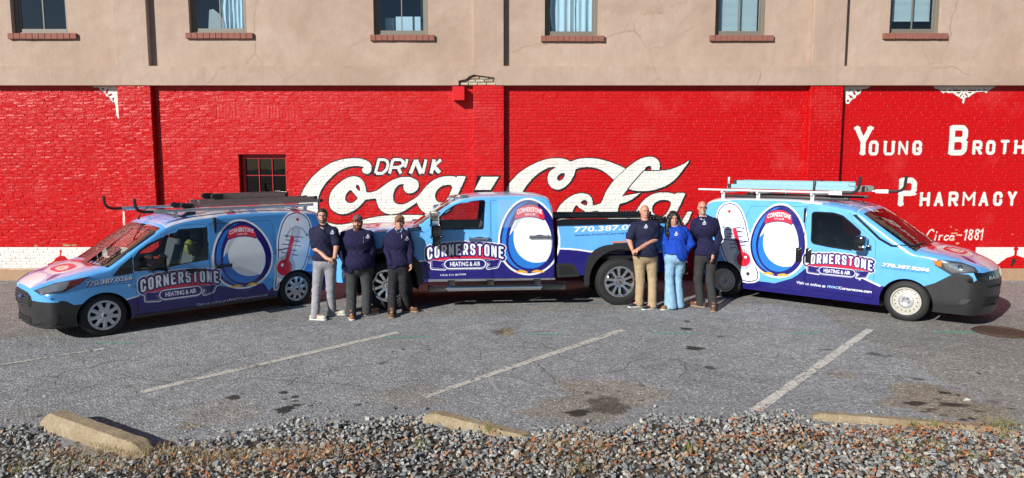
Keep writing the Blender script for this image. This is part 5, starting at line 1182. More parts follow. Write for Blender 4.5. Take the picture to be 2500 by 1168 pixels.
def badge_oval(cv, cx, cz, a, b, sgn=1, tilt=0.0):
    """plain oval badge: white rim, navy ring with a bright blue crescent, white field, and the red name patch at its top"""
    def el(ka, kb, ox=0, oz=0, n=80):
        return [(cx + ox + (ka * math.cos(t) * (1 - .13 * math.sin(t))), cz + oz + kb * math.sin(t)) for t in np.linspace(0, 2 * math.pi, n, endpoint=False)]
    cv.poly(el(a + .035, b + .035), WHITE); cv.poly(el(a, b), NAVY)
    q = cv.mask(el(a * .93, b * .94)) & ~cv.mask(el(a * .9, b * .95, sgn * .06, 0)); cv.paint(q, AZURE)
    wf = cv.mask(el(a * .74, b * .8, sgn * .02, -.045)); cv.paint(wf, WHITE)
    w1_ = cv.mask(el(a * .74, b * .8, sgn * -.10, -.33)) & wf; w2_ = cv.mask(el(a * .80, b * .8, sgn * .14, .06)); cv.paint(w1_ & ~w2_ & wf, AZURE)
    g1_ = cv.mask(el(a * .70, b * .76, sgn * .02, -.045)); g2_ = cv.mask(el(a * .72, b * .78, sgn * .07, -.10)); cv.paint(g1_ & ~g2_ & ~cv.mask(el(a * .74, b * .8, sgn * -.10, -.33)), (.55, .60, .68))
    for q_ in (-.34, .22):
        cv.poly(chaikin([(cx + a * (q_ + dx), cz - b * (.92 + dz)) for dx, dz in ((-.2, .06), (0, -.03), (.26, .02), (.3, .07), (.05, .05))], 2), (.80, .38, .03))
    pt = [(cx + dx * a, cz + dz * b) for dx, dz in ((-.5, .46), (-.42, .74), (-.2, .84), (.1, .87), (.34, .82), (.5, .7), (.56, .44), (.3, .53), (0, .56), (-.3, .53))]
    m = cv.mask(chaikin(pt, 2)); cv.paint(dilate(m, .014 * cv.p), NAVY); cv.paint(m, CRIM)
    def F(u, v): x = cx - .4 * a + u * .86 * a if sgn > 0 else cx + .46 * a - u * .86 * a; k = (u - .5); return (x, cz + b * (.63 + .05 - .3 * k * k) + v * .09 * b / .7)
    cv.paint(text_mask(cv, 'CORNERSTONE', F, .03), WHITE)
    def F2(u, v): x = cx - .14 * a + u * .36 * a if sgn > 0 else cx + .2 * a - u * .36 * a; return (x, cz + b * .585 + v * .04 * b / .7)
    cv.paint(text_mask(cv, 'HEATING & AIR', F2, .02), WHITE)
def thermometer(cv, S_, cap, bulb, rb, tube_a, tube_b, col_top, ticks, ground=None):
    """white round-topped thermometer board; arguments in local metres"""
    m = cv.mask(chaikin(cap, 2)); cv.paint(dilate(m, .045 * cv.p), WHITE); cv.paint(dilate(m, .018 * cv.p), NAVY); cv.paint(m, WHITE)
    tb = cv.smask([tube_a, tube_b], .16); cv.paint(tb, GREY1); cv.paint(cv.smask([tube_a, tube_b], .10), (.6, .64, .68))
    m = cv.mask(circle(bulb[0], bulb[1], rb * 1.45)); cv.paint(m, GREY1)
    cv.line([col_top, bulb], .075, CRIM); cv.poly(circle(bulb[0], bulb[1], rb), CRIM); cv.poly(circle(bulb[0] - rb * .3, bulb[1] + rb * .35, rb * .2), WHITE)
    br = tube_b; cv.line([(br[0] - .2, br[1] - .1), (br[0] - .12, br[1] + .02), (br[0], br[1] + .06), (br[0] + .12, br[1] + .02), (br[0] + .2, br[1] - .1)], .035, GREY1)
    for sx in (-.2, .2): cv.poly(circle(br[0] + sx, br[1] - .1, .035, 12), GREY1); cv.poly(circle(br[0] + sx, br[1] - .1, .014, 10), NAVY)
    for a, b in ticks: cv.line([a, b], .014, NAVY)
    t = max(p[1] for p in cap); c = sum(p[0] for p in cap) / len(cap)
Z0 = lambda x, y: (x / 2.7778, 440 + y / 2.7778)
Z1 = lambda x, y: (30 + x / 3.435, 500 + y / 3.435)
Z2 = lambda x, y: (400 + x / 3.435, 460 + y / 3.435)
Z3 = lambda x, y: (800 + x / 3.65, 460 + y / 3.65)
Z4 = lambda x, y: (1180 + x / 3.65, 460 + y / 3.65)
Z5 = lambda x, y: (1700 + x / 3.435, 430 + y / 3.435)
Z6 = lambda x, y: (2080 + x / 3.1575, 430 + y / 3.1575)
ZR = lambda x, y: (1700 + x / 3.0738, 420 + y / 3.0738)
M['lens'] = plain('lamp_reflector', (.36, .39, .43), .12, .7, var=.35, vs_=22)
M['lens_dark'] = plain('lamp_housing', (.05, .055, .06), .25, var=.2)
M['bumper'] = plain('textured_bumper', (.022, .022, .024), .38, var=.12, bmp=.12, bs=260)
for k_ in ('chrome',): pass
M['white_strip'] = plain('white_roof', (.74, .75, .76), .25, coat=.3)
def S1(v, p, Z): return v.S([p], Z)[0]
def logoF(v, l, r, t, b):
    (xl_, _), (xr_, _) = l, r
    k = (xr_ - xl_) / 1.41; zt_, zb_ = t, b; s = (zt_ - zb_) / (.708 - .084)
    return lambda x, z: (xl_ + x * k, zb_ + (z - .084) * s), abs(k)
def txt_at(cv, v, txt, a, b, c, Z, col, bold=.02, shadow=None, Zb=None):
    """a lower left, b lower right, c upper left in the photograph"""
    A, C = v.S([a, c], Z); B = S1(v, b, Zb or Z); A, B, C = map(np.array, (A, B, C)); f = lambda u, w_: A + (B - A) * u + (C - A) * w_
    if shadow is not None: cv.paint(dilate(text_mask(cv, txt, lambda u, w_: f(u, w_) + np.array([.006, -.008]), bold), .006 * cv.p), shadow)
    cv.paint(text_mask(cv, txt, f, bold), col)
def cab_inside(v, xs, z, wheel_x, wheel_y, far=True):
    seat(v, xs, -.4, z); seat(v, xs, .4, z)
    g = MB(); g.bbox(wheel_x - .32, wheel_x - .02, -.74, .74, z + .05, z + .36, .06); v.part('dashboard', g, M['trim_dark'])
    g = MB(); n = 24; pts = []
    Mx = Matrix.Translation((wheel_x + .16, wheel_y, z + .38)) @ Matrix.Rotation(R_(62), 4, 'Y')
    pts = [Mx @ Vector((.19 * math.cos(t), .19 * math.sin(t), 0)) for t in np.linspace(0, 2 * math.pi, n + 1)]; g.tube(pts, .014, 6, False)
    g.tube([Mx @ Vector((-.18, 0, 0)), Mx @ Vector((.18, 0, 0))], .016, 5); g.tube([Mx @ Vector((0, 0, 0)), Mx @ Vector((0, 0, -.25))], .03, 6); v.part('steering_wheel', g, M['black_plastic'])
# ================================================================== LEFT VAN
v = Vehicle('cargo_van', (255, 822), (722, 748), .915, 'light blue cargo van under brown ladders, its nose pointing left', 'van')
v1 = v; Wh = .915
def w1(x, z, Wh=Wh):
    t = np.maximum(z - 1.02, 0); a = Wh - t * .14 - t ** 2 * .09 - np.maximum(.38 - z, 0) * .18
    f = np.clip((-.05 - x) / .8, 0, 1.2); a = a - .06 * f ** 2.0; g_ = np.clip((x - 3.1) / .8, 0, 1); return a - .06 * g_ ** 2
v.w = w1
prof = [(-.83, .215, .27), (-.832, .26, .27), (-.84, .38, .28), (-.855, .5, .3), (-.855, .62, .3), (-.845, .71, .28), (-.81, .79, .22), (-.72, .85, .17), (-.6, .90, .14), (-.35, .975, .11), (-.1, 1.03, .09), (.04, 1.052, .085), (.10, 1.066, .085), (.22, 1.145, .10), (.5, 1.345, .11), (.78, 1.535, .12), (.9, 1.61, .12), (1.05, 1.675, .12), (1.3, 1.735, .13), (1.75, 1.785, .14), (2.3, 1.81, .15), (3.2, 1.79, .15), (3.62, 1.755, .15), (3.78, 1.70, .14), (3.86, 1.58, .12), (3.9, 1.2, .10), (3.93, .8, .10), (3.95, .5, .1), (3.9, .2, .08)]
cv = Canvas(-1.1, 4.1, 0, 4.8, 220, SKY_B); v.cv = cv
wav = v.S([(590, 835), (700, 800), (950, 800), (1060, 765), (1180, 720)], Z1) + v.S([(0, 760), (380, 700), (480, 820), (600, 835), (835, 795), (880, 860), (950, 800), (1000, 770), (1130, 690), (1260, 700)], Z2)
cv.poly([(-1.1, .54)] + wav[:1] + wav + [(4.1, wav[-1][1]), (4.1, 0), (-1.1, 0)], NAVY); cv.line(v.S([(870, 785), (950, 800), (1060, 765)], Z1), .02, WHITE)
# upper rear body is a deeper blue panel above the van's rear quarter, as on the wrap
cv.poly(v.S([(370, 300), (440, 265), (900, 225), (1280, 215), (1320, 640), (1180, 690), (950, 560), (700, 560), (385, 560)], Z2), (.07, .27, .62))
cap = v.S([(930, 860), (960, 640), (962, 440), (985, 340), (1005, 280), (1045, 225), (1110, 208), (1170, 225), (1215, 280), (1228, 380), (1205, 540), (1160, 690), (1040, 720), (960, 800)], Z2)
tk = [v.S([(a, b), (c, d)], Z2) for a, b, c, d in ((1012, 398, 1060, 402), (1095, 405, 1160, 412), (1020, 433, 1050, 436), (1090, 440, 1140, 447), (990, 468, 1050, 473), (1085, 478, 1145, 486), (1010, 504, 1045, 506), (1075, 520, 1110, 524), (985, 540, 1040, 545), (1070, 556, 1120, 564))]
bl = S1(v, (1012, 665), Z2); thermometer(cv, None, cap, bl, .145, bl, S1(v, (1110, 350), Z2), S1(v, (1076, 415), Z2), tk)
cv.poly(circle(*S1(v, (1120, 262), Z2), .03), CRIM)
bo = v.S([(655, 545)], Z2)[0]; badge_oval(cv, bo[0] + .02, bo[1] - .02, .50, .565)
l, r = S1(v, (945, 735), Z0), S1(v, (1490, 680), Z0); F, LS_ = logoF(v, l, r, S1(v, (1200, 606), Z0)[1], S1(v, (1220, 803), Z0)[1]); logo(cv, F)
txt_at(cv, v, '770.387.0266', (612, 688), (1008, 630), (612, 648), Z1, WHITE, .03, NAVY); txt_at(cv, v, 'www.hvacCornerstone.com', (612, 703), (1015, 655), (612, 690), Z1, NAVY, .005)
txt_at(cv, v, 'Visit us online at HVACCornerstone.com', (272, 992), (868, 905), (272, 966), Z2, (.6, .62, .66), .008)
txt_at(cv, v, '24/7', (1203, 606), (1290, 600), (1203, 570), Z2, CRIM, .04, WHITE); txt_at(cv, v, 'SERVICE', (1205, 635), (1330, 625), (1205, 612), Z2, WHITE, .03)
# black A-pillar quarter and B-pillar gloss
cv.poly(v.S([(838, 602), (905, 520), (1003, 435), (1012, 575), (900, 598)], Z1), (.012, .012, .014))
DOOR1 = v.S([(1000, 440), (1060, 365), (1130, 315), (1240, 262), (1374, 205)], Z1) + v.S([(100, 320), (280, 298), (362, 308), (372, 420), (383, 600), (397, 800), (402, 1000)], Z2); DOOR1 += v.S([(1300, 945 + 70), (1075, 985 + 10), (1062, 960), (1045, 770), (1018, 590)], Z1)
DOOR1 = [(x, max(z, .24)) for x, z in DOOR1]
WIN1 = rounded(v.S([(1046, 430), (1090, 385), (1170, 335), (1280, 285)], Z1) + v.S([(0, 400), (60, 378), (150, 362), (325, 345), (330, 480), (300, 560), (240, 615), (0, 660)], Z2) + v.S([(1090, 540), (1060, 525)], Z1), .03)
cv.poly(shrink(v.S([(1012, 452), (1060, 385), (1130, 333), (1240, 280), (1374, 232)], Z1) + v.S([(120, 345), (360, 325), (375, 600), (200, 630), (0, 672)], Z2) + v.S([(1285, 525), (1060, 560), (1020, 560)], Z1), .0), (.012, .012, .014))
# roof and bonnet (plan view, y measured from 3.6)
cv.poly([(-1.0, 3.0), (-1.0, 4.2), (.12, 4.25), (.12, 2.95)], SKY_B)
HOODC = dict(w=(.70, .70, .74), n=NAVY, c=CRIM, l=(.42, .40, .66))
def hood_art(cv, x0, x1):
    L = x1 - x0
    P = lambda pts: chaikin([(x0 + L * a, 3.6 + b) for a, b in pts], 2)
    cv.poly(P([(0, -.42), (.3, -.62), (.75, -.7), (1.02, -.66), (1.02, .66), (.75, .7), (.3, .62), (0, .42), (-.1, 0)]), HOODC['l'])
    cv.poly(P([(-.1, -.36), (.12, -.4), (.3, -.3), (.34, 0), (.3, .3), (.12, .4), (-.1, .36), (-.14, 0)]), HOODC['w'])
    cv.poly(P([(.2, -.5), (.34, -.54), (.5, -.4), (.42, -.3), (.3, -.4)]), HOODC['n']); cv.poly(P([(.2, .5), (.34, .54), (.5, .4), (.42, .3), (.3, .4)]), HOODC['n'])
    cv.poly(P([(.36, -.3), (.5, -.42), (.72, -.46), (.85, -.3), (.85, .3), (.72, .46), (.5, .42), (.36, .3)]), HOODC['w'])
    cv.poly(P([(.46, -.28), (.6, -.36), (.74, -.3), (.78, 0), (.74, .3), (.6, .36), (.46, .28), (.44, 0)]), CRIM)
    cv.poly(P([(.5, -.18), (.6, -.22), (.68, -.1), (.68, .1), (.6, .22), (.5, .18)]), HOODC['w']); cv.poly(P([(.54, -.08), (.62, -.06), (.62, .06), (.54, .08)]), (.75, .45, .08))
    cv.poly(P([(.82, -.5), (.9, -.52), (.98, -.3), (.98, .3), (.9, .52), (.82, .5), (.9, 0)]), CRIM)
hood_art(cv, -.82, .08)
cv.poly([(.98, 2.6), (4.1, 2.6), (4.1, 4.6), (.98, 4.6)], (.56, .55, .66)); cv.poly([(1.0, 2.85), (1.5, 2.9), (1.5, 4.3), (1.0, 4.35)], (.2, .36, .72))
for k in range(6): cv.poly([(1.6 + k * .4, 2.75), (1.75 + k * .4, 2.75), (1.95 + k * .4, 4.45), (1.8 + k * .4, 4.45)], [(.7, .7, .72), (.5, .1, .14), (.25, .34, .66)][k % 3])
M['wrap_left'] = wrap_material('wrap_left_van', cv.image('wrap_left_van'))
def sp1(x, z, t, c):
    if .11 <= x <= .9 and z > 1.06: return 'windscreen' if abs(t) < .93 else 'body'
    if x < .10 and z > .80: return 'hood' if abs(t) < .93 else 'body'
    if z < .235 and x > 1: return 'rear_valance'
    if x >= .9 and z > 1.6: return 'roof' if abs(t) < .97 else 'body'
    if x < 0 and z < .62: return 'bumper'
    return 'body'
bump1 = v.S([(575, 838), (455, 842), (405, 818), (300, 830), (160, 842)], Z1)
breg = [(-.24, .53), (-.38, .545), (-.45, .60), (-.5, .62), (-1.2, .62), (-1.2, 0), (-.24, 0)]
zcut = bump1[2][1]
arches1 = [(.02, .30, .375), (3.18, .30, .375)]
mats = {'body': M['wrap_left'], 'rear_valance': M['bumper'], 'hood': M['wrap_left'], 'roof': M['wrap_left'], 'windscreen': M['glass'], 'bumper': M['bumper'], 'front_door': M['wrap_left'], 'sliding_door': M['wrap_left']}
x0s, x1s = S1(v, (383, 600), Z2)[0] + .012, S1(v, (945, 500), Z2)[0]
SLID = [(x0s, .27), (x1s - .12, .27), (x1s - .12, .42), (x1s - .02, .7), (x1s, 1.05), (x1s - .02, 1.5), (x1s - .05, 1.60), (x0s + .03, 1.60), (x0s - .01, 1.5), (x0s - .005, 1.0)]
v.build_body(prof, lambda x, z: np.where((x > .12) & (x < .9), 3.4, np.where(x >= .9, 3.2, np.where(x < -.6, 2.2, 2.8))), .215, arches1, [('front_door', rounded(DOOR1, .04), WIN1), ('sliding_door', SLID, None)], mats, sp1, [('bumper', breg)])
v.wells(arches1)
put_wheels(v, 'cover', .325, .20, .222, (.02, 3.18), .325)
g = MB(); g.box(.45, 2.75, -.8, .8, .2, .3); g.box(-.6, 3.8, -.4, .4, .2, .42); g.box(1.75, 1.78, -.84, .84, .3, 1.7); v.part('underbody', g, M['dark'])
cab_inside(v, 1.2, .62, .42, .0 - .4)
g = MB(); g.ell((1.42, -.62, 1.22), (.09, .06, .13)); v.part('yellow_vest', g, plain('hi_vis_vest', (.26, .24, .03), .8))
v.onbody('windscreen_seal', [(590, 492), (575, 478), (612, 452), (1000, 190), (1205, 222), (1195, 245), (830, 505), (795, 518), (700, 515), (600, 500)], Z1, .004, M['black_gloss'], .0, 10, False, holes=[[(622, 486), (1010, 200), (1165, 226), (800, 495), (690, 500)]])
v.onbody('headlight', [(180, 722), (345, 664), (480, 637), (650, 602), (560, 668), (440, 733), (240, 762)], Z1, .006, M['lens_dark'], .02, 7)
v.onbody('lamp_lens', [(215, 720), (345, 672), (470, 645), (500, 660), (420, 722), (250, 752)], Z1, .010, M['lens'], .004, 7)
v.onbody('amber_reflector', [(490, 645), (640, 606), (555, 663), (460, 715), (440, 712)], Z1, .011, plain('dark_red_lens', (.12, .015, .01), .12, coat=.5), .003, 7)
v.onbody('grille', [(62, 700), (90, 712), (130, 735), (158, 775), (163, 800), (152, 860), (110, 850), (60, 822), (52, 790), (50, 740)], Z1, .006, M['black_plastic'], .01, 7)
for k in range(4):
    v.onbody('grille_bar', [(58, 728 + 28 * k), (148, 768 + 24 * k), (148, 776 + 24 * k), (56, 738 + 28 * k)], Z1, .02, plain('grille_bar', (.035, .03, .03), .3), .01, 7)
v.onbody('badge', [(70, 752), (90, 748), (98, 762), (92, 778), (76, 780), (66, 768)], Z1, .03, plain('blue_oval_badge', (.02, .05, .2), .15, coat=.4), .01, 6, False)
v.onbody('lower_grille', [(85, 915), (150, 940), (165, 1000), (120, 990), (88, 945)], Z1, .004, M['dark'], .01, 7)
for k in range(2): v.onbody('grille_bar', [(88, 932 + 22 * k), (158, 962 + 20 * k), (158, 969 + 20 * k), (90, 939 + 22 * k)], Z1, .012, M['bumper'], .008, 7)
v.onbody('fog_lamp_bezel', [(215, 935), (385, 915), (380, 985), (360, 1010), (250, 995), (180, 1010), (175, 1000), (280, 985)], Z1, .012, M['bumper'], .012, 8)
v.onbody('fog_lamp', [(250, 945), (345, 930), (335, 985), (285, 990)], Z1, .006, M['dark'], .0, 8)
v.onbody('front_lip', [(62, 955), (150, 1000), (300, 1015), (440, 1010), (440, 1025), (290, 1035), (150, 1030), (100, 1000)], Z1, .02, M['bumper'], .03, 8)
v.rod('wiper', [(665, 505), (712.5, 468.5), (760, 432)], Z1, .009, M['black_plastic'])
v.rod('wiper', [(745, 510), (835.0, 445.0), (925, 380)], Z1, .009, M['black_plastic'])
for nm, pts, Z in (('side_light', circle(986, 679, 11, 12), Z1),):
    v.onbody(nm, pts, Z, .008, plain('side_light', (.6, .5, .4), .2), .004, 5)
# mirrors
for sd in (-1, 1):
    px = v.loc(*Z1(1215, 495), -.14); g = MB(); x, z = px
    g.bbox(x - .10, x + .09, sd * (Wh + .02), sd * (Wh + .24), z - .085, z + .10, .045); g.tube([(x - .02, sd * (Wh - .06), z - .06), (x - .02, sd * (Wh + .06), z - .05)], .035, 8); v.part('door_mirror', g, M['black_gloss'])
    q = S1(v, (497, 650), Z2); g = MB(); g.bbox(q[0] - .14, q[0] + .13, sd * (w1(q[0], q[1]) + .018), sd * (w1(q[0], q[1]) + .05), q[1] - .018, q[1] + .022, .012); g.bbox(q[0] - .13, q[0] - .05, sd * (w1(q[0], q[1]) - .01), sd * (w1(q[0], q[1]) + .03), q[1] - .03, q[1] + .02, .01); v.part('door_handle', g, M['black_gloss'])
    q = S1(v, (272, 688), Z2); g = MB(); g.bbox(q[0] - .13, q[0] + .13, sd * (w1(q[0], q[1]) + .015), sd * (w1(q[0], q[1]) + .045), q[1] - .016, q[1] + .018, .012); g.bbox(q[0] - .12, q[0] - .05, sd * (w1(q[0], q[1]) - .01), sd * (w1(q[0], q[1]) + .03), q[1] - .026, q[1] + .02, .01); v.part('door_handle', g, M['black_gloss'])
v.flank('rail_trim', [(x1s + .02, 1.065), (3.72, 1.10), (3.72, 1.115), (x1s + .02, 1.08)], .006, M['black_plastic'], .006)
q = v.S([(1040, 548), (1130, 560)], Z1)
v.flank('sill_trim', [(.45, .215), (2.78, .215), (2.78, .26), (.45, .26)], .012, M['bumper'], .02)
g = MB(); a = v.loc(*Z1(1088, 178), .75); b = v.loc(*Z1(1135, 108), .75); g.tube([(a[0], .0, 1.68), (a[0] + .05, 0, 1.78), (b[0] + .22, 0, 2.02)], [.02, .006, .003], 6); v.part('aerial', g, M['black_plastic'])
# ladder rack
rack_n, rack_f = .22, 1.55
a = v.loc(*Z1(1195, 70), rack_n); b = v.loc(*Z2(1250, 128), rack_n); zr = (a[1] + b[1]) / 2
def yy(ins, sd=-1): return sd * (Wh - ins)
c_ = v.loc(*Z1(930, 40), rack_f)
RZ = zr
for nm_y, xa in ((yy(rack_n), a[0]), (yy(rack_f), c_[0])):
    g = MB(); g.tube([(xa, nm_y, RZ), (b[0], nm_y, RZ)], .027, 10); g.bbox(xa - .02, xa + .2, nm_y - .03, nm_y + .03, RZ - .035, RZ + .03, .006); v.part('rack_rail', g, M['alu'])
    g = MB(); g.tube([(xa, nm_y, RZ), (xa - .16, nm_y, RZ + .002), (xa - .24, nm_y, RZ + .03), (xa - .28, nm_y, RZ + .09), (xa - .29, nm_y, RZ + .22)], .024, 8); v.part('rack_hook', g, M['black_plastic'])
for x in (a[0] + .32, 2.1, 3.25, b[0] - .15):
    g = MB(); g.bbox(x - .02, x + .02, yy(rack_n) - .03, yy(rack_f) + .03, RZ - .055, RZ - .02, .005)
    for y in (-.66, .66): g.bbox(x - .03, x + .03, y - .03, y + .03, 1.72, RZ - .05, .008)
    v.part('rack_crossbar', g, M['alu'])
g = MB(); q = v.loc(*Z2(632, 215), .2); g.tube([(q[0], -.7, RZ - .02), (q[0], -.74, 1.74)], .006, 6); v.part('strap', g, M['black_plastic'])
g = MB(); q = v.loc(*Z2(215, 240), .3); g.prism([(q[0] - .13, 1.72), (q[0] + .12, 1.73), (q[0] + .12, 1.86), (q[0] + .08, 1.87)], -.58, -.52); v.part('deflector', g, M['black_plastic'])
# ladders resting on the rack
def ladder(v, x0, x1, yc, z, wd, mat, label, rails=2, h=.085, foot=True, group=None, two=True, footmat=None, endmat=None, tilt=0.0):
    P = v.M @ Vector(((x0 + x1) / 2, yc, z)); e = empty('ladder', tuple(P), v.rz, label, 'ladder', group); e.rotation_euler = (0, tilt, v.rz); L = x1 - x0
    for sec, (dx, dw, dz, sh) in enumerate(((0, 0, 0, 0), (.15, -.05, h * .98, .1)) if two else ((0, 0, 0, 0),)):
        for sd in (-1, 1):
            g = MB(); y = sd * (wd / 2 + dw / 2); xa, xb = -L / 2 + dx, L / 2 - sh
            g.box(xa, xb, y - .004, y + .004, dz + .004, dz + h - .004); g.box(xa, xb, y - .004 - (.024 if sd > 0 else 0), y + .004 + (.024 if sd < 0 else 0), dz, dz + .006); g.box(xa, xb, y - .004 - (.024 if sd > 0 else 0), y + .004 + (.024 if sd < 0 else 0), dz + h - .006, dz + h)
            o = g.build('ladder_rail', mat, e)
            g = MB(); g.bbox(xb - .02, xb + .05, y - .012, y + .012, dz - .004, dz + h + .004, .005); g.build('end_cap', endmat or M['black_plastic'], e)
            if foot and sec == 0:
                g = MB(); g.bbox(xa - .12, xa + .04, y - .03, y + .03, dz - .02, dz + h + .01, .012); g.tube([(xa - .12, y - .035, dz + .04), (xa - .12, y + .035, dz + .04)], .045, 12); g.build('ladder_foot', footmat or M['black_plastic'], e)
        n = int(L / .305)
        for k in range(n):
            g = MB(); x = -L / 2 + .12 + dx + k * .305; g.tube([(x, -wd / 2 - dw / 2, dz + h / 2), (x, wd / 2 + dw / 2, dz + h / 2)], .016, 8)
            if x < L / 2 - sh - .03: g.build('rung', M['alu'], e, True)
    return e
M['brown_rail'] = plain('brown_fibreglass', (.30, .225, .205), .45, var=.22, vs_=7, bmp=.1)
M['blue_rail'] = plain('light_blue_fibreglass', (.25, .47, .56), .45, var=.14, vs_=9, bmp=.1)
x0, _ = v.loc(*Z2(215, 140), .55); x1, _ = v.loc(*Z2(1300, 110), .55)
ladder(v, x0, x1, -.20, RZ + .024, .44, M['brown_rail'], 'long brown extension ladder lying lowest on the left van rack', group=None, h=.058)
x0, zl = v.loc(*Z2(490, 70), .5); x1, _ = v.loc(*Z2(1035, 45), .5)
ladder(v, x0, x1, -.14, RZ + .155, .42, M['brown_rail'], 'short brown ladder stacked on top of the long one on the left van', h=.078, two=False)
# ================================================================== PICKUP TRUCK
v = Vehicle('pickup_truck', (945, 757), (1503, 746), 1.0, 'big light blue crew cab pickup truck parked in the middle before the mural', 'pickup truck')
vt = v; Wh = 1.0
def wt(x, z, Wh=Wh):
    t = np.maximum(z - 1.42, 0); a = Wh - t * .28 - t ** 2 * .12 - np.maximum(.6 - z, 0) * .1 - .02 * np.clip((z - 1.0) / .4, 0, 1)
    return a - .10 * np.clip((-.45 - x) / .5, 0, 1.2) ** 2
v.w = wt
prof = [(-.955, .50, .19), (-.956, .54, .2), (-.96, .66, .2), (-.955, .85, .2), (-.94, 1.05, .16), (-.925, 1.22, .14), (-.89, 1.335, .12), (-.78, 1.39, .10), (-.45, 1.425, .08), (0, 1.45, .075), (.38, 1.465, .07), (.46, 1.48, .07), (.58, 1.555, .08), (.9, 1.77, .09), (1.12, 1.91, .10), (1.25, 1.965, .10), (1.5, 2.015, .10), (2.0, 2.045, .095), (2.6, 2.04, .095), (2.86, 2.015, .09), (2.97, 1.96, .09), (3.0, 1.88, .08), (3.03, 1.5, .05), (3.04, 1.0, .04), (3.04, .58, .04), (3.03, .50, .03)]
cv = Canvas(-1.1, 5.5, 0, 4.8, 200, (.12, .415, .84)); v.cv = cv
TB = (.12, .415, .84)
wv = v.S([(820, 652), (860, 645), (900, 640)], Z3) + v.S([(0, 640), (200, 600), (560, 560), (650, 541), (760, 542), (860, 552), (950, 566)], Z4); ww = wv + [(5.5, wv[-1][1] - .03)]
cv.poly([(-.6, wv[0][1] - .02)] + ww + [(5.5, 0), (-.6, 0)], NAVY); cv.line(ww, .03, WHITE)
bo = S1(v, (410, 440), Z4); badge_oval(cv, bo[0], bo[1] + .01, .53, .66)
# rear door dark privacy glass carries the wrap in a greyer tone
rw = v.S([(120, 103), (480, 100), (505, 330), (480, 345), (130, 352)], Z4)
m = cv.mask(rw); cv.img[m] = cv.img[m] * .72 + np.array([.10, .12, .13])
bo2 = v.S([(690, 300), (700, 480), (640, 560)], Z4)
l, r = S1(v, (878, 590), Z3), S1(v, (190, 590), Z4); F, LS_ = logoF(v, l, r, S1(v, (1250, 470), Z3)[1], S1(v, (1230, 724), Z3)[1]); logo(cv, F)
txt_at(cv, v, '770.387.0266', (808, 396), (1480, 364), (812, 345), Z4, WHITE, .025); txt_at(cv, v, 'www.hvacCornerstone.com', (815, 432), (1560, 398), (815, 410), Z4, NAVY, .005)
txt_at(cv, v, 'LIC# CN 007599', (1005, 784), (1232, 777), (1005, 767), Z3, WHITE, .02)
hood_art(cv, -.85, .45); cv.poly([(.98, 2.6), (5.5, 2.6), (5.5, 4.6), (.98, 4.6)], (.30, .56, .82))
M['wrap_truck'] = wrap_material('wrap_truck', cv.image('wrap_truck'))
FD = v.S([(838, 430), (850, 400), (905, 372)], Z3) + v.S([(1000, 250), (1090, 165), (1190, 110), (1300, 92), (1448, 90)], Z3) + v.S([(66, 360), (60, 500), (75, 780), (75, 812)], Z4) + v.S([(905, 828), (880, 780), (850, 600)], Z3)
FW = rounded(v.S([(1000, 360), (1000, 262), (1060, 205), (1150, 148), (1230, 120), (1395, 113), (1380, 356)], Z3), .03)
x0 = S1(v, (75, 500), Z4)[0] + .012; RDr = [(x0 + .01, .54), (x0, 1.0), (x0 - .02, 1.45), (x0 - .015, 1.935)] + v.S([(300, 84), (500, 88)], Z4) + v.S([(560, 130), (600, 330), (610, 500), (600, 700), (560, 800)], Z4)
RW = rounded(rw, .03)
def spt(x, z, t, c):
    if .48 <= x <= 1.14 and z > 1.47: return 'windscreen' if abs(t) < .93 else 'body'
    if x < .47 and z > 1.34: return 'hood' if abs(t) < .94 else 'body'
    if x >= 1.14 and z > 1.9: return 'roof' if abs(t) < .97 else 'body'
    if x > 2.95 and 1.52 < z < 1.9: return 'rear_window' if abs(t) < .8 else 'body'
    if x < 0 and z < .86: return 'bumper'
    return 'body'
archt = [(.02, .50, .555)]
mats = {'body': M['wrap_truck'], 'hood': M['wrap_truck'], 'roof': M['wrap_truck'], 'windscreen': M['glass'], 'rear_window': M['glass_dark'], 'bumper': M['wrap_truck'], 'front_door': M['wrap_truck'], 'rear_door': M['wrap_truck']}
breg = [(-.52, .5), (-.55, .86), (-1.2, .86), (-1.2, .3), (-.52, .3)]
v.build_body(prof, lambda x, z: np.where(x > .5, 3.4, np.where(x < -.7, 3.0, 3.2)), .50, archt, [('front_door', FD, FW), ('rear_door', RDr, None)], mats, spt, [('bumper', breg)])
v.flank('rear_side_window', shrink(RW, -.005), .003, M['wrap_truck'], .004)
for o in [q for q in v.root.children if q.name.startswith('rear_side_window')]:
    uv = o.data.uv_layers.new(name='UVMap')
    for lp in o.data.loops: c = o.data.vertices[lp.vertex_index].co; uv.data[lp.index].uv = v.uv(c.x, c.z)
v.flank('window_trim', shrink(FW, -.02), .003, M['black_gloss'], .004, holes=[shrink(FW, .004)])
v.wells(archt, .6)
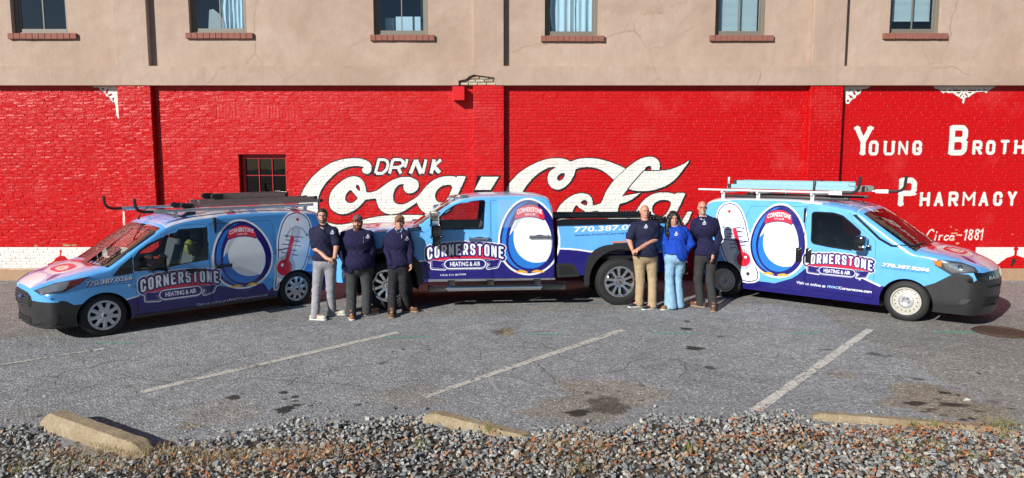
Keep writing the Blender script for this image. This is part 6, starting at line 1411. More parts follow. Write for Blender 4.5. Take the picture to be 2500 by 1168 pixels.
# bed
bx0, bx1, bz0 = 3.075, 5.33, .56
arr = [(4.235, .47, .60)]
railp = lambda x: 1.50 + (x - 3.1) * .02
def wb(x, z): return Wh - .035 - .02 * np.clip((z - 1.0) / .4, 0, 1) + 0 * x
bedp = [(bx0, bz0), (bx1, .62), (bx1 + .02, 1.0), (bx1, railp(bx1)), (bx0, railp(bx0))]; oldw = v.w; v.w = wb
def bed_in(x, z):
    l = pip(bedp, x, z) & ~pip(circle(*arr[0], 44), x, z); return np.where(l, 'a', None).astype(object)
VO, LF = tri2d([bedp, circle(*arr[0], 44)], .09, (bx0, bx1 + .03, bz0, 1.6), bed_in); vs = []; fs = []
for sd in (-1, 1):
    for inner in (0, .09):
        n = len(vs); y = wb(VO[:, 0], VO[:, 1]) - inner; vs += [(a, sd * b, c) for (a, c), b in zip(VO, y)]; fs += [tuple(int(q) + n for q in (f if sd < 0 else f[::-1])) for f in LF['a']]
n = len(vs); yb_ = Wh - .05
vs += [(bx1 + .012, -yb_, .62), (bx1 + .012, yb_, .62), (bx1 + .012, yb_, 1.55), (bx1 + .012, -yb_, 1.55)]; fs += [(n, n + 1, n + 2, n + 3)]
vs += [(bx0, -yb_, .62), (bx0, yb_, .62), (bx0, yb_, 1.52), (bx0, -yb_, 1.52)]; fs += [(n + 4, n + 5, n + 6, n + 7)]
vs += [(bx0, -yb_, .95), (bx1, -yb_, .95), (bx1, yb_, .95), (bx0, yb_, .95)]; fs += [(n + 8, n + 9, n + 10, n + 11)]
o = mesh_obj('cargo_bed', vs, fs, M['wrap_truck'], v.root, False); uv = o.data.uv_layers.new(name='UVMap')
for lp in o.data.loops: c = o.data.vertices[lp.vertex_index].co; uv.data[lp.index].uv = v.uv(c.x, c.z)
for sd in (-1, 1):
    g = MB(); n_ = 12
    for k in range(n_):
        a_, b_ = bx0 - .0 + (bx1 - bx0) * k / n_, bx0 + (bx1 - bx0) * (k + 1) / n_
    g.add([(bx0 - .01, sd * (Wh - .03), 1.485), (bx1 + .02, sd * (Wh - .03), 1.53), (bx1 + .02, sd * (Wh - .05), 1.60), (bx0 + .08, sd * (Wh - .05), 1.60), (bx0 - .01, sd * (Wh - .05), 1.575), (bx0 - .01, sd * (Wh - .16), 1.485), (bx1 + .02, sd * (Wh - .16), 1.53), (bx1 + .02, sd * (Wh - .15), 1.605), (bx0 + .08, sd * (Wh - .15), 1.605), (bx0 - .01, sd * (Wh - .15), 1.58)], [(0, 1, 2, 3, 4), (4, 3, 8, 9), (3, 2, 7, 8), (5, 9, 8, 7, 6), (1, 6, 7, 2), (0, 4, 9, 5)])
    v.part('bed_rail_cap', g, M['black_gloss'], False)
    g = MB(); 
    for k in range(8): g.bbox(bx1 - .62 + .06 * k, bx1 - .59 + .06 * k, sd * (Wh - .14), sd * (Wh - .08), 1.6, 1.63, .005)
    v.part('bed_rail_ribs', g, M['black_plastic'])
flare = lambda cx, cz, r0, r1, a0, a1: [(cx + r1 * math.cos(R_(a)) * 1.0, cz + r1 * max(-.3, math.sin(R_(a)))) for a in np.linspace(a0, a1, 26)] + [(cx + r0 * math.cos(R_(a)), cz + r0 * math.sin(R_(a))) for a in np.linspace(a1, a0, 26)]
def sq(cx, cz, R, a0, a1, n, k=3.0):
    out = []
    for a in np.linspace(R_(a0), R_(a1), n):
        c, s_ = math.cos(a), math.sin(a); rr_ = R / (abs(c) ** k + abs(s_) ** k) ** (1 / k); out.append((cx + rr_ * c, cz + rr_ * s_))
    return out
FR = sq(4.235, .47, .665, -8, 188, 40, 2.9) + circle(4.235, .47, .585, 80)[0:40] if False else sq(4.235, .47, .665, -8, 188, 44, 2.9) + [(4.235 + .575 * math.cos(a), .47 + .575 * math.sin(a)) for a in np.linspace(R_(188), R_(-8), 44)]
v.flank('wheel_flare', FR, .035, M['black_plastic'], .06)
v.w = oldw
FF = sq(.02, .50, .615, -5, 185, 44, 2.6) + [(.02 + .53 * math.cos(a), .50 + .53 * math.sin(a)) for a in np.linspace(R_(185), R_(-5), 44)]
v.flank('wheel_flare', FF, .03, M['black_plastic'], .05)
g = MB()
for sd in (-1, 1):
    q = [(3.95, 1.17), (4.5, 1.17)]
a_ = v.S([(1140, 475), (1272, 470), (1272, 482), (1140, 487)], Z4)
v.flank('amber_marker', a_, .045, M['amber'], .01, yfun=lambda x, z: Wh + .012 + 0 * x)
v.w = wb
for cx, cz, r in arr:
    for sd in (-1, 1):
        g = MB(); n = 20; vs = []
        for k in range(n + 1):
            a = R_(-10) + R_(200) * k / n
            for y in (Wh - .05, .25): vs.append((cx + (r + .004) * math.cos(a), sd * y, cz + (r + .004) * math.sin(a)))
        g.add(vs, [(2 * k, 2 * k + 1, 2 * k + 3, 2 * k + 2) for k in range(n)]); g.build('wheel_arch_liner', M['dark'], v.root)
stp = v.S([(650, 672), (775, 668), (815, 690), (858, 770), (850, 785), (660, 795)], Z4); v.flank('corner_step', stp, .006, M['black_plastic'], .03)
v.flank('step_recess', shrink(stp, .045), .009, M['dark'], .0)
fz = S1(v, (750, 522), Z4)
v.flank('fuel_door', rounded([(fz[0] - .17, fz[1] - .1), (fz[0] + .17, fz[1] - .1), (fz[0] + .17, fz[1] + .12), (fz[0] - .17, fz[1] + .12)], .05), .004, M['wrap_truck'], .004)
for o in [q for q in v.root.children if q.name.startswith('fuel_door')]:
    uv = o.data.uv_layers.new(name='UVMap')
    for lp in o.data.loops: c = o.data.vertices[lp.vertex_index].co; uv.data[lp.index].uv = v.uv(c.x, c.z)
v.w = oldw
put_wheels(v, 'truck', .44, .27, .285, (.02, 4.235), .44, .0)
g = MB(); g.box(-.7, 3.0, -.72, .72, .48, .62); g.box(-.8, 5.2, -.42, -.34, .42, .6); g.box(-.8, 5.2, .34, .42, .42, .6); g.tube([(4.235, -.8, .44), (4.235, .8, .44)], .07, 10); g.ell((4.235, 0, .44), (.18, .2, .18)); g.tube([(.02, -.8, .44), (.02, .8, .44)], .06, 10); g.box(3.0, 5.2, -.9, .9, .86, .93); v.part('chassis', g, M['dark'])
for sd in (-1, 1):
    g = MB(); g.tube([(.78, sd * (Wh + .02), .38), (3.15, sd * (Wh + .02), .38)], .055, 14); v.part('running_board', g, M['chrome'])
    g = MB(); g.bbox(.74, 1.05, sd * (Wh - .05), sd * (Wh + .085), .335, .425, .02); g.bbox(2.78, 3.2, sd * (Wh - .05), sd * (Wh + .085), .335, .425, .02); g.bbox(1.15, 2.7, sd * (Wh - .04), sd * (Wh + .08), .42, .432, .004)
    for x in (1.15, 1.85, 2.7): g.bbox(x - .06, x + .06, sd * (Wh - .25), sd * (Wh + .0), .36, .52, .01)
    v.part('step_pad', g, M['black_plastic'])
v.flank('chrome_sill', [(.74, .50), (3.03, .50), (3.03, .535), (.74, .545)], .006, M['chrome'], .01)
cab_inside(v, 1.5, .98, .82, -.42); seat(v, 2.45, -.4, .98); seat(v, 2.45, .4, .98)
v.onbody('windscreen_seal', [(800, 322), (815, 300), (960, 185), (1130, 95), (1150, 100), (1000, 185), (830, 322)], Z3, .004, M['black_gloss'], 0, 8, False, holes=[[(822, 310), (960, 200), (1120, 107), (1000, 180)]])
v.onbody('headlight', [(96, 700 - 135), (170, 690 - 135), (170, 740 - 135), (100, 735 - 135)], Z3, .01, M['lens'], .01, 8)
v.onbody('grille', [(60, 480), (98, 500), (98, 640), (62, 640)], Z3, .01, M['chrome'], .02, 8)
v.onbody('bumper_vent', [(140, 712), (162, 712), (165, 805), (148, 800)], Z3, .008, M['dark'], .01, 6)
for k in range(7): v.onbody('vent_slat', [(141, 718 + 12 * k), (163, 718 + 12 * k), (163, 723 + 12 * k), (142, 723 + 12 * k)], Z3, .012, M['chrome'], .004, 5, False)
v.onbody('tow_hook', [(120, 838), (160, 850), (165, 872), (140, 860)], Z3, .01, M['alu'], .03, 6)
# hood scoop badge on the side, name in small letters
q = v.S([(708, 355), (832, 345), (834, 373), (740, 382), (712, 374)], Z3); v.flank('vent_badge', q, .006, M['black_gloss'], .01)
cvb = None
bt, _r = font_tris('DURAMAX', .03); A = np.array(S1(v, (725, 374), Z3)); B = np.array(S1(v, (822, 367), Z3)); C_ = np.array(S1(v, (725, 362), Z3)); vs = []; fs = []
for t in bt:
    n = len(vs)
    for p in t: x, z = A + (B - A) * p[0] + (C_ - A) * p[1]; vs.append((x, v.near * (float(wt(np.array(x), np.array(z))) + .009), z))
    fs.append((n, n + 1, n + 2))
mesh_obj('badge_lettering', vs, fs, M['chrome'], v.root)
for Zq, p in ((Z3, (1342, 448)), (Z4, (492, 428))):
    for sd in (-1, 1):
        q = S1(v, p, Zq); y = float(wt(np.array(q[0]), np.array(q[1]))); g = MB(); g.bbox(q[0] - .17, q[0] + .17, sd * (y + .025), sd * (y + .05), q[1] - .02, q[1] + .02, .014); g.ell((q[0] + .02, sd * y, q[1]), (.10, .01, .032)); v.part('door_handle', g, M['chrome'])
for sd in (-1, 1):
    x, z = v.loc(*Z3(965, 330), -.25); g = MB(); g.bbox(x - .08, x + .09, sd * (Wh + .12), sd * (Wh + .34), z - .2, z + .10, .03); g.bbox(x - .06, x + .05, sd * (Wh - .03), sd * (Wh + .2), z - .33, z - .26, .02); g.bbox(x - .06, x + .05, sd * (Wh - .03), sd * (Wh + .2), z - .15, z - .1, .02); g.bbox(x - .06, x + .06, sd * (Wh + .1), sd * (Wh + .3), z - .36, z - .2, .03); mo = v.part('door_mirror', g, M['black_gloss'])
    g = MB(); g.bbox(x - .095, x + .06, sd * (Wh + .118), sd * (Wh + .345), z + .0, z + .22, .03); v.part('mirror_cap', g, M['chrome'], parent=mo)
    if sd < 0:
        for k in range(5): g = MB(); q = [1.28, 1.2, 1.18, 1.2, 1.28][k]; g.ell((q, -.5 + .25 * k, 1.965), (.08, .04, .025)); v.part('roof_marker_lamp', g, M['chrome'])
x, z = v.loc(*Z3(1205, 60), .2); g = MB(); g.bbox(x - .06, x + .1, -.72, -.6, 1.95, 2.03, .02); v.part('roof_lamp', g, M['chrome'])
g = MB(); g.bbox(bx1 + .02, bx1 + .2, -.98, .98, .55, .8, .04); v.part('rear_bumper', g, M['chrome'])
for sd in (-1, 1): g = MB(); g.bbox(bx1 - .05, bx1 + .03, sd * (Wh - .16), sd * (Wh - .03), 1.1, 1.45, .015); v.part('tail_lamp', g, plain('red_tail_lamp', (.35, .01, .01), .15, coat=.5))
g = MB(); 
# ================================================================== RIGHT VAN
v = Vehicle('cargo_van', (2218, 786), (1771, 726), .905, 'light blue cargo van under a light blue ladder, its nose pointing right', 'van')
v2 = v; Wh = .905
def w2(x, z, Wh=Wh):
    t = np.maximum(z - 1.1, 0); a = Wh - t * .10 - t ** 2 * .10 - np.maximum(.38 - z, 0) * .18
    f = np.clip((-.05 - x) / .85, 0, 1.2); g_ = np.clip((x - 3.1) / .7, 0, 1); return a - .06 * f ** 2.0 - .06 * g_ ** 2
v.w = w2
prof = [(-1.06, .215, .33), (-1.062, .26, .33), (-1.08, .4, .34), (-1.095, .52, .34), (-1.10, .66, .34), (-1.09, .8, .32), (-1.055, .885, .27), (-.97, .965, .2), (-.82, 1.04, .16), (-.58, 1.12, .13), (-.33, 1.175, .12), (-.12, 1.21, .13), (-.06, 1.225, .15), (.05, 1.305, .17), (.4, 1.55, .18), (.66, 1.72, .16), (.78, 1.79, .14), (.92, 1.85, .13), (1.2, 1.91, .13), (1.8, 1.965, .13), (2.6, 1.97, .13), (3.3, 1.95, .13), (3.6, 1.92, .13), (3.73, 1.86, .12), (3.79, 1.7, .10), (3.82, 1.2, .09), (3.84, .8, .09), (3.85, .5, .09), (3.8, .2, .08)]
cv = Canvas(-1.1, 4.1, 0, 4.8, 220, SKY_B2 := (.12, .41, .84)); v.cv = cv
wv = v.S([(560, 905), (215, 848), (60, 775)], Z6) + v.S([(1100, 745), (960, 770), (905, 785), (850, 830), (800, 860), (660, 900), (500, 880), (380, 895)], Z5)
cv.poly([(-1.1, .55)] + wv[1:] + [(4.1, .45), (4.1, 0), (-1.1, 0)], NAVY); cv.line(wv[1:3] + v.S([(1370, 870), (1200, 800)], Z5)[:1], .03, WHITE)
cap = v.S([(380, 880), (250, 700), (205, 560), (180, 350), (200, 280), (235, 245), (285, 235), (330, 245), (375, 300), (410, 400), (440, 560), (470, 700), (520, 830), (500, 880)], Z5)
tk = [v.S([(a, b), (c, d)], Z5) for a, b, c, d in ((248, 447, 300, 450), (330, 438, 378, 430), (265, 484, 305, 486), (335, 470, 375, 468), (250, 508, 310, 512), (335, 512, 395, 505), (215, 530, 480, 555), (285, 572, 330, 566), (350, 560, 430, 553), (290, 605, 330, 598), (355, 588, 425, 578))]
bl = S1(v, (396, 700), Z5); thermometer(cv, None, cap, bl, .135, bl, S1(v, (315, 390), Z5), S1(v, (322, 450), Z5), tk); cv.poly(circle(*S1(v, (279, 297), Z5), .03), CRIM)
bo = S1(v, (680, 545), Z5); badge_oval(cv, bo[0], bo[1] - .0, .50, .655, -1)
ll, rr_ = S1(v, (808, 665), ZR), S1(v, (1328, 760), ZR); F, LS_ = logoF(v, ll, rr_, S1(v, (1060, 606), ZR)[1], S1(v, (1060, 785), ZR)[1]); logo(cv, F)
txt_at(cv, v, '770.387.0266', (230, 698), (594, 740), (240, 670), Z6, WHITE, .05, (.03, .12, .42)); txt_at(cv, v, 'www.hvacCornerstone.com', (230, 712), (595, 757), (230, 702), Z6, (.01, .12, .42), .008)
txt_at(cv, v, 'Visit us online at', (838, 903), (1083, 937), (842, 880), Z5, WHITE, .025); txt_at(cv, v, 'HVAC', (1100, 938), (1190, 948), (1102, 917), Z5, (.35, .65, .9), .03); txt_at(cv, v, 'Cornerstone.com', (1192, 950), (152, 905), (1194, 926), Z5, WHITE, .03, Zb=Z6)
hood_art(cv, -1.05, -.06); cv.poly([(.8, 2.6), (4.1, 2.6), (4.1, 4.6), (.9, 4.6)], (.62, .66, .7)); cv.poly([(.9, 2.6), (1.5, 2.6), (1.5, 4.6), (.9, 4.6)], (.13, .33, .66))
for k in range(5): cv.poly([(.95 + k * .12, 2.9 + k * .3), (1.15 + k * .12, 2.85 + k * .3), (1.2 + k * .1, 3.05 + k * .3), (1.0 + k * .1, 3.1 + k * .3)], (.5, .56, .75))
M['wrap_right'] = wrap_material('wrap_right_van', cv.image('wrap_right_van'))
D2 = v.S([(185, 560), (165, 830), (163, 955)], Z6) + v.S([(1370, 1012), (1150, 985), (935, 945), (918, 890), (905, 700), (905, 450), (915, 270), (935, 222)], Z5) + v.S([(1050, 240), (1200, 265), (1300, 320)], Z5) + v.S([(0, 345), (90, 420), (185, 500)], Z6)
W2_ = rounded(v.S([(978, 312), (1010, 308), (1150, 316), (1225, 340), (1290, 395), (1374, 470)], Z5) + v.S([(40, 500), (60, 560), (0, 570)], Z6) + v.S([(1330, 622), (1120, 590), (985, 562), (970, 545)], Z5), .03)
xs_ = S1(v, (905, 600), Z5)[0]; xr2 = S1(v, (520, 500), Z5)[0]
SL2 = [(xs_ + .012, 1.83), (xr2 + .2, 1.80), (xr2 + .28, 1.6), (xr2 + .26, 1.0), (xr2 + .2, .6), (xr2 + .12, .28), (xs_ - .03, .28), (xs_ - .01, .6), (xs_ + .012, 1.1)]
def sp2(x, z, t, c):
    if -.05 <= x <= .78 and z > 1.22: return 'windscreen' if abs(t) < .93 else 'body'
    if x < -.05 and z > .87: return 'hood' if abs(t) < .93 else 'body'
    if x >= .78 and z > 1.76: return 'roof' if abs(t) < .97 else 'body'
    if x < 0 and z < .875: return 'bumper'
    if z < .235 and x > 1: return 'rear_valance'
    return 'body'
b2 = v.S([(555, 850), (640, 825), (755, 768), (790, 755)], Z6)
breg = [(-.2, .2)] + [b2[0]] + [b2[1], b2[2], b2[3]] + [(-.7, .872), (-1.3, .875), (-1.3, .1), (-.2, .1)]
arches2 = [(.06, .32, .395), (3.24, .32, .395)]
mats = {'body': M['wrap_right'], 'rear_valance': M['bumper'], 'hood': M['wrap_right'], 'roof': M['wrap_right'], 'windscreen': M['glass'], 'bumper': M['bumper'], 'front_door': M['wrap_right'], 'sliding_door': M['wrap_right']}
v.build_body(prof, lambda x, z: np.where((x > -.1) & (x < .78), 2.9, np.where(x >= .78, 3.2, np.where(x < -.65, 2.2, 2.8))), .215, arches2, [('front_door', rounded(D2, .05), W2_), ('sliding_door', SL2, None)], mats, sp2, [('bumper', breg)], glass=M['glass_dark'])
v.wells(arches2)
put_wheels(v, 'steel', .335, .20, .225, (.06, 3.24), .335)
v.flank('window_trim', shrink(W2_, -.022), .003, M['black_gloss'], .004, holes=[shrink(W2_, .004)])
g = MB(); g.box(.5, 2.8, -.8, .8, .2, .3); g.box(-.6, 3.7, -.4, .4, .2, .42); g.box(1.75, 1.78, -.84, .84, .3, 1.8); v.part('underbody', g, M['dark'])
cab_inside(v, 1.2, .68, .42, -.4)
v.onbody('windscreen_seal', [(5, 300), (290, 270), (620, 535), (480, 562), (300, 545), (205, 490)], Z6, .004, M['black_gloss'], 0, 10, False, holes=[[(40, 305), (282, 280), (585, 528), (470, 545), (310, 530), (220, 478)]])
v.onbody('headlight', [(630, 650), (700, 645), (850, 670), (945, 705), (975, 740), (960, 748), (800, 755), (760, 762), (700, 725), (640, 690)], Z6, .006, M['lens_dark'], .02, 7)
v.onbody('lamp_lens', [(700, 668), (850, 682), (930, 712), (945, 738), (800, 745), (770, 745), (720, 715)], Z6, .012, M['lens'], .004, 7)
v.onbody('amber_reflector', [(633, 653), (690, 655), (690, 700), (665, 695), (640, 680)], Z6, .013, M['amber'], .004, 6)
v.onbody('lamp_glass_ring', circle(830, 712, 22, 16), Z6, .018, M['chrome'], .004, 6); v.onbody('lamp_bulb', circle(830, 712, 12, 12), Z6, .022, M['lens_dark'], .004, 5)
v.onbody('grille', [(935, 745), (1010, 750), (1130, 720), (1142, 770), (1130, 790), (1010, 815), (960, 800)], Z6, .008, M['black_gloss'], .01, 7)
v.onbody('lower_grille', [(990, 1010), (1015, 960), (1060, 935), (1165, 905), (1170, 945), (1130, 985), (1040, 1005)], Z6, .006, M['dark'], .01, 7)
for k in range(4): v.onbody('grille_bar', [(1005 + k * 6, 985 - 17 * k), (1160, 950 - 12 * k), (1160, 954 - 12 * k), (1005 + k * 6, 991 - 17 * k)], Z6, .014, M['bumper'], .006, 6, False)
v.onbody('intake_slot', [(1042, 850), (1165, 822), (1165, 840), (1045, 865)], Z6, .004, M['dark'], .004, 6)
v.onbody('fog_lamp_bezel', [(705, 985), (725, 945), (760, 938), (925, 945), (900, 975), (850, 1000), (720, 1000)], Z6, .014, M['bumper'], .012, 7)
v.onbody('fog_lamp', [(820, 985), (840, 955), (915, 950), (890, 978), (850, 990)], Z6, .018, M['lens_dark'], .004, 7)
# maker letters on the grille
pts = []; fs = []
for ch in font_tris('RAM', .06, 1.2)[0]:
    ok = True; tri = []
    for p in ch:
        h = v.hit(*Z6(1050 + p[0] * 72, 800 - p[0] * 14 - p[1] * 24)); ok &= h[0] is not None; tri.append(h)
    if ok:
        n = len(pts)
        for h in tri: q = h[0] + (h[1] if h[1].x < 0 else -h[1]) * .016; pts.append(tuple(q))
        fs.append((n, n + 1, n + 2))
if fs: mesh_obj('grille_lettering', pts, fs, M['chrome'], v.root)
v.rod('wiper', [(430, 552), (495.0, 536.0), (560, 520)], Z6, .009, M['black_plastic']); v.rod('wiper', [(330, 535), (415.0, 540.0), (500, 545)], Z6, .009, M['black_plastic'])
g = MB(); g.bbox(.62, .70, -.12, .12, 1.52, 1.60, .02); v.part('inside_mirror', g, M['trim_dark'])
for sd in (-1, 1):
    x, z = v.loc(*Z6(65, 520), -.14); g = MB(); g.bbox(x - .09, x + .10, sd * (Wh + .03), sd * (Wh + .25), z - .13, z + .13, .045); g.bbox(x - .14, x - .0, sd * (Wh - .06), sd * (Wh + .08), z - .1, z - .03, .02); mo = v.part('door_mirror', g, M['black_gloss'])
    g = MB(); g.bbox(x - .098, x + .0, sd * (Wh + .04), sd * (Wh + .255), z - .07, z - .03, .012); v.part('mirror_lamp', g, M['chrome'], parent=mo)
    for p in ((858, 662), (940, 668)):
        q = S1(v, p, Z5); y = float(w2(np.array(q[0]), np.array(q[1]))); g = MB(); g.bbox(q[0] - .05, q[0] + .05, sd * (y - .004), sd * (y + .012), q[1] - .13, q[1] + .13, .012); g.bbox(q[0] - .03, q[0] + .03, sd * (y + .01), sd * (y + .045), q[1] - .11, q[1] + .11, .015); v.part('door_handle', g, M['black_gloss'])
v.flank('sill_trim', [(.5, .215), (2.82, .215), (2.82, .25), (.5, .25)], .01, M['wrap_right'], .02)
v.flank('rail_trim', [(xr2 + .3, 1.30), (3.6, 1.33), (3.6, 1.345), (xr2 + .3, 1.315)], .005, M['black_plastic'], .006)
q = S1(v, (433, 820), Z5); v.flank('fuel_cap', circle(q[0], q[1], .035, 14), .006, M['lens_dark'], .006)
g = MB(); g.tube([(.98, 0, 1.85), (1.02, 0, 1.9), (1.16, 0, 2.12)], [.02, .006, .003], 6); v.part('aerial', g, M['black_plastic'])
sgn = v.near
def yv(ins): return sgn * (Wh - ins)
a = v.loc(*Z5(1215, 132), .18); b = v.loc(*Z5(20, 120), .18); RZ = (a[1] + b[1]) / 2; c_ = v.loc(*Z6(275, 105), 1.5)
for y, xa in ((yv(.18), a[0]), (yv(1.5), min(c_[0], a[0]))):
    g = MB(); g.tube([(xa, y, RZ), (b[0], y, RZ)], .019, 10); g.bbox(xa - .02, xa + .2, y - .03, y + .03, RZ - .04, RZ + .03, .006); v.part('rack_rail', g, M['white_metal'])
    g = MB(); g.tube([(xa, y, RZ), (xa - .16, y, RZ + .002), (xa - .24, y, RZ + .03), (xa - .28, y, RZ + .09), (xa - .30, y, RZ + .29)], .026, 8); v.part('rack_hook', g, M['black_plastic'])
for x in (a[0] + .5, a[0] + 1.5, b[0] - .5):
    g = MB(); g.bbox(x - .02, x + .02, -.75, .75, RZ - .06, RZ - .022, .005)
    for y in (-.66, .66): g.bbox(x - .03, x + .03, y - .03, y + .03, 1.88, RZ - .05, .008)
    v.part('rack_crossbar', g, M['white_metal'])
for y in (-.6, .6): g = MB(); g.bbox(1.1, 3.5, y - .03, y + .03, 1.945, 2.0, .008); v.part('roof_track', g, M['black_plastic'])
g = MB(); g.bbox(b[0] - .45, b[0] - .41, yv(.62) - .02, yv(.62) + .02, RZ, RZ + .24, .005); v.part('rack_post', g, M['alu'])
x0, _ = v.loc(*Z6(60, 80), .6); x1, _ = v.loc(*Z5(310, 80), .6)
ladder(v, x0, x1, sgn * .22, RZ + .03, .44, M['blue_rail'], 'light blue extension ladder with taped feet lying on the right van rack', h=.078, footmat=plain('wrapped_foot', (.16, .15, .13), .5, var=.7, vs_=40))
g = MB(); xx = a[0] + .55; g.bbox(xx - .02, xx + .02, sgn * .22 - .26, sgn * .22 + .26, RZ + .2, RZ + .21, .003); g.bbox(xx - .02, xx + .02, sgn * .22 + sgn * .245 - .008, sgn * .22 + sgn * .245 + .008, RZ - .0, RZ + .2, .003); v.part('rack_strap', g, M['black_plastic'])
# ================================================================== PEOPLE
class Field:
    def __init__(s, lo, hi, h):
        s.lo = np.array(lo, float); s.h = h; s.n = np.maximum(2, np.ceil((np.array(hi) - s.lo) / h).astype(int)); s.d = np.full(s.n, .5, np.float32)
    def box(s, lo, hi):
        a = np.clip(np.floor((np.array(lo) - s.lo) / s.h).astype(int), 0, s.n - 1); b = np.clip(np.ceil((np.array(hi) - s.lo) / s.h).astype(int) + 1, 1, s.n)
        g = [s.lo[i] + s.h * np.arange(a[i], b[i]) for i in range(3)]; return tuple(slice(a[i], b[i]) for i in range(3)), np.meshgrid(*g, indexing='ij', sparse=True)
    def _put(s, sl, d, k, sub=False):
        o = s.d[sl]
        if sub: s.d[sl] = np.maximum(o, -d); return
        h = np.clip(.5 + .5 * (o - d) / k, 0, 1); s.d[sl] = o * (1 - h) + d * h - k * h * (1 - h)
    def cone(s, a, b, ra, rb, k=.02, fl=1.0):
        a, b = np.array(a, float), np.array(b, float); m = max(ra, rb) * max(1, fl) + .06; sl, (X, Y, Z) = s.box(np.minimum(a, b) - m, np.maximum(a, b) + m)
        d = b - a; L = max(d @ d, 1e-9); t = np.clip(((X - a[0]) * d[0] + (Y - a[1]) * d[1] + (Z - a[2]) * d[2]) / L, 0, 1)
        q = np.sqrt((X - a[0] - t * d[0]) ** 2 + ((Y - a[1] - t * d[1]) / fl) ** 2 + (Z - a[2] - t * d[2]) ** 2) - (ra + (rb - ra) * t); s._put(sl, q.astype(np.float32), k); return s
    def ell(s, c, r, yaw=0.0, k=.02, sub=False, tilt=0.0):
        c, r = np.array(c, float), np.array(r, float); m = r.max() + .06; sl, (X, Y, Z) = s.box(c - m, c + m); x, y, z = X - c[0], Y - c[1], Z - c[2]
        cy, sy = math.cos(yaw), math.sin(yaw); u = x * cy + y * sy; v = -x * sy + y * cy
        if tilt: ct, st = math.cos(tilt), math.sin(tilt); u, z = u * ct + z * st, -u * st + z * ct
        k0 = np.sqrt((u / r[0]) ** 2 + (v / r[1]) ** 2 + (z / r[2]) ** 2); k1 = np.sqrt((u / r[0] ** 2) ** 2 + (v / r[1] ** 2) ** 2 + (z / r[2] ** 2) ** 2) + 1e-6
        s._put(sl, (k0 * (k0 - 1) / k1).astype(np.float32), k, sub); return s
    def grids(s): return np.meshgrid(*[s.lo[i] + s.h * np.arange(s.n[i]) for i in range(3)], indexing='ij', sparse=True)
    def mesh(s):
        D = s.d; D[0] = D[-1] = .5; D[:, 0] = D[:, -1] = .5; D[:, :, 0] = D[:, :, -1] = .5
        I = D < 0; c = np.zeros(tuple(s.n - 1), np.int8)
        for i in (0, 1):
            for j in (0, 1):
                for k in (0, 1): c += I[i:s.n[0] - 1 + i, j:s.n[1] - 1 + j, k:s.n[2] - 1 + k]
        act = (c > 0) & (c < 8); idx = np.argwhere(act); num = np.full(act.shape, -1, np.int64); num[act] = np.arange(len(idx)); acc = np.zeros((len(idx), 3)); cnt = np.zeros(len(idx)); cor = [(i, j, k) for i in (0, 1) for j in (0, 1) for k in (0, 1)]
        for a in cor:
            for b in cor:
                if sum(b) - sum(a) != 1 or any(b[q] < a[q] for q in range(3)): continue
                da = D[tuple((idx + a).T)]; db = D[tuple((idx + b).T)]; m = (da < 0) != (db < 0); t = np.where(m, da / np.where(m, da - db, 1), 0); A = np.array(a, float); B = np.array(b, float)
                p = A[None] + (B - A)[None] * t[:, None]; acc[m] += p[m]; cnt[m] += 1
        V = (idx + acc / np.maximum(cnt, 1)[:, None]) * s.h + s.lo; F = []
        for ax in range(3):
            sh = [slice(None)] * 3; sh2 = [slice(None)] * 3; sh[ax] = slice(0, -1); sh2[ax] = slice(1, None); m = I[tuple(sh)] != I[tuple(sh2)]; P = np.argwhere(m); u, w = (ax + 1) % 3, (ax + 2) % 3; P = P[(P[:, u] > 0) & (P[:, w] > 0)]
            q = []
            for du, dw in ((1, 1), (0, 1), (0, 0), (1, 0)): o = P.copy(); o[:, u] -= du; o[:, w] -= dw; q.append(num[np.minimum(o[:, 0], act.shape[0] - 1), np.minimum(o[:, 1], act.shape[1] - 1), np.minimum(o[:, 2], act.shape[2] - 1)])
            q = np.stack(q, 1); fl = I[tuple(P.T)]; q[~fl] = q[~fl][:, ::-1]; F.append(q[(q >= 0).all(1)])
        return V, np.vstack(F)
def fabric(name, c, rough=.85, fold=.5, sheen=.0, fs=9):
    m, t, b = nt(name); n = noise(t, fs, 4, .55, dist=.8); n2 = noise(t, 90, 3)
    t.links.new(mixc(t, ramp(t, n, [(.3, 0.0), (.7, 1.0)]), tuple(x * .8 for x in c), tuple(min(1, x * 1.15) for x in c)), b.inputs['Base Color']); b.inputs['Roughness'].default_value = rough; b.inputs['Specular IOR Level'].default_value = .25
    k = bump(t, b, n, fold, .03); bump(t, b, n2, .15, .004, k); return m
def skin_mat(name, c):
    m, t, b = nt(name); n = noise(t, 25, 4); t.links.new(mixc(t, n, tuple(x * .85 for x in c), (min(1, c[0] * 1.15), c[1] * 1.02, c[2])), b.inputs['Base Color']); b.inputs['Roughness'].default_value = .5; b.inputs['Subsurface Weight'].default_value = .0; return m
M['skin'] = skin_mat('skin_fair', (.50, .29, .20)); M['skin2'] = skin_mat('skin_ruddy', (.54, .27, .19)); M['skin3'] = skin_mat('skin_warm', (.46, .25, .165))
M['navy_cloth'] = fabric('navy_cloth', (.012, .014, .042), .8); M['navy_knit'] = fabric('navy_knit', (.014, .013, .05), .9); M['royal'] = fabric('royal_blue_sweatshirt', (.008, .055, .42), .85, .8, fs=7)
M['grey_slacks'] = fabric('light_grey_slacks', (.27, .27, .30), .8); M['charcoal'] = fabric('charcoal_trousers', (.045, .047, .052), .85); M['black_cargo'] = fabric('black_cargo_trousers', (.022, .022, .026), .85, .8); M['khaki'] = fabric('khaki_trousers', (.36, .27, .16), .85); M['denim'] = fabric('light_denim', (.23, .40, .56), .85); M['dkgrey'] = fabric('dark_grey_trousers', (.035, .034, .036), .85)
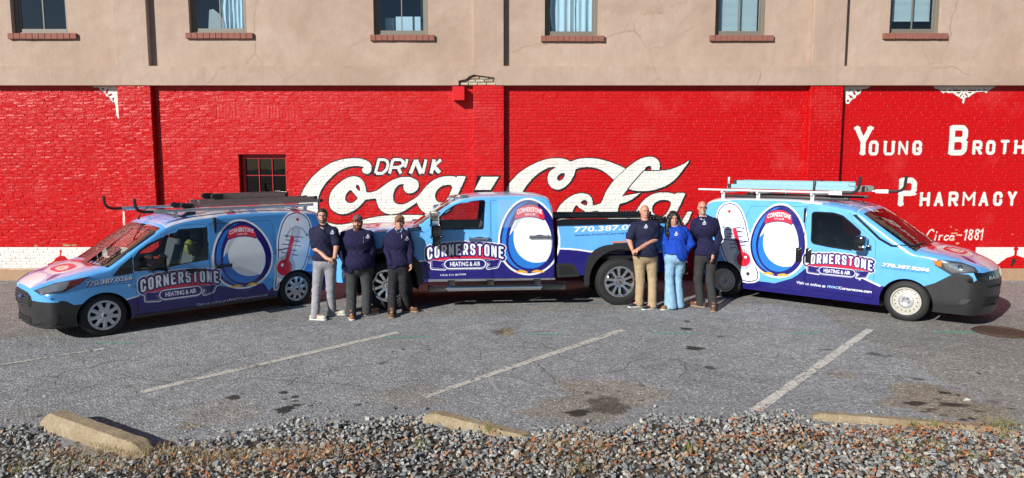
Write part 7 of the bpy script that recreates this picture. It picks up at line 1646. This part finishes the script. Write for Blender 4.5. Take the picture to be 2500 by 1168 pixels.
M['hair_dark'] = plain('dark_hair', (.018, .012, .009), .55, var=.5, vs_=60, bmp=.6, bs=120); M['hair_black'] = plain('black_hair', (.006, .005, .006), .4, var=.5, vs_=50, bmp=.6, bs=90); M['beard'] = plain('reddish_brown_beard', (.10, .045, .022), .7, var=.5, vs_=60, bmp=.8, bs=120); M['grey_hair'] = plain('grey_stubble', (.34, .30, .27), .8, var=.3, vs_=80, bmp=.5, bs=140); M['stubble'] = plain('brown_stubble', (.17, .10, .065), .7, var=.4, vs_=90, bmp=.4, bs=160); M['sandy'] = plain('sandy_hair', (.16, .09, .045), .7, var=.4, vs_=70, bmp=.5, bs=100)
M['lips'] = plain('lips', (.34, .12, .10), .45); M['teeth'] = plain('teeth', (.72, .70, .66), .3); M['eye'] = plain('dark_eye', (.02, .013, .01), .25); M['eyew'] = plain('eye_white', (.5, .47, .45), .3)
M['tan_leather'] = plain('tan_leather', (.27, .11, .04), .55, var=.3, vs_=30); M['brown_leather'] = plain('brown_suede', (.14, .06, .028), .8, var=.3, vs_=30); M['white_shoe'] = plain('cream_canvas', (.55, .52, .43), .7); M['black_shoe'] = plain('black_mesh_shoe', (.02, .02, .022), .7); M['sole_w'] = plain('white_sole', (.65, .64, .6), .6); M['sole_d'] = plain('tan_sole', (.33, .24, .15), .7)
M['cap_grey'] = fabric('grey_cap', (.10, .10, .115), .85, .3); M['cap_tan'] = fabric('tan_cap', (.22, .13, .065), .85, .3); M['light_shirt'] = fabric('light_blue_shirt', (.30, .48, .70), .8, .3); M['zip'] = plain('zipper', (.35, .35, .37), .35, .6); M['patch'] = plain('white_embroidery', (.42, .46, .56), .8); M['patch_red'] = plain('red_cap_patch', (.45, .03, .05), .8)
HZ_ = .0085
def person(label, Z, foot_px, J, o):
    """J: joints read in the photograph (x, y, extra depth in metres); o: build and clothes"""
    sk = o['skin']; g1 = at_ground(*Z(*foot_px)); Y0 = g1[1] + o.get('dy', 0)
    P = {}
    for k, v_ in J.items():
        if k.startswith('toe') or k.startswith('ank'): continue
        P[k] = at_y(*Z(v_[0], v_[1]), Y0 + (v_[2] if len(v_) > 2 else 0))
    for s_ in 'LR':
        a = at_ground(*Z(*J['ank' + s_][:2]), .08); t = at_ground(*Z(*J['toe' + s_][:2]), .02); t[2] = .03; P['ank' + s_] = a
        d = t - a; d[2] = 0; L = np.hypot(d[0], d[1]); d = d / max(L, .01); P['toe' + s_] = a + d * min(max(L, .17), .2) + np.array([0, 0, -.045]); P['heel' + s_] = a - d * .055 + np.array([0, 0, -.04])
    ctr = (P['ankL'] + P['ankR']) / 2; root = empty('person', (ctr[0], ctr[1], 0), 0, label, 'person'); S_ = o.get('scale', 1.0); RT = Matrix.Translation((-ctr[0], -ctr[1], 0))
    def emit(name, F_, mat, smooth=True, par=None):
        V, Q = F_.mesh() if isinstance(F_, Field) else F_
        if len(V) == 0: return None
        return np_mesh(name, V - np.array([ctr[0], ctr[1], 0]), Q, mat, par or root, smooth)
    hw = np.linalg.norm(P['shR'] - P['shL']) / 2; shm = (P['shL'] + P['shR']) / 2; hipm = (P['hipL'] + P['hipR']) / 2; yaw = o.get('yaw', 0.0)
    fd = np.array([math.sin(yaw), -math.cos(yaw), 0]); rt = np.array([math.cos(yaw), math.sin(yaw), 0])
    gi = o.get('girth', 1.0); be = o.get('belly', .0); cw, cd = o.get('chest', (hw * .98, .125)); ww, wd = o.get('waist', (.155 * gi, .115 * gi)); pw, pd = o.get('pelvis', (.165 * gi, .125 * gi)); am = o.get('arm', 1.0); lm = o.get('leg', 1.0)
    hemz = o['hem_z'] if 'hem_z' in o else hipm[2] + .04
    chest = shm * .72 + hipm * .28; chest[2] = shm[2] - .13; waist = shm * .4 + hipm * .6; waist[2] = hipm[2] + .14
    def torso(F, inf, k=.06):
        F.ell(chest, (cw * .93 + inf, cd + inf, .20), yaw, k); F.ell(waist + fd * be * .4, (ww + inf, wd + be + inf, .19), yaw, k); F.ell(hipm + np.array([0, 0, .03]), (pw + inf, pd + inf, .13 + inf), yaw, k)
        for s_ in 'LR': F.cone(P['sh' + s_] * .9 + shm * .1 + [0, 0, -.03], shm + [0, 0, .035], .062 + inf, .058 + inf, .05)
    def arm(F, s_, inf, to='wr', k=.02, base=.03):
        A = [(.060, .048), (.046, .033)]; F.cone(P['sh' + s_] + [0, 0, -.03], P['el' + s_], .062 * am + inf, .047 * am + inf, .03)
        if to == 'wr': F.cone(P['el' + s_], P['wr' + s_], .047 * am + inf, .031 * am + inf * 1.1, k)
    def leg(F, s_, inf, flare=0.0, k=.03, cut=0.0):
        h, kn, an = P['hip' + s_], P['kn' + s_], P['ank' + s_] + np.array([0, 0, cut]); F.cone(h, kn, .088 * lm + inf, .058 * lm + inf, .04); F.cone(kn, an, .056 * lm + inf, .040 * lm + inf + flare, k)
    lo = np.min([v_ for v_ in P.values()], 0) - .26; hi = np.max([v_ for v_ in P.values()], 0) + .26; lo[2] = -.01
    # --- body: one continuous figure
    B = Field(lo, hi, HZ_); torso(B, -.016)
    for s_ in 'LR': arm(B, s_, 0); leg(B, s_, 0); B.cone(P['ank' + s_] + [0, 0, .0], P['toe' + s_] + [0, 0, .01], .036, .024, .02)
    H = P['head']; hy = o.get('head_yaw', yaw); hf = np.array([math.sin(hy), -math.cos(hy), 0]); hr = np.array([math.cos(hy), math.sin(hy), 0]); up = np.array([0, 0, 1.0]); hs = o.get('hs', 1.0)
    def h(x, y, z): return H + (hr * x + hf * y + up * z) * hs
    hr_ = lambda *r: tuple(q * hs for q in r)
    fat = o.get('face', 1.0); nb = P['neck']
    B.cone(h(0, -.02, -.04), nb, .056 * fat, .062 * fat, .03)
    B.ell(h(0, -.012, .032), hr_(.076, .095, .088), hy, .02); B.ell(h(0, .022, -.042), hr_(.060 * fat, .066, .072), hy, .03); B.ell(h(0, .058, -.094), hr_(.030 * fat, .024, .020), hy, .02)
    for sx in (-1, 1):
        B.ell(h(sx * .034, .062, -.026), hr_(.024 * fat, .02, .022), hy, .015); B.ell(h(sx * .079, -.004, -.006), hr_(.010, .020, .031), hy, .006); B.ell(h(sx * .031, .101, .010), hr_(.015, .014, .010), hy, sub=True)
    B.ell(h(0, .082, .030), hr_(.046, .014, .009), hy, .012); B.cone(h(0, .090, .012), h(0, .113, -.024), .008 * hs, .0135 * hs, .010); B.ell(h(0, .092, -.056), hr_(.024, .008, .009), hy, .008)
    # hands
    def hand(F, s_, aim, curl=.5, spread=1.0, inward=0, scale=1.0):
        """aim: unit direction of the palm; inward: sideways axis the fingers curl towards"""
        w = P['wr' + s_]; d = np.array(aim, float); d /= np.linalg.norm(d); n_ = np.array(inward, float) if np.ndim(inward) else fd; n_ = n_ - d * (n_ @ d); n_ /= max(np.linalg.norm(n_), 1e-6); sd = np.cross(d, n_)
        p0 = w + d * .012; kn = w + d * .088; F.cone(p0, w + d * .065, .026, .030, .015); F.cone(w + d * .05 + sd * .02, kn + sd * .024, .018, .013, .012); F.cone(w + d * .05 - sd * .02, kn - sd * .024, .018, .013, .012)
        for i, (off, L) in enumerate(((.031, .066), (.011, .075), (-.010, .070), (-.030, .055))):
            a = kn + sd * off * spread; L *= scale; b = a + (d * math.cos(curl * .5) + n_ * math.sin(curl * .5)) * L * .45; c = b + (d * math.cos(curl * 1.3) + n_ * math.sin(curl * 1.3)) * L * .33; e = c + (d * math.cos(curl * 2) + n_ * math.sin(curl * 2)) * L * .25
            F.cone(a, b, .0100, .0092, .004); F.cone(b, c, .0092, .0085, .004); F.cone(c, e, .0085, .0072, .004)
        ts = o.get('thumb' + s_, 1); a = w + d * .03 + sd * .024 * ts; b = a + (d * .6 + sd * .6 * ts + n_ * .3) * .038; c = b + (d * .9 + sd * .1 * ts + n_ * .35) * .032; F.cone(a, b, .013, .0108, .008); F.cone(b, c, .0108, .0085, .004)
    for s_ in 'LR':
        hd = o.get('hand' + s_)
        if hd: hand(B, s_, hd[0], hd[1], inward=hd[2])
    emit('body', B, sk)
    # --- trousers
    T = Field(lo, hi, HZ_); inf = o.get('trouser_inf', .018)
    T.ell(hipm + np.array([0, 0, .02]), (pw + inf, pd + inf, .14), yaw, .04); T.ell(waist + fd * be * .4, (ww + .002, wd + be + .002, .19), yaw, .05)
    for s_ in 'LR': leg(T, s_, inf, o.get('flare', .012), cut=-.03)
    X, Y, Z_ = T.grids(); kk = o.get('crumple', 1.0); wr = (.0045 * np.sin(Z_ * 46 + X * 22 + 2.5 * np.sin(Y * 20)) + .0035 * np.sin(Z_ * 83 + 17 * np.sin(X * 14) + Y * 40)) * kk * .4 * np.clip(1.25 - Z_, .35, 1) * (1 + .8 * np.sin(X * 9 + Z_ * 7 + ctr[0] * 5)); T.d = T.d + wr.astype(np.float32)
    top = hemz + .045; T.d = np.maximum(T.d, (Z_ - top).astype(np.float32) + 0 * T.d); T.d = np.maximum(T.d, (o.get('cuff', .035) - Z_).astype(np.float32) + 0 * T.d)
    emit('trousers', T, M[o['trousers']])
    # --- top
    Sx = Field(lo, hi, HZ_); inf2 = o.get('top_inf', .02); torso(Sx, inf2, .11)
    for s_ in 'LR':
        if o['sleeve'] == 'short':
            e = P['sh' + s_] + (P['el' + s_] - P['sh' + s_]) * .80; Sx.cone(P['sh' + s_] + [0, 0, -.03], e, .066 * am + .016, .060 * am + .018, .03)
        else:
            sf = o.get('sleeve_inf', .018); Sx.cone(P['sh' + s_] + [0, 0, -.03], P['el' + s_], .060 * am + sf, .046 * am + sf * 1.1, .010); Sx.cone(P['el' + s_], P['wr' + s_], .046 * am + sf * 1.1, .034 + sf * .7, .008)
    hm = hemz; Sx.ell(np.array([hipm[0], hipm[1], hm + .05]), (o.get('hem_w', pw + .03), o.get('hem_d', pd + .035), .10), yaw, .05)
    X, Y, Z_ = Sx.grids(); wr = (.0045 * np.sin(Z_ * 38 + X * 26 + 3 * np.sin(Y * 16 + X * 9)) + .003 * np.sin(X * 60 + 14 * np.sin(Z_ * 13))) * o.get('crumple_top', .7); Sx.d = Sx.d + wr.astype(np.float32)
    arml = [P['wr' + s_][2] for s_ in 'LR']
    near = np.minimum(*[np.sqrt((X - P['wr' + s_][0]) ** 2 + (Y - P['wr' + s_][1]) ** 2 + ((Z_ - P['wr' + s_][2])) ** 2) for s_ in 'LR']) if o['sleeve'] == 'long' else 9
    cut = (hm - Z_) + 0 * X + 0 * Y
    if o['sleeve'] == 'long': cut = np.where(near < .13, np.minimum(cut, -.01), cut)
    Sx.d = np.maximum(Sx.d, cut.astype(np.float32)); cn = nb + fd * .02
    neckcut = .075 - np.sqrt((X - cn[0]) ** 2 + (Y - cn[1]) ** 2 + 0 * Z_); Sx.d = np.where((Z_ > shm[2] + .02) & (neckcut > 0), np.maximum(Sx.d, neckcut.astype(np.float32)), Sx.d)
    for s_ in 'LR':   # open cuffs
        if o['sleeve'] == 'long' and o.get('hand' + s_): Sx.ell(P['wr' + s_] + (P['wr' + s_] - P['el' + s_]) / np.linalg.norm(P['wr' + s_] - P['el' + s_]) * .055, (.045, .045, .045), 0, sub=True)
    so_ = emit('sweater' if o['sleeve'] == 'long' else 'polo_shirt', Sx, M[o['top']])
    bv = BVHTree.FromPolygons([Vector((q.co.x + ctr[0], q.co.y + ctr[1], q.co.z)) for q in so_.data.vertices], [list(p.vertices) for p in so_.data.polygons])
    # collar
    Cn = Field(nb - .16, nb + .16, .007); r0 = .074 * fat
    for a in np.linspace(0, 2 * math.pi, 22, endpoint=False):
        frt = math.cos(a); b2 = a + 2 * math.pi / 22; gap = o.get('open', .0)
        pa = nb + rt * math.sin(a) * r0 + fd * (math.cos(a) * r0 + .005) + up * (.010 - .030 * max(0, math.cos(a))); pb = nb + rt * math.sin(b2) * r0 + fd * (math.cos(b2) * r0 + .005) + up * (.010 - .030 * max(0, math.cos(b2))); Cn.cone(pa, pb, .013, .013, .006); Cn.cone(pa + up * .018, pb + up * .018, .008, .008, .006)
    emit('collar', Cn, M[o.get('collar', o['top'])])
    def on(name, pts, mat, off=.006, n=10):
        vs = []; poly = [Z(*p) for p in pts]; c0 = tuple(np.mean(poly, 0))
        for p in [c0] + poly:
            r = Vector(ray(*p)).normalized(); hh = bv.ray_cast(Vector((0, 0, CAM_H)), r)
            if hh[0] is None: return
            vs.append(hh[0] - r * off)
        mesh_obj(name, [(q.x - ctr[0], q.y - ctr[1], q.z) for q in vs], [(0, i + 1, (i + 1) % len(poly) + 1) for i in range(len(poly))], mat, root)
    if 'emblem' in o:
        x, y = o['emblem']; on('emblem', [(x - 18, y + 14), (x - 14, y), (x - 6, y - 4), (x - 2, y - 18), (x + 8, y - 20), (x + 12, y - 6), (x + 20, y + 2), (x + 18, y + 16), (x + 4, y + 22), (x - 10, y + 20)], M['patch'])
        on('emblem_text', [(x - 16, y + 4), (x + 16, y + 6), (x + 15, y + 10), (x - 15, y + 8)], M['navy_cloth'], .009)
    if 'placket' in o:
        on('zipper' if o['sleeve'] == 'long' else 'placket', o['placket'], M['zip'] if o['sleeve'] == 'long' else M[o['top']], .007)
    if 'undershirt' in o:
        on('shirt_front', o['undershirt'], M['light_shirt'], .008)
        Cu = Field(nb - .15, nb + .15, .007)
        for sx in (-1, 1): Cu.cone(nb + rt * sx * .055 + fd * .055 + up * .012, nb + rt * sx * .02 + fd * .092 + up * -.05, .014, .010, .008)
        emit('shirt_collar', Cu, M['light_shirt'])
    # --- head things
    Hd = Field(H - .2, H + .2, .006)
    def head_ball(F, inf, k=.01): F.ell(h(0, -.012, .032), hr_(.076 + inf, .095 + inf, .088 + inf), hy, k)
    hair = o.get('hair')
    if hair == 'short':
        head_ball(Hd, .013); Hd.ell(h(0, .02, .10), hr_(.055, .06, .025), hy, .02); X, Y, Zg = Hd.grids(); loc_f = (X - H[0]) * hf[0] + (Y - H[1]) * hf[1]; Zl = Zg - H[2]
        cut = np.maximum((.062 + .5 * (loc_f - .05) - Zl) * .8, (-.015 - Zl) + 0 * X); cut = np.where(loc_f < .035, (-.045 - Zl) + 0 * X, cut); Hd.d = np.maximum(Hd.d, cut.astype(np.float32)) + (.002 * np.sin(X * 300) * np.sin(Zg * 260)).astype(np.float32); emit('hair', Hd, M['hair_dark'])
    if hair in ('sides', 'rim'):
        head_ball(Hd, .007 if hair == 'rim' else .012); X, Y, Zg = Hd.grids(); loc_f = (X - H[0]) * hf[0] + (Y - H[1]) * hf[1]; Zl = Zg - H[2]; cut = np.maximum((Zl - .035) + 0 * X, np.maximum(loc_f - (.0 if hair == 'rim' else .03), (-.05 - Zl) + 0 * X)); Hd.d = np.maximum(Hd.d, cut.astype(np.float32)); emit('hair', Hd, M[o.get('hair_mat', 'sandy')])
    if hair == 'long':
        Hl = Field(H + [-.3, -.25, -.55], H + [.3, .25, .2], .008); head_ball(Hl, .022); Hl.ell(h(0, -.03, .05), hr_(.105, .105, .10), hy, .03)
        for sx in (-1, 1):
            Hl.cone(h(sx * .085, .0, .03), h(sx * .115, .02, -.14), .04, .05, .03); Hl.cone(h(sx * .115, .02, -.14), h(sx * .125, .075, -.27), .05, .042, .03); Hl.cone(h(sx * .125, .075, -.27), h(sx * .115, .10, -.37), .04, .02, .03)
        Hl.cone(h(0, -.07, 0), h(0, -.10, -.24), .09, .10, .04)
        X, Y, Zg = Hl.grids(); loc_f = (X - H[0]) * hf[0] + (Y - H[1]) * hf[1]; loc_r = (X - H[0]) * hr[0] + (Y - H[1]) * hr[1]; Zl = Zg - H[2]
        face = np.sqrt((loc_r / .064) ** 2 + ((Zl + .022) / .092) ** 2); Hl.d = np.where((loc_f > .02) & (face < 1), np.maximum(Hl.d, .02), Hl.d); Hl.d = Hl.d + (.005 * np.sin(Zl * 42 + loc_r * 30) + .003 * np.sin(loc_r * 160 + 3 * np.sin(Zl * 20)) + 0 * Y).astype(np.float32); emit('hair', Hl, M['hair_black'])
    bd = o.get('beard')
    if bd:
        Bd = Field(H - .24, H + .2, .006); thin = .002 if bd[0] == 'short' else .008; L = {'long': .085, 'short': .012, 'goatee': .022}[bd[0]]
        if bd[0] == 'goatee': Bd.ell(h(0, .070, -.088), hr_(.036, .030, .034), hy, .01); 
        else:
            Bd.ell(h(0, .022, -.050), hr_(.060 * fat + thin, .066 + thin, .072 + thin * .3), hy, .02); Bd.ell(h(0, .058, -.094), hr_(.030 + thin, .026 + thin, .022 + thin), hy, .02)
            for sx in (-1, 1): Bd.ell(h(sx * .060, .015, -.035), hr_(.016, .03, .045), hy, .01)
            if bd[0] == 'long': Bd.cone(h(0, .055, -.09), h(0, .062, -.185), .055, .018, .03)
        X, Y, Zg = Bd.grids(); loc_f = (X - H[0]) * hf[0] + (Y - H[1]) * hf[1]; loc_r = (X - H[0]) * hr[0] + (Y - H[1]) * hr[1]; Zl = Zg - H[2]; line = -.030 - .30 * (np.abs(loc_r) < .035) * 0 + .6 * np.maximum(np.abs(loc_r) - .035, 0)
        Bd.d = np.maximum(Bd.d, (Zl - line + 0 * Y).astype(np.float32)); m = np.sqrt((loc_r / .026) ** 2 + ((Zl + .055) / .0105) ** 2) < 1; Bd.d = np.where(m & (loc_f > .03), .02, Bd.d) + (.002 * np.sin(X * 280 + Zg * 90) * np.sin(Zg * 330)).astype(np.float32)
        emit('beard', Bd, M[bd[1]])
    def small(name, items, mat, hh=.0035):
        allp = [np.array(c) for c, _ in items]; F = Field(np.min(allp, 0) - .04, np.max(allp, 0) + .04, hh)
        for c, r in items: F.ell(c, hr_(*r), hy, .001)
        return emit(name, F, mat)
    if not o.get('shades'):
        for sx in (-1, 1): small('eye', [(h(sx * .031, .086, .008), (.0125, .006, .0048))], M['eye'])
    bm_ = M[o.get('brow', 'hair_dark')]
    for sx in (-1, 1): small('eyebrow', [(h(sx * .032, .0905, .026), (.019, .006, .0042))], bm_)
    if o.get('smile'):
        small('mouth', [(h(0, .0905, -.056), (.029, .010, .0125))], M['lips'], .003); small('teeth', [(h(0, .0955, -.0545), (.022, .0085, .0065))], M['teeth'], .003)
    else: small('mouth', [(h(0, .0945, -.057), (.021, .007, .0045))], M['lips'], .003)
    if o.get('cap'):
        Cp = Field(H - .25, H + .25, .006); Cp.ell(h(0, -.012, .045), hr_(.090, .108, .095), hy, .01); X, Y, Zg = Cp.grids(); Cp.d = np.maximum(Cp.d, ((H[2] + .052 * hs) - Zg + 0 * X + 0 * Y).astype(np.float32)); Cp.cone(h(0, -.01, .135), h(0, -.01, .142), .008, .006, .004)
        emit('cap_crown', Cp, M[o['cap']])
        vs = []; fs = []; nn_ = 18
        for lay_ in (0, -.006):
            for i in range(nn_ + 1):
                a = math.pi * i / nn_
                for kq, t in enumerate(np.linspace(0, 1, 6)):
                    xx = math.cos(a) * .080; y0 = .02 + math.sin(a) * .078; y1 = .03 + math.sin(a) * .128; y_ = y0 + (y1 - y0) * t; z_ = .064 + .004 * t - .030 * (xx / .08) ** 2 + lay_; vs.append(h(xx, y_, z_))
        m6 = 6; off = (nn_ + 1) * m6
        for b0 in (0, off): fs += [(b0 + i * m6 + j, b0 + i * m6 + j + 1, b0 + (i + 1) * m6 + j + 1, b0 + (i + 1) * m6 + j) for i in range(nn_) for j in range(m6 - 1)]
        fs += [(i * m6 + 5, (i + 1) * m6 + 5, off + (i + 1) * m6 + 5, off + i * m6 + 5) for i in range(nn_)]
        ob = mesh_obj('cap_brim', [tuple(q - np.array([ctr[0], ctr[1], 0])) for q in vs], fs, M[o['cap']], root, True)
        small('cap_patch', [(h(0, .088, .085), (.030, .012, .020))], M['patch_red'] if o['cap'] == 'cap_grey' else M['brown_leather'], .004)
    if o.get('glasses'):
        g = MB()
        for sx in (-1, 1):
            pts = [h(sx * .032 + .024 * math.cos(t), .104, .006 + .017 * math.sin(t)) for t in np.linspace(0, 2 * math.pi, 14)]; g.tube([Vector(q - np.array([ctr[0], ctr[1], 0])) for q in pts], .0022, 5, False); g.tube([Vector(q - np.array([ctr[0], ctr[1], 0])) for q in (h(sx * .056, .102, .01), h(sx * .08, .0, .012))], .002, 5)
        g.tube([Vector(q - np.array([ctr[0], ctr[1], 0])) for q in (h(-.008, .105, .01), h(.008, .105, .01))], .0022, 5); g.build('glasses', M['black_plastic'], root)
    # --- shoes
    for s_ in 'LR':
        a, t, hl = P['ank' + s_], P['toe' + s_], P['heel' + s_]; F = Field(np.minimum(np.minimum(a, t), hl) - .09, np.maximum(np.maximum(a, t), hl) + .09, .0075); F.cone(hl + up * .012, t + up * .008, .040, .036, .02, 1.0); F.cone(a + up * (.03 if o.get('boots') else .0), hl + (t - hl) * .35 + up * .02, .048, .045, .03); F.ell(t + up * .01 - (t - hl) * .1, (.046, .046, .034), 0, .02)
        X, Y, Zg = F.grids(); F.d = np.maximum(F.d, (.012 - Zg + 0 * X + 0 * Y).astype(np.float32)); F.d = np.maximum(F.d, (Zg - (a[2] + (.08 if o.get('boots') else .02)) + 0 * X + 0 * Y).astype(np.float32)); sh_ = emit('shoe', F, M[o['shoe']])
        F = Field(np.minimum(a, hl) * [1, 1, 0] + np.minimum(t - a, 0) * [1, 1, 0] - [.1, .1, .02], np.maximum(a, hl) * [1, 1, 0] + np.maximum(t - a, 0) * [1, 1, 0] + [.1, .1, .06], .0075); F.cone([hl[0], hl[1], .02], [t[0], t[1], .02], .046, .044, .01); F.ell([t[0], t[1], .02], (.05, .05, .03), 0, .01)
        X, Y, Zg = F.grids(); F.d = np.maximum(F.d, (np.maximum(Zg - .024, .001 - Zg) + 0 * X + 0 * Y).astype(np.float32)); V_, Q_ = F.mesh()
        if len(V_): np_mesh('sole', V_ - np.array(a) , Q_, M[o['sole']], sh_, True).location = (a[0] - ctr[0], a[1] - ctr[1], a[2])
    return root
A_ = lambda x, y: (740 + x / 3.893, 490 + y / 3.893)
B_ = lambda x, y: (1500 + x / 3.893, 470 + y / 3.893)
def zpx(Z, y, Yd): return float(at_y(*Z(500, y), Yd)[2])
def spec(label, Z, foot, J, o, hem_y):
    Yd = at_ground(*Z(*foot))[1]; o['hem_z'] = zpx(Z, hem_y, Yd); return person(label, Z, foot, J, o)
spec('dark haired man in navy polo and light grey trousers, hands clasped, leftmost person', A_, (240, 1100), dict(head=(184, 148), neck=(192, 232), shL=(98, 285), shR=(292, 280), elL=(118, 455, -.04), wrL=(228, 552, -.20), elR=(318, 430, -.02), wrR=(300, 545, -.17), hipL=(155, 600), hipR=(262, 600), knL=(128, 850, -.02), knR=(262, 840), ankL=(112, 1090), ankR=(278, 1050), toeL=(200, 1128), toeR=(390, 1078)),
     dict(skin=M['skin'], trousers='grey_slacks', top='navy_cloth', sleeve='short', hair='short', beard=('short', 'stubble'), shoe='white_shoe', sole='sole_w', yaw=.35, head_yaw=.15, girth=1.0, emblem=(275, 300), handL=((1, -.25, -.22), .7, (.1, -.2, -1)), handR=((-.75, -.3, -.5), .8, (.2, -.3, -1)), crumple=1.1, placket=[(188, 262), (200, 262), (205, 340), (196, 340)]), 562)
spec('stout long-bearded man in grey cap and navy quarter zip, hand in pocket', A_, (520, 1080), dict(head=(519, 212), neck=(515, 292), shL=(398, 320), shR=(620, 312), elL=(358, 478, -.0), wrL=(420, 632, -.17), elR=(652, 480, .04), wrR=(640, 610, .06), hipL=(465, 655), hipR=(600, 655), knL=(460, 860), knR=(608, 850), ankL=(455, 1075), ankR=(600, 1050), toeL=(465, 1125), toeR=(700, 1065)),
     dict(skin=M['skin2'], trousers='charcoal', top='navy_knit', sleeve='long', hair='sides', hair_mat='hair_dark', cap='cap_grey', beard=('long', 'beard'), shoe='tan_leather', sole='sole_w', boots=True, yaw=.12, head_yaw=.05, girth=1.28, belly=.06, chest=(.30, .17), waist=(.245, .18), pelvis=(.22, .165), arm=1.25, leg=1.2, face=1.15, emblem=(612, 340), undershirt=[(478, 258), (560, 270), (575, 380), (560, 385), (500, 300)], placket=[(570, 340), (577, 340), (577, 405), (570, 405)], hem_w=.26, hem_d=.22, flare=.02), 635)
spec('slim man in tan cap and black cargo trousers standing before the front truck wheel', A_, (900, 1060), dict(head=(917, 212), neck=(912, 275), shL=(822, 318), shR=(985, 310), elL=(790, 450, .0), wrL=(832, 592, -.13), elR=(1022, 450, .02), wrR=(1020, 586, -.04), hipL=(865, 640), hipR=(955, 640), knL=(850, 850, -.03), knR=(955, 850), ankL=(845, 1055), ankR=(985, 1015), toeL=(845, 1095), toeR=(1062, 1048)),
     dict(skin=M['skin3'], trousers='black_cargo', top='navy_knit', sleeve='long', hair='sides', hair_mat='sandy', cap='cap_tan', shoe='brown_leather', sole='sole_d', boots=True, yaw=.12, head_yaw=.1, girth=.95, waist=(.16, .12), chest=(.205, .13), arm=.95, crumple=1.6, brow='sandy', smile=False, emblem=(985, 360), undershirt=[(880, 262), (950, 262), (946, 320), (930, 325), (900, 300)], placket=[(935, 318), (942, 318), (942, 362), (935, 362)], hem_w=.195, hem_d=.17, handR=((.05, -.05, -1), .5, (-.6, -.5, 0)), flare=.018), 612)
spec('balding man in navy polo and khaki trousers with hands folded, beside the rear truck wheel', B_, (300, 1080), dict(head=(288, 182), neck=(290, 268), shL=(196, 308), shR=(392, 305), elL=(140, 450, -.03), wrL=(166, 532, -.17), elR=(388, 445, -.06), wrR=(232, 540, -.24), hipL=(235, 620), hipR=(350, 620), knL=(245, 830, -.02), knR=(362, 830), ankL=(235, 1050), ankR=(360, 1070), toeL=(150, 1085), toeR=(285, 1108)),
     dict(skin=M['skin2'], trousers='khaki', top='navy_cloth', sleeve='short', hair='rim', hair_mat='grey_hair', shoe='black_shoe', sole='sole_w', yaw=-.25, head_yaw=.1, girth=1.15, belly=.05, chest=(.235, .15), waist=(.205, .15), pelvis=(.19, .15), arm=1.1, leg=1.08, face=1.12, smile=True, brow='sandy', emblem=(298, 322), hem_w=.225, hem_d=.2, handL=((.35, -.15, -.95), .7, (.6, -.3, -.3)), handR=((-.95, -.1, -.45), .7, (.1, .3, -1)), placket=[(268, 285), (280, 285), (282, 345), (272, 345)], flare=.016), 600)
spec('smiling woman with long black hair in a royal blue sweatshirt and light flared jeans', B_, (560, 1090), dict(head=(564, 252), neck=(568, 328), shL=(520, 352), shR=(668, 352), elL=(492, 480, .05), wrL=(500, 600, .10), elR=(728, 490, -.02), wrR=(640, 592, -.10), hipL=(535, 630), hipR=(625, 630), knL=(522, 820, -.02), knR=(600, 830, .05), ankL=(535, 1070), ankR=(605, 1060), toeL=(505, 1105), toeR=(560, 1090)),
     dict(skin=M['skin3'], trousers='denim', top='royal', sleeve='long', hair='long', shoe='tan_leather', sole='sole_w', yaw=-.1, head_yaw=-.02, girth=1.1, chest=(.19, .15), waist=(.18, .15), pelvis=(.18, .15), arm=1.05, leg=1.02, smile=True, hs=.96, top_inf=.022, sleeve_inf=.024, crumple_top=1.0, emblem=(586, 392), hem_w=.215, hem_d=.185, handR=((-.8, -.2, -.75), .6, (-.1, .2, -1)), flare=.055, cuff=.02), 580)
spec('tall bald man with glasses and goatee in navy quarter zip, rightmost beside the right van', B_, (850, 1080), dict(head=(836, 148), neck=(838, 232), shL=(766, 275), shR=(950, 268), elL=(750, 430, .08), wrL=(775, 560, .12), elR=(992, 445, -.03), wrR=(938, 588, -.17), hipL=(818, 610), hipR=(925, 610), knL=(795, 830, -.03), knR=(905, 830), ankL=(822, 1050), ankR=(942, 1075), toeL=(735, 1068), toeR=(940, 1118)),
     dict(skin=M['skin2'], trousers='dkgrey', top='navy_knit', sleeve='long', hair=None, beard=('goatee', 'grey_hair'), glasses=True, shoe='brown_leather', sole='sole_d', boots=True, yaw=-.15, head_yaw=-.15, girth=1.1, belly=.03, chest=(.235, .15), waist=(.20, .145), pelvis=(.185, .145), arm=1.1, leg=1.08, smile=True, brow='sandy', face=1.05, emblem=(853, 288), undershirt=[(795, 225), (812, 250), (820, 235), (800, 290), (792, 280)], hem_w=.215, hem_d=.185, handR=((-.12, -.15, -1), .5, (-.5, .3, 0)), flare=.018, crumple=1.3), 588)
